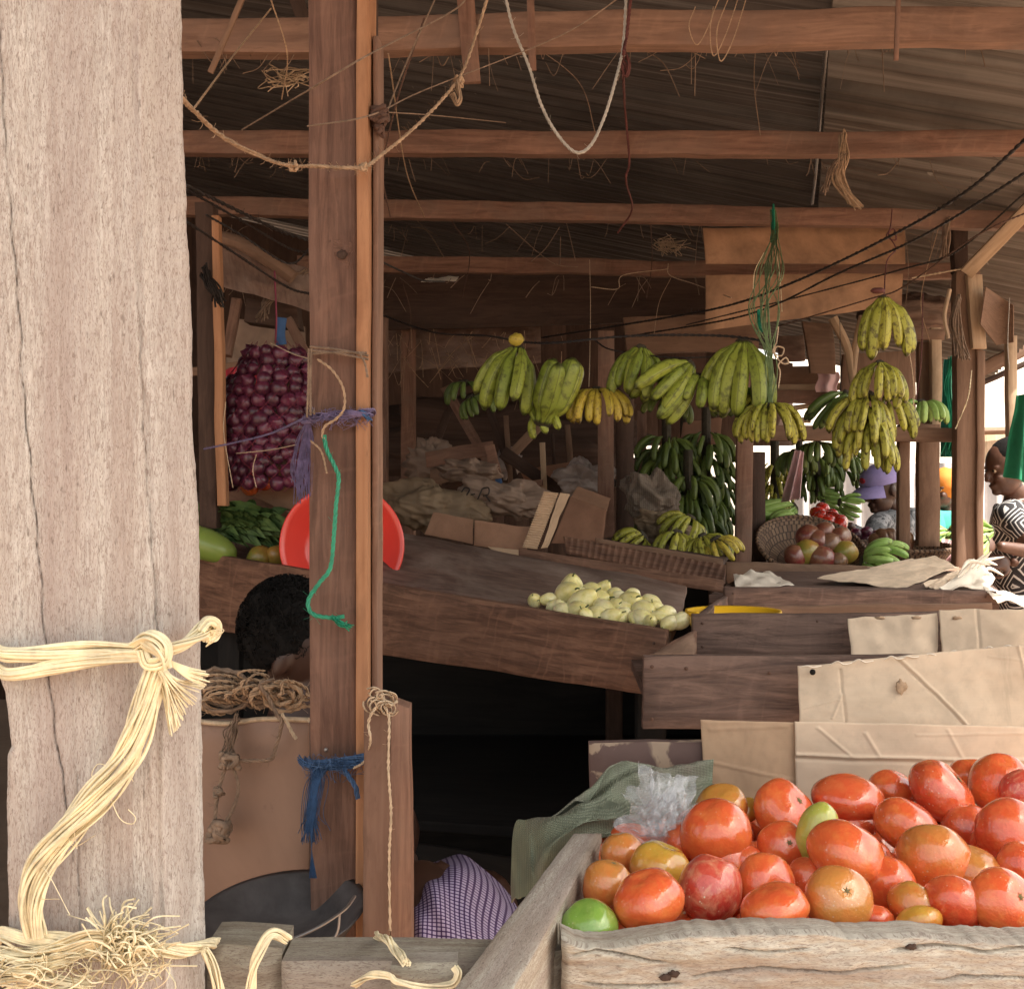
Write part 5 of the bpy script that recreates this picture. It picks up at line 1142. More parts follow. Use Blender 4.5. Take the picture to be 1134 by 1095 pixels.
# ================================================================== FAR LEFT
fp=thing('stall_post','dark left post with orange batten, beside the hanging onions','post',P(230,600,3.3))
mk('shaft',slab(quadpx([(216,224,3.3),(236,224,3.3),(240,585,3.3),(221,585,3.3)]),(0,.07,0),3,20,.004,4,grain='v'),M['dark'],fp)
mk('batten',slab(quadpx([(234,238,3.27),(242,238,3.27),(250,560,3.27),(240,560,3.27)]),(0,.04,0),2,16,.003,4,grain='v'),M['fresh'],fp)
g=G(); r5=random.Random(1)
for _ in range(24): tube(cr(pxp([(226+r5.gauss(0,3),300+r5.gauss(0,5),3.22),(234+r5.gauss(0,4),318,3.2),(246+r5.gauss(0,4),334+r5.gauss(0,5),3.22)]),4),.003,4,g=g,cap=False)
mk('upper_knot',g,M['blackrope'],fp)
cardpx('hanging_sheet','stained pale sheet hung slanting under the left beams',[(236,258,3.9),(345,300,3.9),(345,345,3.85),(246,318,3.85)],'dust',[(.1,.2,.9,.5,.02,.1),(.3,.8,.8,.6,.02,.08)],30,16,rough=.012,rf=6,cat='sheet')
cardpx('hanging_sheet','greyish plank panel behind the onions, upper left',[(252,352,4.6),(338,362,4.6),(340,412,4.6),(250,404,4.6)],'sackgrey',[],20,10,seed=21,cat='sheet')
mk('rolled_tarp',tube(cr([P(228,262,3.7),P(262,268,3.65),P(300,290,3.6),P(325,308,3.6)]),.022,10),M['mid'],label='rolled brown cloth under the left beams',cat='roll')
mk('stick',bar(P(262,330,3.8),P(250,392,3.75),.03,.03,nu=6,rough=.004),M['red'],label='short reddish prop behind the left post',cat='stick')
mk('stick',bar(P(318,352,3.7),P(344,405,3.65),.028,.03,nu=6,rough=.004),M['red'],label='slanting reddish prop above the onion bag',cat='stick')
mk('stick',bar(P(210,412,4.2),P(300,400,4.2),.03,.03,nu=6,rough=.003),M['mid'],label='horizontal slat behind the left post and onion bag',cat='stick')
mk('dark_box',slab(quadpx([(272,330,4.0),(328,338,4.0),(332,364,4.0),(270,356,4.0)]),(0,.1,0),6,4,.006,4),M['dark'],label='dark block hanging over the grey panel',cat='block')
mk('blue_rag',tube(cr([P(312,352,3.6),P(310,370,3.6),P(312,382,3.6)]),.016,8,flat=.4),M['bluecloth'],label='blue strip hanging above the onion bag',cat='rag')
def redc(q,sd):
    q=pxp(q); return cloth(lambda u,v:bil(q,u,v)+V((0,.03*math.sin(u*11+v*5+sd),.01*nz((u*5,v*5,sd),1))),24,24,.002)
mk('red_net',redc([(243,408,3.7),(300,405,3.6),(300,520,3.6),(248,540,3.7)],1),M['redcloth'],label='crimson netting hanging behind the purple onions',cat='net')
# onions
on=mesh('onion',(lambda g:g)(blob((0,0,0),(1,1,.92),20,14,.04,1.3,3)),M['onion'])
for i,v in enumerate(on.vertices):
    r_=math.hypot(v.co.x,v.co.y)
    if v.co.z>0 and r_<.35: v.co.z+= (.35-r_)*1.1
rnd=random.Random(9); ax0=305; d0=3.45
for r in range(14):
    y=392+r*10.8; half=pw([(385,24),(430,48),(470,52),(520,54),(550,48)],y)/F*d0
    n_o=max(6,int(6.283*half/.042))
    for k in range(n_o):
        a=6.283*(k+.5*(r%2))/n_o
        if math.sin(a)>.35: continue
        c=P(ax0,y+rnd.uniform(-3,3),d0); rr=rnd.uniform(.019,.027)
        inst('onion',on,None,c+V((math.cos(a)*half,math.sin(a)*half*.8,0))+V((rnd.uniform(-.006,.006),rnd.uniform(-.01,.01),0)),(rnd.uniform(-1.5,1.5),rnd.uniform(-1.5,1.5),rnd.random()*6),rr,'glossy purple onion packed in the hanging net at upper left','onion','purple onions in the hanging net')
g=G()
for s in (1,-1):
    for k in range(14):
        path=[]
        for j in range(40):
            t_=j/39; y=lerp(380,545,t_); half=(pw([(375,14),(430,52),(470,57),(520,58),(550,50)],y)/F*d0)+.022; a=6.283*k/14+s*t_*2.6
            path.append(P(ax0,y,d0)+V((math.cos(a)*half,math.sin(a)*half*.8,0)))
        tube(path,.0008,3,g=g,cap=False)
tube(cr([P(305,380,d0),P(306,350,d0),P(304,300,d0)]),.003,6,g=g)
mk('onion_net',g,M['netstring'],label='tall hanging net filled with purple onions, upper left',cat='net bag')
for x,y,m,lb in ((276,540,'orange','single orange tomato lying below the onions'),(292,534,'red','small red tomato below the onions')):
    roundfruit('tomato',lb,'tomato',x,y,3.5,.028,m,None,.85)
cardpx('cardboard_flap','brown cardboard flap standing above the leafy greens',[(258,540,3.5),(312,515,3.5),(346,552,3.5),(345,580,3.5)],'card3',[(.0,.3,1,.4,.004,.05)],20,16,cat='cardboard')
cardpx('cardboard_flap','second cardboard flap behind the leafy greens',[(242,545,3.6),(300,538,3.6),(330,575,3.55),(262,570,3.55)],'card4',[],16,10,seed=6,cat='cardboard')
# greens
def leaves(px,py,d,spread,n,L,seed):
    rnd=random.Random(seed); g=G(); c=P(px,py,d)
    for k in range(n):
        a=rnd.gauss(0,1.0); b=rnd.uniform(-1,1); s=c+V((rnd.uniform(-spread,spread),rnd.uniform(-spread*.6,spread*.6),rnd.uniform(-.01,.03)))
        di=V((math.sin(a),-.5*rnd.random()-.1*b,abs(math.cos(a))*.9)).normalized(); l=L*rnd.uniform(.5,1.1); w=l*rnd.uniform(.10,.16); W_=di.cross(V((rnd.uniform(-.3,.3),-1,.2))).normalized()
        pts=[]; 
        for j in range(7):
            t_=j/6; p=s+di*l*t_+V((0,-.02*t_*t_,-l*.55*t_*t_)); ww=w*math.sin(min(1,t_*1.15+.08)*math.pi)**.8 if t_<.99 else 0; pts+=[p-W_*ww,p+V((0,.004,-.004)),p+W_*ww]
        fs=[]
        for j in range(6): fs+=[(3*j,3*j+1,3*j+4,3*j+3),(3*j+1,3*j+2,3*j+5,3*j+4)]
        g.add(pts,fs)
    return g
lg=thing('leafy_greens','bunch of dark leafy greens lying on the stall at far left','greens',P(262,605,3.45))
mk('leaves',leaves(258,588,3.42,.085,420,.15,3),M['leaf'],lg); mk('stems',leaves(270,596,3.45,.03,60,.10,4),M['bluerope' if False else 'leaf'],lg)
g=blob((0,0,0),(.10,.05,.045),30,20,.04,1.2,3).xf(Matrix.Rotation(R(22),4,'Y')); c=P(226,602,3.3); g.v=[v+c for v in g.v]; mk('melon',g,M['melon'],label='pale green striped gourd end beside the big pale post',cat='gourd')
for x,y,r,lb in ((288,616,.035,'yellow-green mango left of the pair in front of the red basin'),(322,612,.036,'greenish mango in the pair in front of the red basin'),(338,618,.036,'orange-brown mango in the pair in front of the red basin'),(306,614,.03,'small mango between the others near the red basin')):
    roundfruit('mango',lb,'mango',x,y+2,3.30,r,'mango',None,1.1)
# ================================================================== MAIN POST
mp=thing('stall_post','tall dark brown main post with orange front batten and a big knot','post',P(378,1095,1.82))
def knot(u,v): 
    k=math.hypot((u-.66)*6,(v-.355)*30) if False else math.hypot((u-.62)*.12,(v-.2965)*2.0)/.018
    return .004*math.exp(-(k-1)**2*3)-.006*math.exp(-k*k*3)
TBL=[(342,-60),(342,1300)]
mk('shaft',slab([P(341,-90,1.80),P(396,-90,1.80),P(394,1150,1.80),P(344,1150,1.80)],(.004,.085,0),12,120,.0022,4,disp=knot,grain='v',bev=.003),M['post'],mp)
mk('batten',slab([P(395,-90,1.785),P(408,-90,1.785),P(406.5,1150,1.785),P(393.5,1150,1.785)],(.004,.07,0),4,60,.0012,4,grain='v',bev=.002),M['fresh'],mp)
mk('dark_strip',slab([P(409,-90,1.83),P(413,-90,1.83),P(412,1150,1.83),P(407,1150,1.83)],(.003,.05,0),2,30,.001,4,grain='v'),M['dark'],mp)
mk('rear_batten',slab([P(413,40,1.81),P(419,40,1.81),P(417,1150,1.81),P(411,1150,1.81)],(.003,.05,0),2,50,.0015,6,grain='v',bev=.0015),M['red2'],mp)
mk('knot_ring',blob(P(377,280,1.8003),(.020,.003,.024),48,32,.35,2,5,fine=.03),M['post'],mp)
mk('knot_hole',blob(P(379,282,1.7955),(.008,.003,.007),16,12,.3,2),M['dark'],mp)
mk('nail',blob(P(361,830,1.792),(.0035,.003,.0035),12,8),M['wire'],mp)
# short box post
bp=thing('short_post','short boxed wooden post with string along its seam, right of the main post','post',P(430,1095,1.7))
mk('left_board',slab([P(403,779,1.68),P(432,776,1.67),P(430,1160,1.67),P(400,1160,1.68)],(0,.06,0),6,24,.002,6,grain='v',bev=.004),M['plankbrown'],bp,label='smooth left board')
mk('right_board',slab([P(433,777,1.675),P(453,784,1.72),P(456,1160,1.72),P(431,1160,1.675)],(0,.05,0),6,24,.002,6,grain='v',bev=.003),M['red'],bp)
mk('panel',slab([P(214,797,2.0),P(342,795,1.95),P(342,1010,1.95),P(214,1010,2.0)],(0,.012,0),10,8,.002,4),M['panel'],label='smooth brown painted panel between the pale post and the main post',cat='panel')
mk('panel_edge',tube(cr([P(214,798,1.99),P(250,801,1.98),P(290,796,1.97),P(342,797,1.94)]),.0045,6),M['sisalpale'],label='crusty pale edging along the top of the painted panel',cat='edging')
mk('pan',lathe([(0,-.05),(.09,-.045),(.125,.0),(.13,.004),(.12,.002),(.085,-.038),(0,-.042)],P(308,1012,1.72),48,Matrix.Rotation(R(9),3,'X')@Matrix.Rotation(R(-5),3,'Y')),M['blackmetal'],label='dark metal pan leaning below the painted panel',cat='pan')
mk('wire_hoop',tube(cr(pxp([(240,1052,1.55),(300,1046,1.52),(345,1030,1.5),(380,1008,1.52),(393,992,1.56)])),.0022,6),M['wire'],label='bare wire curving over the dark pan to the short post',cat='wire')
mk('wire_hoop',tube(cr(pxp([(376,1012,1.6),(374,1030,1.6),(366,1046,1.6)])),.002,6),M['wire'],label='short dark wire hanging off the long curved wire',cat='wire')
# ================================================================== ROPES AND STRINGS
def rope(label,pts,r,mat,ply=3,fuzz=0,name='rope',cat='rope',seed=1,extra=None,parent=None):
    g=twine(cr(pxp(pts),8),r,ply,None,None,fuzz,seed)
    if extra: extra(g)
    return mk(name,g,M[mat],parent,label=label,cat=cat)
rnd=random.Random(77)
def wob(pts,a=1.2,n=1):
    return pts
def kn(g,px,py,d,r=.006,n=3,s=0):
    rr=random.Random(s); 
    for _ in range(n): tube(cr([P(px,py,d)+V((rr.uniform(-r,r),rr.uniform(-r,r),rr.uniform(-r,r))) for _ in range(6)]),r*.35,5,g=g)
# sagging sisal twine in front of the main post
rope('tan sisal twine sagging across the main post near the top',[(196,104,1.2),(214,122,1.25),(250,154,1.4),(300,178,1.6),(325,184,1.7),(350,184,1.76),(385,186,1.755),(406,184,1.76),(422,172,1.8),(455,145,1.85),(490,110,1.9),(512,80,1.95),(530,30,2.0),(545,-20,2.0)],.0032,'sisal',3,160,seed=3,extra=lambda g:(kn(g,325,184,1.7,.007,4,1),kn(g,402,185,1.755,.006,4,2),kn(g,508,90,1.94,.008,4,3)))
mk('rope_end',bundle(cr(pxp([(505,92,1.93),(510,108,1.92),(506,116,1.92),(500,104,1.92)])),14,.004,.0009,30),M['sisal'],label='fat frayed rope end hanging at the twine knot near the strut',cat='rope')
rope('thin slanting cord from upper beam down left across the main post',[(268,144,2.2),(345,98,1.76),(410,60,1.76),(505,10,2.0),(520,-15,2.0)],.0016,'jute')
rope('second thin slanting cord crossing right of the main post',[(340,140,1.77),(410,128,1.765),(470,100,2.0),(620,40,2.2),(690,-5,2.2)],.0014,'jute')
rope('faint cord running from the batten to the right under the near beam',[(418,124,1.82),(480,128,2.2),(560,136,2.8)],.0012,'jute')
rope('thin dark cord dropping from the top to the batten knot',[(486,-10,2.0),(450,70,1.95),(428,125,1.84)],.0016,'jute')
mk('wire_knot',(lambda g:(kn(g,420,128,1.80,.012,7,5),kn(g,421,145,1.80,.008,4,6),g)[-1])(G()),M['rust'],label='rusty wire wound in a knot on the rear batten near the top',cat='wire')
rope('whitish string hanging in a deep loop from the top, centre',[(556,-20,2.3),(568,30,2.3),(585,72,2.3),(600,118,2.3),(618,150,2.3),(638,169,2.3),(655,160,2.3),(670,128,2.3),(682,88,2.3),(690,50,2.35),(694,-15,2.4)],.0035,'whitestring',3,40,seed=4)
rope('maroon cord dropping straight from the upper beam to the third beam',[(700,-15,2.38),(694,40,2.36),(690,70,2.4),(692,120,3.3),(697,178,3.4),(693,200,3.4),(700,232,3.9),(684,258,4.0)],.0035,'redrope')
mk('rope_tuft',bundle(cr(pxp([(690,58,2.36),(696,72,2.35),(694,84,2.36),(688,70,2.36)])),10,.006,.0012,20),M['redrope'],label='maroon knot tuft on the cord beside the white string loop',cat='rope')
for k,(x0,y0,x1,y1,s) in enumerate(((800,-10,790,62,1),(806,0,798,68,1),(770,8,772,50,0))):
    rope(['dull string loop hanging from the near beam, left of two','dull string loop hanging from the near beam, right of two','faint string beside the two loops of the near beam'][k],[(x0,y0,2.4),((x0+x1)/2-8,(y0+y1)/2,2.38),(x1,y1,2.4),(x1+14,y1-24,2.4),(x0+20,y0,2.42)],.0014,'sisal')
# ragged tie on the second beam
def ragged(pts0,n,seed,mat,label,w=8,r=.0012,L=8,name='rag_tie',cat='rag'):
    rr=random.Random(seed); g=G()
    for _ in range(n):
        tube(cr(pxp([(x+rr.gauss(0,w*(.3+.7*i/len(pts0))),y+rr.gauss(0,L*.3),d+rr.uniform(-.01,.01)) for i,(x,y,d) in enumerate(pts0)]),5),r*rr.uniform(.5,1.4),4,g=g,cap=False)
    return mk(name,g,M[mat],label=label,cat=cat)
ragged([(934,150,3.36),(934,175,3.34),(930,200,3.34),(948,228,3.34)],40,1,'sisal','shredded tan rag tied over the second beam at right',5,.003)
ragged([(934,172,3.34),(922,188,3.34),(912,212,3.36)],14,2,'jute','looser shred left of the tan rag on the second beam',4,.002)
# green string holding the round hand
g=G(); rr=random.Random(5)
for k in range(16):
    tube(cr(pxp([(856+rr.uniform(-3,3),232,4.2),(858+rr.uniform(-4,4),258,4.1),(852+rr.gauss(0,8),300,3.6),(846+rr.gauss(0,7),345,3.3),(853+rr.gauss(0,3),400,3.22),(852+rr.gauss(0,2),450,3.2)]),6),.0016,4,g=g,cap=False)
mk('green_string',g,M['palegreen'],label='bundle of faded green string holding the round banana hand',cat='string')
ragged([(857,232,4.18),(857,250,4.15),(856,266,4.1)],16,8,'greenrope','bright green knot at the top of the faded string bundle',2.5,.003,name='string_knot',cat='string')
ragged([(840,345,3.3),(842,358,3.28),(842,366,3.28)],14,9,'greenrope','short green tuft by the string bundle above the tall plantains',2.5,.0028,name='string_knot',cat='string')
mk('white_string',twine(cr(pxp([(862,362,3.2),(860,378,3.2),(856,390,3.2),(865,394,3.2),(868,386,3.2),(860,384,3.2),(858,392,3.2),(866,402,3.2),(873,402,3.2),(870,396,3.2),(862,404,3.2),(864,412,3.2),(862,430,3.2)]),6),.0022,3),M['sisalpale'],label='pale curly string beside the green string bundle',cat='string')
rope('maroon cord loop holding the tall right banana stack',[(988,232,3.6),(986,252,3.5),(982,262,3.45),(992,266,3.45),(990,254,3.45),(984,260,3.45),(992,276,3.4),(982,290,3.35),(979,328,3.2)],.0022,'redrope')
mk('stalk_tape',blob(P(972,322,3.17),(.02,.014,.008),14,10,.2),M['redrope'],label='reddish wrap on the stalk of the top right banana hand',cat='wrap')
# dark wires running up to the right
WR=[([(600,374,4.6),(700,358,4.2),(800,340,3.8),(880,312,3.4),(985,262,3.0),(1070,212,2.7),(1140,150,2.5)],.0045,'upper dark rope rising to the right over the orange ply'),
([(700,372,4.4),(830,348,4.0),(930,302,3.4),(1020,262,3.0),(1134,192,2.7),(1160,170,2.7)],.0040,'lower dark rope rising to the right, crossing the upper one'),
([(760,360,4.2),(880,330,3.8),(1000,298,3.4),(1060,278,3.2),(1134,215,2.9),(1160,200,2.9)],.0030,'thin dark rope passing right of the tall banana stack'),
([(860,362,4.0),(960,332,3.6),(1000,318,3.5),(1080,262,3.1),(1150,230,3.0)],.0026,'thin rusty wire just above the tall banana stack'),
([(420,348,4.6),(480,368,4.4),(540,372,3.9),(600,380,3.5),(700,372,3.4),(800,372,3.35),(860,380,3.3)],.0042,'dark wire strung along the row of hanging plantains'),
([(660,378,3.5),(680,388,3.4),(745,396,3.3),(812,394,3.3)],.0028,'short dark wire between the plantain hands'),
([(205,205,2.2),(260,232,2.4),(310,256,2.6),(345,268,2.7),(375,290,2.9),(410,345,3.2)],.0045,'black cord from the pale post down behind the main post, upper'),
([(206,210,2.3),(270,246,2.5),(320,275,2.7),(346,280,2.8)],.0035,'black cord just below the upper one at left'),
([(207,246,2.2),(262,282,2.4),(318,318,2.6),(345,326,2.7)],.0035,'lowest straight black cord at upper left'),
([(228,238,2.6),(270,262,2.7),(320,292,2.8),(346,272,2.9)],.003,'frayed black cord sagging between the upper left cords'),
([(418,288,2.6),(448,302,3.0),(470,311,3.4),(492,312,3.6)],.0028,'thin black cord right of the main post under the beams'),
([(1010,308,4.4),(1080,295,4.35)],.004,'straight pale wire reaching the top of the braced post')]
for i,(p,r,lb) in enumerate(WR): rope(lb,p,r,'blackrope' if i not in (3,11) else ('rust' if i==3 else 'sisalpale'),2,30 if i in (0,1,4,6) else 0,name='cord',cat='cord',seed=i)
TW=[([(653,288,4.9),(654,340,4.6),(653,400,4.2),(652,428,3.4)],.0016,'sisalpale','thin string hanging to the small yellow banana hand'),
([(740,298,4.9),(690,305,4.8),(684,320,4.8),(655,318,4.8)],.0018,'sisalpale','thin limp string under the farthest red beam'),
([(740,292,4.9),(742,305,4.85),(770,315,4.7),(810,330,4.4)],.0024,'sisalpale','pale split string slanting to the orange ply'),
([(743,308,4.8),(730,335,4.6),(724,372,4.2)],.0014,'sisal','thin brown string above the green hand by the pinkish post'),
([(930,350,4.6),(931,430,4.4),(931,440,4.3)],.002,'blackrope','thin vertical cord left of the tall banana stack'),
([(1022,325,4.0),(1020,400,3.95),(1014,445,3.9)],.0022,'redrope','dark cord holding the arched pale green hand'),
([(1005,380,3.6),(1010,410,3.7),(1012,440,3.8),(1008,475,3.8)],.0018,'sisalpale','pale twisted string right of the tall banana stack'),
([(1118,330,4.2),(1116,380,4.2),(1118,410,4.2)],.0018,'whitestring','pale string hanging under the slanting eave timber'),
([(1076,410,4.2),(1072,440,4.2),(1060,470,4.3),(1058,475,4.3)],.0025,'raffia','pale yellow straw loop on the green strips by the right post'),
([(846,280,4.2),(836,300,4.2),(834,320,4.2)],.0016,'raffia','curl of pale straw left of the green string bundle'),
([(860,280,4.15),(864,310,4.1),(866,345,4.0)],.0016,'raffia','curl of pale straw right of the green string bundle'),
([(226,497,3.2),(260,490,3.0),(300,480,2.6),(340,462,1.9)],.0028,'purplerope','purple twine stretched from the left post to the main post'),
([(262,502,3.0),(300,498,2.8),(330,492,2.4)],.0014,'sisalpale','thin pale string crossing the onion bag'),
([(284,503,3.0),(280,520,3.0),(284,540,3.0)],.0016,'sisalpale','limp pale string dangling before the onions'),
([(300,380,3.1),(325,392,2.9),(345,398,2.6)],.0016,'sisalpale','thin string over the top of the onion bag'),
([(250,445,3.2),(248,480,3.2),(258,540,3.2)],.0014,'sisalpale','thin string hanging along the crimson netting')]
for i,(p,r,m,lb) in enumerate(TW): rope(lb,p,r,m,2,30,name='string',cat='string',seed=i+30)
# crumpled film pieces under the roof
for (x,y,d,r,m,lb) in ((741,272,5.0,.045,'sisalpale','pale shredded tuft on the dark board near the orange ply'),(488,308,4.6,.05,'whitewall','scrap of white paper on the dark board, left'),(318,88,2.7,.03,'sisalpale','pale cobwebby tuft behind the main post near the top')):
    rr=random.Random(int(x)); g=G()
    if m=='whitewall':
        q=pxp([(474,308,4.7),(508,306,4.7),(505,311,4.65),(466,312,4.65)]); g=cloth(lambda u,v:bil(q,u,v)+V((0,.01*math.sin(u*7),.004*nz((u*5,v*4,0),1))),12,6,.001)
        mk('paper_scrap',g,M['paper'],label=lb,cat='paper'); continue
    for _ in range(26): tube(cr([P(x,y,d)+V((rr.gauss(0,r),rr.gauss(0,.01),rr.gauss(0,r*.5))) for _ in range(3)],5),.0016,3,g=g,cap=False)
    mk('fibre_tuft',g,M[m],label=lb,cat='tuft')
for (x,y,w,h,d,lb) in ((1044,322,30,60,4.9,'dry bark strip pile behind the braced post'),(905,380,26,70,5.4,'tattered brown card left of the tall stack')):
    pass
# cobweb ragged bits hanging from beams
ragged([(1050,244,4.3),(1048,262,4.3),(1045,282,4.3)],26,12,'jute','dark frayed tie on the third beam near the right post',4,.004)
ragged([(1062,330,4.25),(1058,360,4.25),(1066,395,4.25)],40,13,'jute','matted dark fibre on the left side of the braced post',6,.003)
ragged([(340,300,3.9),(300,330,3.9),(290,352,3.9)],16,14,'jute','dark frayed cloth strip left of the main post',6,.004)
# ties on the main post
g=G()
for k,(x0,y0,x1,y1) in enumerate(((343,384,408,394),(343,388,408,398),(344,392,406,391),(342,386,340,462),(345,386,344,460),(346,452,348,458))):
    twine(cr(pxp([(x0,y0,1.785),((x0+x1)/2+rnd.uniform(-1,1),(y0+y1)/2-1.5,1.780),(x1,y1,1.772)])),.0022,3,g=g)
mk('wire_loop',g,M['jute'],label='dark old wire frame looped on the main post at mid height',cat='wire')
g=bundle(cr(pxp([(336,466,1.80),(345,463,1.785),(370,460,1.782),(408,457,1.77),(412,456,1.83)])),24,.006,.0009,60,.8,12)
rr=random.Random(2)
for _ in range(120):
    x=rr.uniform(338,410); y=462+rr.uniform(-5,5); tube(cr(pxp([(x,y,1.78),(x+rr.uniform(-6,6),y+rr.uniform(-8,8),1.774),(x+rr.uniform(-10,10),y+rr.uniform(-10,12),1.778)]),4),.0004,3,g=g,cap=False)
for _ in range(60):
    x=rr.gauss(333,5); tube(cr(pxp([(342,462,1.79),(x+4,490,1.80),(x+rr.uniform(-4,4),520,1.80),(x+rr.uniform(-5,5),rr.uniform(530,560),1.80)]),5),.0007,3,g=g,cap=False)
mk('twine_tie',g,M['purplerope'],label='frayed purple twine tied round the main post',cat='twine')
ragged([(398,457,1.775),(402,458,1.772),(408,462,1.77)],14,31,'bluerope','blue tuft on the purple twine of the main post',2.5,.0012,name='twine_tuft',cat='twine')
rope('bowed brown wire on the main post joining the green string',[(352,398,1.78),(368,410,1.77),(380,430,1.768),(381,452,1.768),(372,464,1.768),(360,472,1.77),(357,482,1.772),(361,488,1.772)],.0022,'sisal',2)
rope('bright green twine hanging in a bend on the main post',[(359,482,1.774),(362,498,1.770),(371,517,1.768),(375,530,1.768),(372,560,1.768),(370,590,1.768),(366,628,1.768),(354,645,1.768),(342,663,1.768),(343,676,1.768),(352,682,1.766),(372,684,1.766),(381,682,1.766)],.0034,'greenrope',3,60,name='twine',cat='twine',seed=9)
ragged([(368,684,1.766),(378,690,1.764),(386,694,1.766)],18,32,'greenrope','frayed end of the bright green twine',3,.0009,name='twine_end',cat='twine')
rope('short tan strings crossing above the green twine',[(344,488,1.78),(356,500,1.775),(362,524,1.772)],.0018,'sisal',2,name='string',cat='string')
rope('thin cord winding from the wire frame along the batten',[(398,390,1.77),(404,402,1.765),(407,418,1.765)],.002,'jute',2,name='string',cat='string')
# blue twine tie low on the main post
g=bundle(cr(pxp([(334,842,1.82),(342,846,1.785),(360,847,1.78),(385,844,1.78),(404,840,1.765),(409,838,1.77)])),40,.009,.0009,14,.7,13); rr=random.Random(4)
for _ in range(90):
    x=rr.gauss(344,4); tube(cr(pxp([(rr.uniform(342,366),848,1.776),(x+6,865,1.768),(x,900,1.766),(x+rr.uniform(-10,8),rr.uniform(905,935),1.768)]),5),.0006,3,g=g,cap=False)
for _ in range(26):
    tube(cr(pxp([(346,856,1.77),(346+rr.uniform(-2,2),900,1.766),(345,940,1.766),(346+rr.uniform(-5,5),972,1.766)]),5),.0006,3,g=g,cap=False)
for _ in range(50):
    x=rr.uniform(340,404); tube(cr(pxp([(x,845,1.772),(x+rr.uniform(-8,8),845+rr.uniform(-12,14),1.764),(x+rr.uniform(-14,14),845+rr.uniform(-10,22),1.768)]),4),.0004,3,g=g,cap=False)
twine(cr(pxp([(380,850,1.775),(388,862,1.768),(394,872,1.768),(396,884,1.768)])),.004,3,g=g)
mk('twine_tie',g,M['bluerope'],label='frayed blue twine tied low round the main post with a hanging tail',cat='twine')
rope('pale string from the blue twine over the top of the short post',[(392,850,1.76),(404,842,1.72),(410,820,1.66),(408,800,1.66),(414,786,1.655),(424,778,1.66),(434,780,1.66),(440,776,1.67)],.0022,'sisalpale',2,60,name='string',cat='string')
rope('pale string running down the seam of the short post',[(420,774,1.665),(428,786,1.662),(431,800,1.662),(430,850,1.662),(433,900,1.662),(431,950,1.662),(432,1030,1.662)],.0024,'sisalpale',2,40,name='string',cat='string')
g=G(); rr=random.Random(6)
for _ in range(16):
    c=(rr.uniform(406,436),rr.uniform(768,786)); a0=rr.random()*6; tube(cr(pxp([(c[0]+11*math.cos(a0+t*.7)*(1-.06*t),c[1]+7*math.sin(a0+t*.8),1.665+.012*math.sin(a0+t)) for t in range(8)]),4),.0013,4,g=g,cap=False)
mk('string_tangle',g,M['sisalpale'],label='tangle of string on top of the short post',cat='string')
# rope coils on the painted panel
def coil(px,py,d,r0,n,rr_,mat,label,seed,sq=.8):
    r=random.Random(seed); g=G(); path=[]
    for k in range(n*14): 
        a=k/14*6.283; q=r0*(.25+.75*k/(n*14)); path.append(P(px,py,d)+V((q*math.cos(a)*1.15+r.gauss(0,.0015),r.gauss(0,.006)-.01*math.sin(a*.37),q*math.sin(a)*sq+r.gauss(0,.0015))))
    twine(path,rr_,3,g=g,fuzz=60,seed=seed); return mk('rope_coil',g,M[mat],label=label,cat='rope')
coil(246,762,1.97,.048,4,.0055,'jute','coiled dull rope on the panel top next to the big pale post',1)
coil(284,768,2.0,.036,3,.005,'jute','brownish rope coil in the middle of the panel top',2,.7)
coil(316,770,1.96,.032,4,.0045,'sisal','lighter loose rope coil on the panel top by the main post',3,.8)
g=G(); r=random.Random(8)
for _ in range(26):
    x=r.uniform(232,334); y=768+r.gauss(0,7); rx=r.uniform(10,30); ry=r.uniform(6,14); a0=r.random()*6; ww=r.uniform(2.5,6); ti=r.uniform(-.4,.4)
    twine(cr([P(x+rx*math.cos(a0+ww*t/9)+ti*ry*math.sin(a0+ww*t/9),min(y+ry*math.sin(a0+ww*t/9)*(1-.04*t),796),1.95+.03*math.sin(a0+ww*t/9+1)) for t in range(10)],4),r.uniform(.0018,.0035),2,g=g,fuzz=40,seed=_)
mk('rope_tangle',g,M['sisal'],label='loose loops of twine heaped over the rope coils',cat='rope',kind=None)
rope('kinked twine hanging from the coils down the painted panel',[(304,752,1.93),(288,758,1.92),(296,770,1.92),(306,790,1.92),(312,800,1.92),(306,825,1.93),(300,840,1.93),(280,842,1.94),(262,842,1.94),(250,840,1.94)],.0035,'jute',3,120)
rope('short rope hook hanging at the right of the painted panel',[(312,790,1.92),(318,800,1.92),(324,812,1.92),(328,818,1.92)],.003,'sisalpale',3,60)
rope('knotted rope hanging down the left of the painted panel',[(262,790,1.96),(256,820,1.95),(252,842,1.95),(246,860,1.95),(240,885,1.95),(238,915,1.95)],.0035,'jute',3,140,extra=lambda g:(kn(g,254,842,1.94,.014,7,8),kn(g,242,876,1.94,.008,4,9),kn(g,242,920,1.94,.016,9,10)))
rope('second strand looping beside the knotted rope on the panel',[(256,845,1.94),(264,870,1.94),(258,895,1.94),(246,916,1.94)],.003,'jute',3,100)
ragged([(262,795,1.96),(256,815,1.95),(252,838,1.945)],30,33,'jute','shaggy fibre beard below the rope coils on the panel',6,.001,name='fibre_beard',cat='rope')
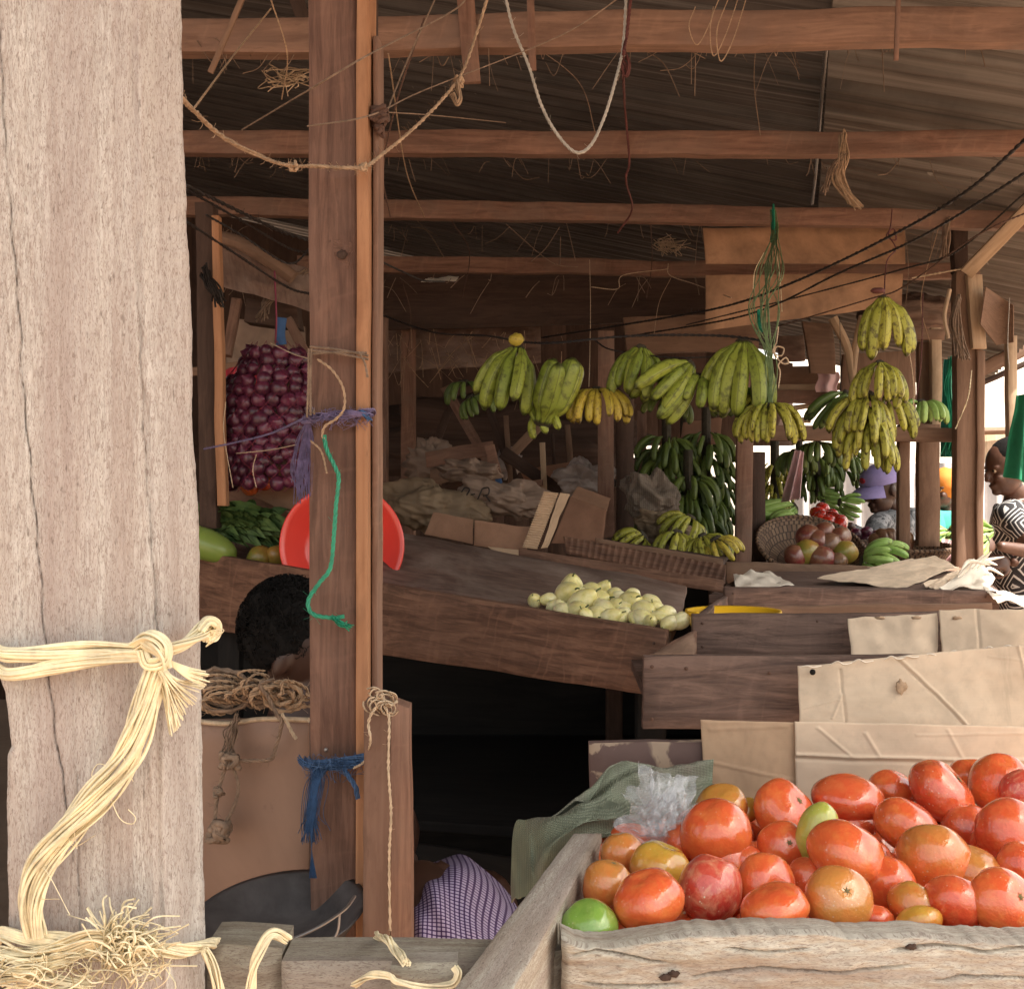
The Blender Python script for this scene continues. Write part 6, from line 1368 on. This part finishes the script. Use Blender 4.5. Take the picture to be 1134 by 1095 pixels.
# cobwebby fibres and old string ends clinging to the beams
def webs(label,pts,n,seed,mat,r=.0009,L=.09):
    rr=random.Random(seed); g=G()
    for _ in range(n):
        x,y,d=rr.choice(pts); a=P(x+rr.gauss(0,22),y+rr.gauss(0,4),d+rr.uniform(-.03,.05)); l=L*rr.uniform(.3,1.6); sx=rr.gauss(0,.5)
        tube(cr([a,a+V((sx*l*.5,rr.uniform(-.02,.02),-l*rr.uniform(.1,.6))),a+V((sx*l,rr.uniform(-.02,.02),-l*rr.uniform(.3,1.1)))],5),r*rr.uniform(.5,1.6),3,g=g,cap=False)
    return mk('fibre_wisps',g,M[mat],label=label,cat='fibre wisps',kind='stuff')
webs('wispy old fibres hanging off the thick nearest beam',[(x,50,2.55) for x in (240,300,440,480,540,620,700,780,860,960,1080)],60,51,'jute',.0009,.07)
webs('wispy fibres hanging off the second beam',[(x,172,3.5) for x in (230,300,450,540,640,760,900,1000)],50,52,'jute',.001,.07)
webs('wispy fibres under the third and fourth beams',[(x,y,4.6) for x in (260,440,520,600,700,760,1030) for y in (250,308)],70,53,'jute',.0013,.10)
webs('tangled fibres over the dusty plank left of the plantains',[(x,y,5.2) for x in (430,460,500,540,580) for y in (372,395)],70,54,'sisal',.0013,.14)
OLD=[[(560,30,2.6),(640,90,3.2),(660,150,3.4)],[(430,60,2.2),(450,190,3.3),(470,240,4.1)],[(470,20,2.3),(440,110,2.4),(424,190,2.6),(432,240,2.8)],[(840,20,2.7),(835,90,3.2),(842,150,3.4)],[(300,0,2.3),(318,60,2.4),(312,110,2.6)],[(720,240,4.3),(722,290,4.9),(716,330,5.0)],[(1000,240,4.3),(1006,300,4.5),(1000,360,4.6)],[(1040,250,4.3),(1020,330,4.5),(1030,380,4.6)],[(445,310,4.9),(455,350,5.0),(450,400,5.2)],[(560,248,4.2),(610,290,4.6),(640,296,4.9)],[(215,120,1.6),(260,60,2.0),(300,10,2.3)],[(500,245,4.2),(520,280,4.6),(512,330,5.0)]]
for k,p in enumerate(OLD):
    rope(['sagging old string from the near beam to the second beam, centre','old string slanting from the near beam to the third beam right of the main post','limp string hanging beside the rear batten','short old string between near and second beam by the roof seam','limp string behind the top of the main post on its left','brown string below the third beam beside the orange ply','thin string in front of the right end of the orange ply','thin string hanging left of the braced post','string dropping over the dusty plank at left','string sagging between third and fourth beam, centre','string rising from the pale post to the near beam','string between the third and fourth beam right of the main post'][k],p,.0014+.0004*(k%3),['jute','sisal','rust'][k%3],2,40,name='string',cat='string',seed=90+k)
# hanging cloths at right
def drape(label,q,mat,folds,name='hanging_cloth',cat='cloth',nu=50,nvv=40,amp=.03,th=.003):
    q=pxp(q); return mk(name,cloth(lambda u,v:bil(q,u,v)+V((0,amp*math.sin(u*folds*6.283+1.5*v)*(.4+.6*v)+amp*.4*nz((u*4,v*3,folds),1),0)),nu,nvv,th),M[mat],label=label,cat=cat)
drape('green cloth hanging at the right edge over the woman\'s head',[(1126,438,4.6),(1150,434,4.55),(1160,540,4.55),(1114,528,4.6)],'greencloth',2)
drape('green shredded plastic strips hanging left of the braced post',[(1046,398,4.75),(1064,398,4.75),(1062,506,4.75),(1043,506,4.75)],'tealcloth',4,name='plastic_strips',amp=.02)
ragged([(1054,398,4.7),(1050,430,4.7),(1056,470,4.7),(1052,500,4.7)],30,41,'greenrope','green twine strands over the plastic strips by the right post',6,.003,name='twine_strands',cat='twine')
drape('pale pink plastic hanging above the green bananas at the back',[(881,498,4.6),(890,500,4.6),(884,552,4.55),(866,556,4.6)],'pinkcloth',1.5,name='plastic_sheet',cat='plastic',amp=.02)
drape('pink cloth at the foot of the right post beside the shallow basket',[(1044,596,4.9),(1062,600,4.9),(1050,640,4.8),(1034,632,4.8)],'pinkcloth',2)
# ================================================================== PEOPLE
def eval_mesh(me,mods):
    o=bpy.data.objects.new('tmp',me); C.objects.link(o); mods(o)
    dg=bpy.context.evaluated_depsgraph_get(); dg.update(); r=bpy.data.meshes.new_from_object(o.evaluated_get(dg))
    bpy.data.objects.remove(o); return r
def skin_g(nodes,edges,sub=2):
    ks=list(nodes); me=bpy.data.meshes.new('sk'); bm=bmesh.new(); lay=bm.verts.layers.skin.verify(); vs=[bm.verts.new(nodes[k][0]) for k in ks]
    for a,b in edges: bm.edges.new((vs[ks.index(a)],vs[ks.index(b)]))

    for i,v in enumerate(vs):
        r=nodes[ks[i]][1]; v[lay].radius=(r,r) if not hasattr(r,'__len__') else r; v[lay].use_root=(i==0)
    bm.to_mesh(me); bm.free()
    def mods(o):
        m=o.modifiers.new('s','SKIN'); m.use_smooth_shade=True; s=o.modifiers.new('u','SUBSURF'); s.levels=sub; s.render_levels=sub
    r=eval_mesh(me,mods); g=G(); g.add([v.co.copy() for v in r.vertices],[tuple(p.vertices) for p in r.polygons]); return g
def remesh(g,vox,it=3):
    me=bpy.data.meshes.new('rm'); me.from_pydata([tuple(v) for v in g.v],[],g.f); me.update()
    def mods(o):
        m=o.modifiers.new('r','REMESH'); m.mode='VOXEL'; m.voxel_size=vox; m.adaptivity=0; s=o.modifiers.new('s','SMOOTH'); s.iterations=it; s.factor=.5
    r=eval_mesh(me,mods); g=G(); g.add([v.co.copy() for v in r.vertices],[tuple(p.vertices) for p in r.polygons]); return g
def headg(c,yaw,pitch=0,s=1.0):
    """head looking along +x before rotation"""
    g=blob((0,0,.02),(.098,.076,.10),32,24); g.merge(blob((.028,0,-.055),(.062,.055,.062),24,18)); g.merge(blob((.075,0,-.09),(.022,.024,.018),14,10))
    g.merge(blob((.100,0,-.018),(.020,.013,.026),14,12)); g.merge(blob((.108,0,-.032),(.013,.017,.010),12,10)); g.merge(blob((.088,0,-.060),(.016,.026,.008),12,10)); g.merge(blob((.086,0,-.070),(.015,.022,.007),12,10))
    for y in (1,-1): g.merge(blob((.0,.078*y,-.012),(.018,.010,.032),14,12)); g.merge(blob((.078,.030*y,.018),(.018,.026,.008),12,8)); g.merge(blob((.07,.036*y,-.03),(.025,.022,.02),12,8))
    M_=Matrix.Translation(c)@Matrix.Rotation(R(yaw),4,'Z')@Matrix.Rotation(R(pitch),4,'Y')@Matrix.Diagonal((s,s,s,1)); return g.xf(M_),M_
def handg(wrist,dirv,up,grip=.6,s=1.0,side=1):
    d=V(dirv).normalized(); n=V(up); n=(n-d*n.dot(d)).normalized(); w=d.cross(n)*side; g=blob((0,0,0),(.045,.038,.014),20,14)
    M_=Matrix((( d.x,w.x,n.x,0),(d.y,w.y,n.y,0),(d.z,w.z,n.z,0),(0,0,0,1))); 
    g.xf(Matrix.Translation((.05,0,0)))
    for k,(y,l) in enumerate(((.028,.070),(.010,.080),(-.009,.076),(-.027,.060))):
        b=V((.085,y,0)); p=[b-V((.02,0,0)),b]; a=0
        for j,f in enumerate((.45,.32,.23)):
            a+=grip*(.8+.1*k)*(.6 if j==0 else 1); p.append(p[-1]+V((math.cos(a),0,-math.sin(a)))*l*f)
        tube(p,lambda t:.0092*(1-.3*t),8,g=g); g.merge(blob(p[-1],.0068,8,6))
    p=[V((.02,.03,0)),V((.04,.052,-.006)),V((.062,.062,-.018)),V((.078,.056,-.030))]; tube(p,lambda t:.0115*(1-.3*t),8,g=g); g.merge(blob(p[-1],.008,8,6))
    g.xf(Matrix.Translation(V(wrist))@M_@Matrix.Diagonal((s,s,s,1))); return g
def person(label,J,yaw,pitch,body_mat,clothes,hands=(),vox=.006,hs=1.0,eyes=True):
    """J joints in world space: pelvis chest neck head shL elL wrL shR elR wrR hipL knL anL hipR knR anR"""
    t_=thing('person',label,'person',V((J['pelvis'].x,J['pelvis'].y,0)))
    rad=dict(pelvis=(.13,.11),belly=(.115,.10),chest=(.14,.11),neck=.052,nk2=.05,shL=.055,elL=.037,wrL=.022,shR=.055,elR=.040,wrR=.026,hipL=.085,knL=.058,anL=.038,hipR=.085,knR=.058,anR=.038,toL=.035,toR=.035)
    J=dict(J); J['belly']=J['pelvis'].lerp(J['chest'],.5); J['nk2']=J['neck'].lerp(J['head'],.6)
    fd=V((math.cos(R(yaw)),math.sin(R(yaw)),0))
    for s in 'LR': J['to'+s]=J['an'+s]+fd*.15+V((0,0,-.04))
    E=[('pelvis','belly'),('belly','chest'),('chest','neck'),('neck','nk2')]
    for s in 'LR': E+=[('chest','sh'+s),('sh'+s,'el'+s),('el'+s,'wr'+s),('pelvis','hip'+s),('hip'+s,'kn'+s),('kn'+s,'an'+s),('an'+s,'to'+s)]
    g=skin_g({k:(J[k],rad[k]) for k in J if k!='head'},E,2)
    hg,M_=headg(J['head'],yaw,pitch,hs); g.merge(hg)
    for s,dv,up,gr in hands: g.merge(handg(J['wr'+s],dv,up,gr,1,1 if s=='L' else -1))
    g=remesh(g,vox,2); mk('body',g,M[body_mat],t_)
    for y in (1,-1):
        e=blob((0,0,0),.0095*hs,14,10); e.xf(M_@Matrix.Translation((.083,.030*y,.004))); mk('eye',e,M['sisalpale'],t_)
        e=blob((0,0,0),.0062*hs,10,8); e.xf(M_@Matrix.Translation((.0895,.030*y,.004))); mk('pupil',e,M['black'],t_)
    for nm,mat,nd,ed,seedc in clothes(J,rad):
        cg=skin_g(nd,ed,3)
        for i,v in enumerate(cg.v): cg.v[i]=v+nv3(v,9,seedc)*.008+nv3(v,24,seedc)*.003
        mk(nm,cg,M[mat],t_)
    return t_,M_
def top_clothes(mat,long=True,skirt=None,trouser=None,nm='shirt'):
    def f(J,rad):
        nd={'pelvis':(J['pelvis'],(.155,.14)),'belly':(J['belly'],(.15,.135)),'chest':(J['chest'],(.165,.135)),'neckb':(J['neck'].lerp(J['chest'],.25),.085)}; E=[('pelvis','belly'),('belly','chest'),('chest','neckb')]
        for s in 'LR':
            nd['sh'+s]=(J['sh'+s],.075); nd['el'+s]=(J['sh'+s].lerp(J['el'+s],1 if long else .7),.062); E+=[('chest','sh'+s),('sh'+s,'el'+s)]
            if long: nd['wr'+s]=(J['el'+s].lerp(J['wr'+s],.85),.045); E.append(('el'+s,'wr'+s))
        out=[(nm,mat,nd,E,1)]
        if trouser:
            nd={'pelvis':(J['pelvis'],(.15,.135))}; E=[]
            for s in 'LR':
                nd['hip'+s]=(J['hip'+s],.105); nd['kn'+s]=(J['kn'+s],.08); nd['an'+s]=(J['an'+s]+V((0,0,.04)),.065); E+=[('pelvis','hip'+s),('hip'+s,'kn'+s),('kn'+s,'an'+s)]
            out.append(('trousers',trouser,nd,E,2))
        if skirt:
            a=J['pelvis']; b=(J['knL']+J['knR'])/2; c_=(J['anL']+J['anR'])/2+V((0,0,.15)); out.append(('skirt',skirt,{'a':(a,.17),'b':(b,.19),'c':(c_,.20)},[('a','b'),('b','c')],3))
        return out
    return f
def stand(px,py,d,yaw,hz_neck,J_extra,hip=.09):
    pass
# capped man
pv=P(1000,680,6.5); pv.z=.88
J=dict(pelvis=pv,chest=P(1000,590,6.45),neck=P(990,565,6.38),head=P(978,541,6.30),shL=P(978,576,6.28),elL=P(958,606,6.12),wrL=P(940,580,5.95),shR=P(1022,576,6.6),elR=P(1012,618,6.5),wrR=P(982,604,6.25),
 hipL=pv+V((-.02,-.09,-.06)),knL=pv+V((-.05,-.1,-.45)),anL=V((pv.x-.03,pv.y-.1,.09)),hipR=pv+V((.02,.09,-.06)),knR=pv+V((0,.1,-.45)),anR=V((pv.x+.02,pv.y+.1,.09)))
man,MH=person('man in lilac cap and grey camouflage jacket reaching over the produce',J,198,14,'skin',top_clothes('camo',True,None,'blackrope','jacket'),hands=(('L',(-1,-.2,-.15),(0,0,1),.55),('R',(-1,-.3,-.2),(0,0,1),.6)),hs=1.08)
g=lathe([(.112,.0),(.113,.025),(.103,.058),(.075,.085),(.035,.098),(0,.101)],(-.004,0,.028),36,sc=(1.02,.86)); g.merge(lathe([(.108,.0),(.109,.025),(.099,.055),(.07,.081),(0,.095)],(-.004,0,.028),36,sc=(1.02,.86)))
br=G(); vs=[]
for j in range(9):
    for i in range(9):
        a=lerp(-1.1,1.1,i/8); r_=lerp(.10,.195,j/8)*(1-.20*(a*a)*(j/8)); vs.append(V((r_*math.cos(a)*1.0,r_*math.sin(a)*.80,.034-.04*(j/8)**2-.016*a*a*(j/8))))
fs=[(j*9+i,j*9+i+1,(j+1)*9+i+1,(j+1)*9+i) for j in range(8) for i in range(8)]
br.add(vs,fs); br.add([v-V((0,0,.005)) for v in vs],[tuple(reversed(f)) for f in fs]); g.merge(br); g.xf(MH); capo=mk('cap',g,M['purplecap'],man)
e=blob((0,0,0),(.006,.022,.016),14,10); e.xf(MH@Matrix.Translation((.108,0,.065))); mk('cap_badge',e,M['redcloth'],man)
# person in orange scarf
pv=P(1056,700,7.4); pv.z=.86
J=dict(pelvis=pv,chest=P(1056,592,7.4),neck=P(1050,562,7.4),head=P(1046,542,7.35),shL=P(1036,574,7.3),elL=P(1030,612,7.2),wrL=P(1016,600,7.0),shR=P(1078,574,7.5),elR=P(1084,614,7.5),wrR=P(1070,620,7.3),
 hipL=pv+V((-.09,0,-.06)),knL=pv+V((-.09,-.03,-.45)),anL=V((pv.x-.09,pv.y,.09)),hipR=pv+V((.09,0,-.06)),knR=pv+V((.09,-.03,-.45)),anR=V((pv.x+.09,pv.y,.09)))
w2,MH=person('person in orange headscarf and turquoise top behind the right posts',J,215,5,'skin2',top_clothes('tealcloth',True,'pinkcloth'),hands=(('L',(-1,-.3,-.1),(0,0,1),.5),('R',(-.6,-.8,-.1),(0,0,1),.5)),vox=.008)
g=blob((-.012,0,.03),(.112,.092,.108),30,22,.06,3,2,fine=.02); g.xf(MH); mk('headscarf',g,M['orangecloth'],w2)
g=blob((-.11,0,.02),(.05,.05,.045),20,14,.2,3,2); g.xf(MH); mk('scarf_knot',g,M['orangecloth'],w2)
# woman in the printed dress at the right edge
pv=P(1136,720,5.15); pv.z=.92
J=dict(pelvis=pv,chest=P(1130,592,5.15),neck=P(1126,552,5.15),head=P(1117,518,5.12),shL=P(1118,566,4.98),elL=P(1146,612,4.86),wrL=P(1104,604,4.78),shR=P(1150,566,5.32),elR=P(1160,620,5.3),wrR=P(1120,622,5.0),
 hipL=pv+V((-.03,-.09,-.06)),knL=pv+V((-.04,-.1,-.45)),anL=V((pv.x-.03,pv.y-.1,.09)),hipR=pv+V((.0,.09,-.06)),knR=pv+V((0,.1,-.45)),anR=V((pv.x+.02,pv.y+.1,.09)))
w3,MH=person('woman in black and white geometric print dress holding green bananas at the right edge',J,188,12,'skin2',top_clothes('print',False,'print',None,'dress'),hands=(('L',(-1,-.15,.1),(.1,-1,.4),.6),('R',(-1,-.3,0),(.1,-1,.4),.7)))
g=blob((-.020,0,.036),(.099,.084,.098),30,22,.02,3,2,fine=.03); g.xf(MH); mk('hair',g,M['hair'],w3)
# seated woman in the shade
hd=P(330,722,2.35); pv=V((-.36,2.30,.60))
J=dict(pelvis=pv,chest=V((-.42,2.33,.93)),neck=V((-.42,2.33,1.10)),head=hd,shL=V((-.36,2.48,1.02)),elL=V((-.22,2.45,.80)),wrL=V((-.22,2.25,.78)),shR=V((-.42,2.17,1.02)),elR=V((-.30,2.05,.82)),wrR=P(462,950,1.97),
 hipL=pv+V((.05,.10,0)),knL=V((-.03,2.28,.74)),anL=V((.0,2.25,.30)),hipR=pv+V((.05,-.09,0)),knR=V((-.02,2.06,.72)),anR=V((.03,2.02,.28)))
def sit_clothes(J,rad):
    nd={'pelvis':(J['pelvis'],(.16,.15)),'belly':(J['belly'],.15),'chest':(J['chest'],(.16,.13)),'nb':(J['neck'].lerp(J['chest'],.3),.08)}; E=[('pelvis','belly'),('belly','chest'),('chest','nb')]
    for s in 'LR': nd['sh'+s]=(J['sh'+s],.072); nd['el'+s]=(J['sh'+s].lerp(J['el'+s],.8),.065); E+=[('chest','sh'+s),('sh'+s,'el'+s)]
    return [('blouse','blackrope',nd,E,4)]
w4,MH=person('dark-haired woman sitting in the shade behind the painted panel, gingham skirt',J,-10,28,'skin',sit_clothes,hands=(('L',(1,-.4,-.2),(0,0,1),.4),('R',(.35,-.85,-.45),(0,0,1),.35)))
g=blob((-.040,0,.035),(.098,.096,.100),50,36,.10,3,4,fine=.06)
r=random.Random(3)
for _ in range(2600):
    d=V((r.gauss(-.5,1),r.gauss(0,1),r.gauss(.45,.8))).normalized(); p=V((-.040+.093*d.x,.091*d.y,.035+.095*d.z)); tg=d.cross(V((r.gauss(0,1),r.gauss(0,1),r.gauss(0,1)))).normalized()*.016; q=p+d*r.uniform(.003,.012)+tg; tube([p,p.lerp(q,.5)+d*.007,q],.0009,3,g=g,cap=False)
g.xf(MH); mk('hair',g,M['hair'],w4)
# gingham skirt over the lap
lapc=[[(448,990,2.25),(474,956,2.16),(518,950,2.12),(566,992,2.2)],[(446,996,2.02),(474,968,1.97),(526,968,1.98),(578,1018,2.1)],[(445,1015,1.88),(480,1000,1.85),(520,1012,1.88),(574,1050,2.0)],[(445,1075,1.86),(480,1080,1.83),(525,1085,1.86),(575,1110,1.98)],[(445,1290,1.88),(480,1300,1.84),(525,1300,1.87),(580,1310,1.98)]]
LC=[pxp(r_) for r_ in lapc]
def lapfn(u,v):
    rows=[]
    for r_ in LC:
        c=cr(r_,8); k=u*(len(c)-1); i=min(int(k),len(c)-2); rows.append(c[i].lerp(c[i+1],k-i))
    c=cr(rows,8); k=v*(len(c)-1); i=min(int(k),len(c)-2); p=c[i].lerp(c[i+1],k-i)
    f=.010*math.sin(u*10+v*9+2*nz(p,6))+.008*nz(p,13,5)+.006*math.sin(u*22-v*14); return p+V((0,-f,f*.6))
mk('gingham_skirt',cloth(lapfn,80,110,.002,(.24,.62)),M['gingham'],w4)
for o in (): pass
mk('stool',(lambda g:(g.merge(box(V((-.36,2.32,.44)),.34,.3,.04)),g.merge(box(V((-.48,2.22,.21)),.04,.04,.42)),g.merge(box(V((-.24,2.22,.21)),.04,.04,.42)),g.merge(box(V((-.48,2.42,.21)),.04,.04,.42)),g.merge(box(V((-.24,2.42,.21)),.04,.04,.42)))[0])(G()),M['dark'],label='low dark stool under the woman sitting in the shade',cat='stool')
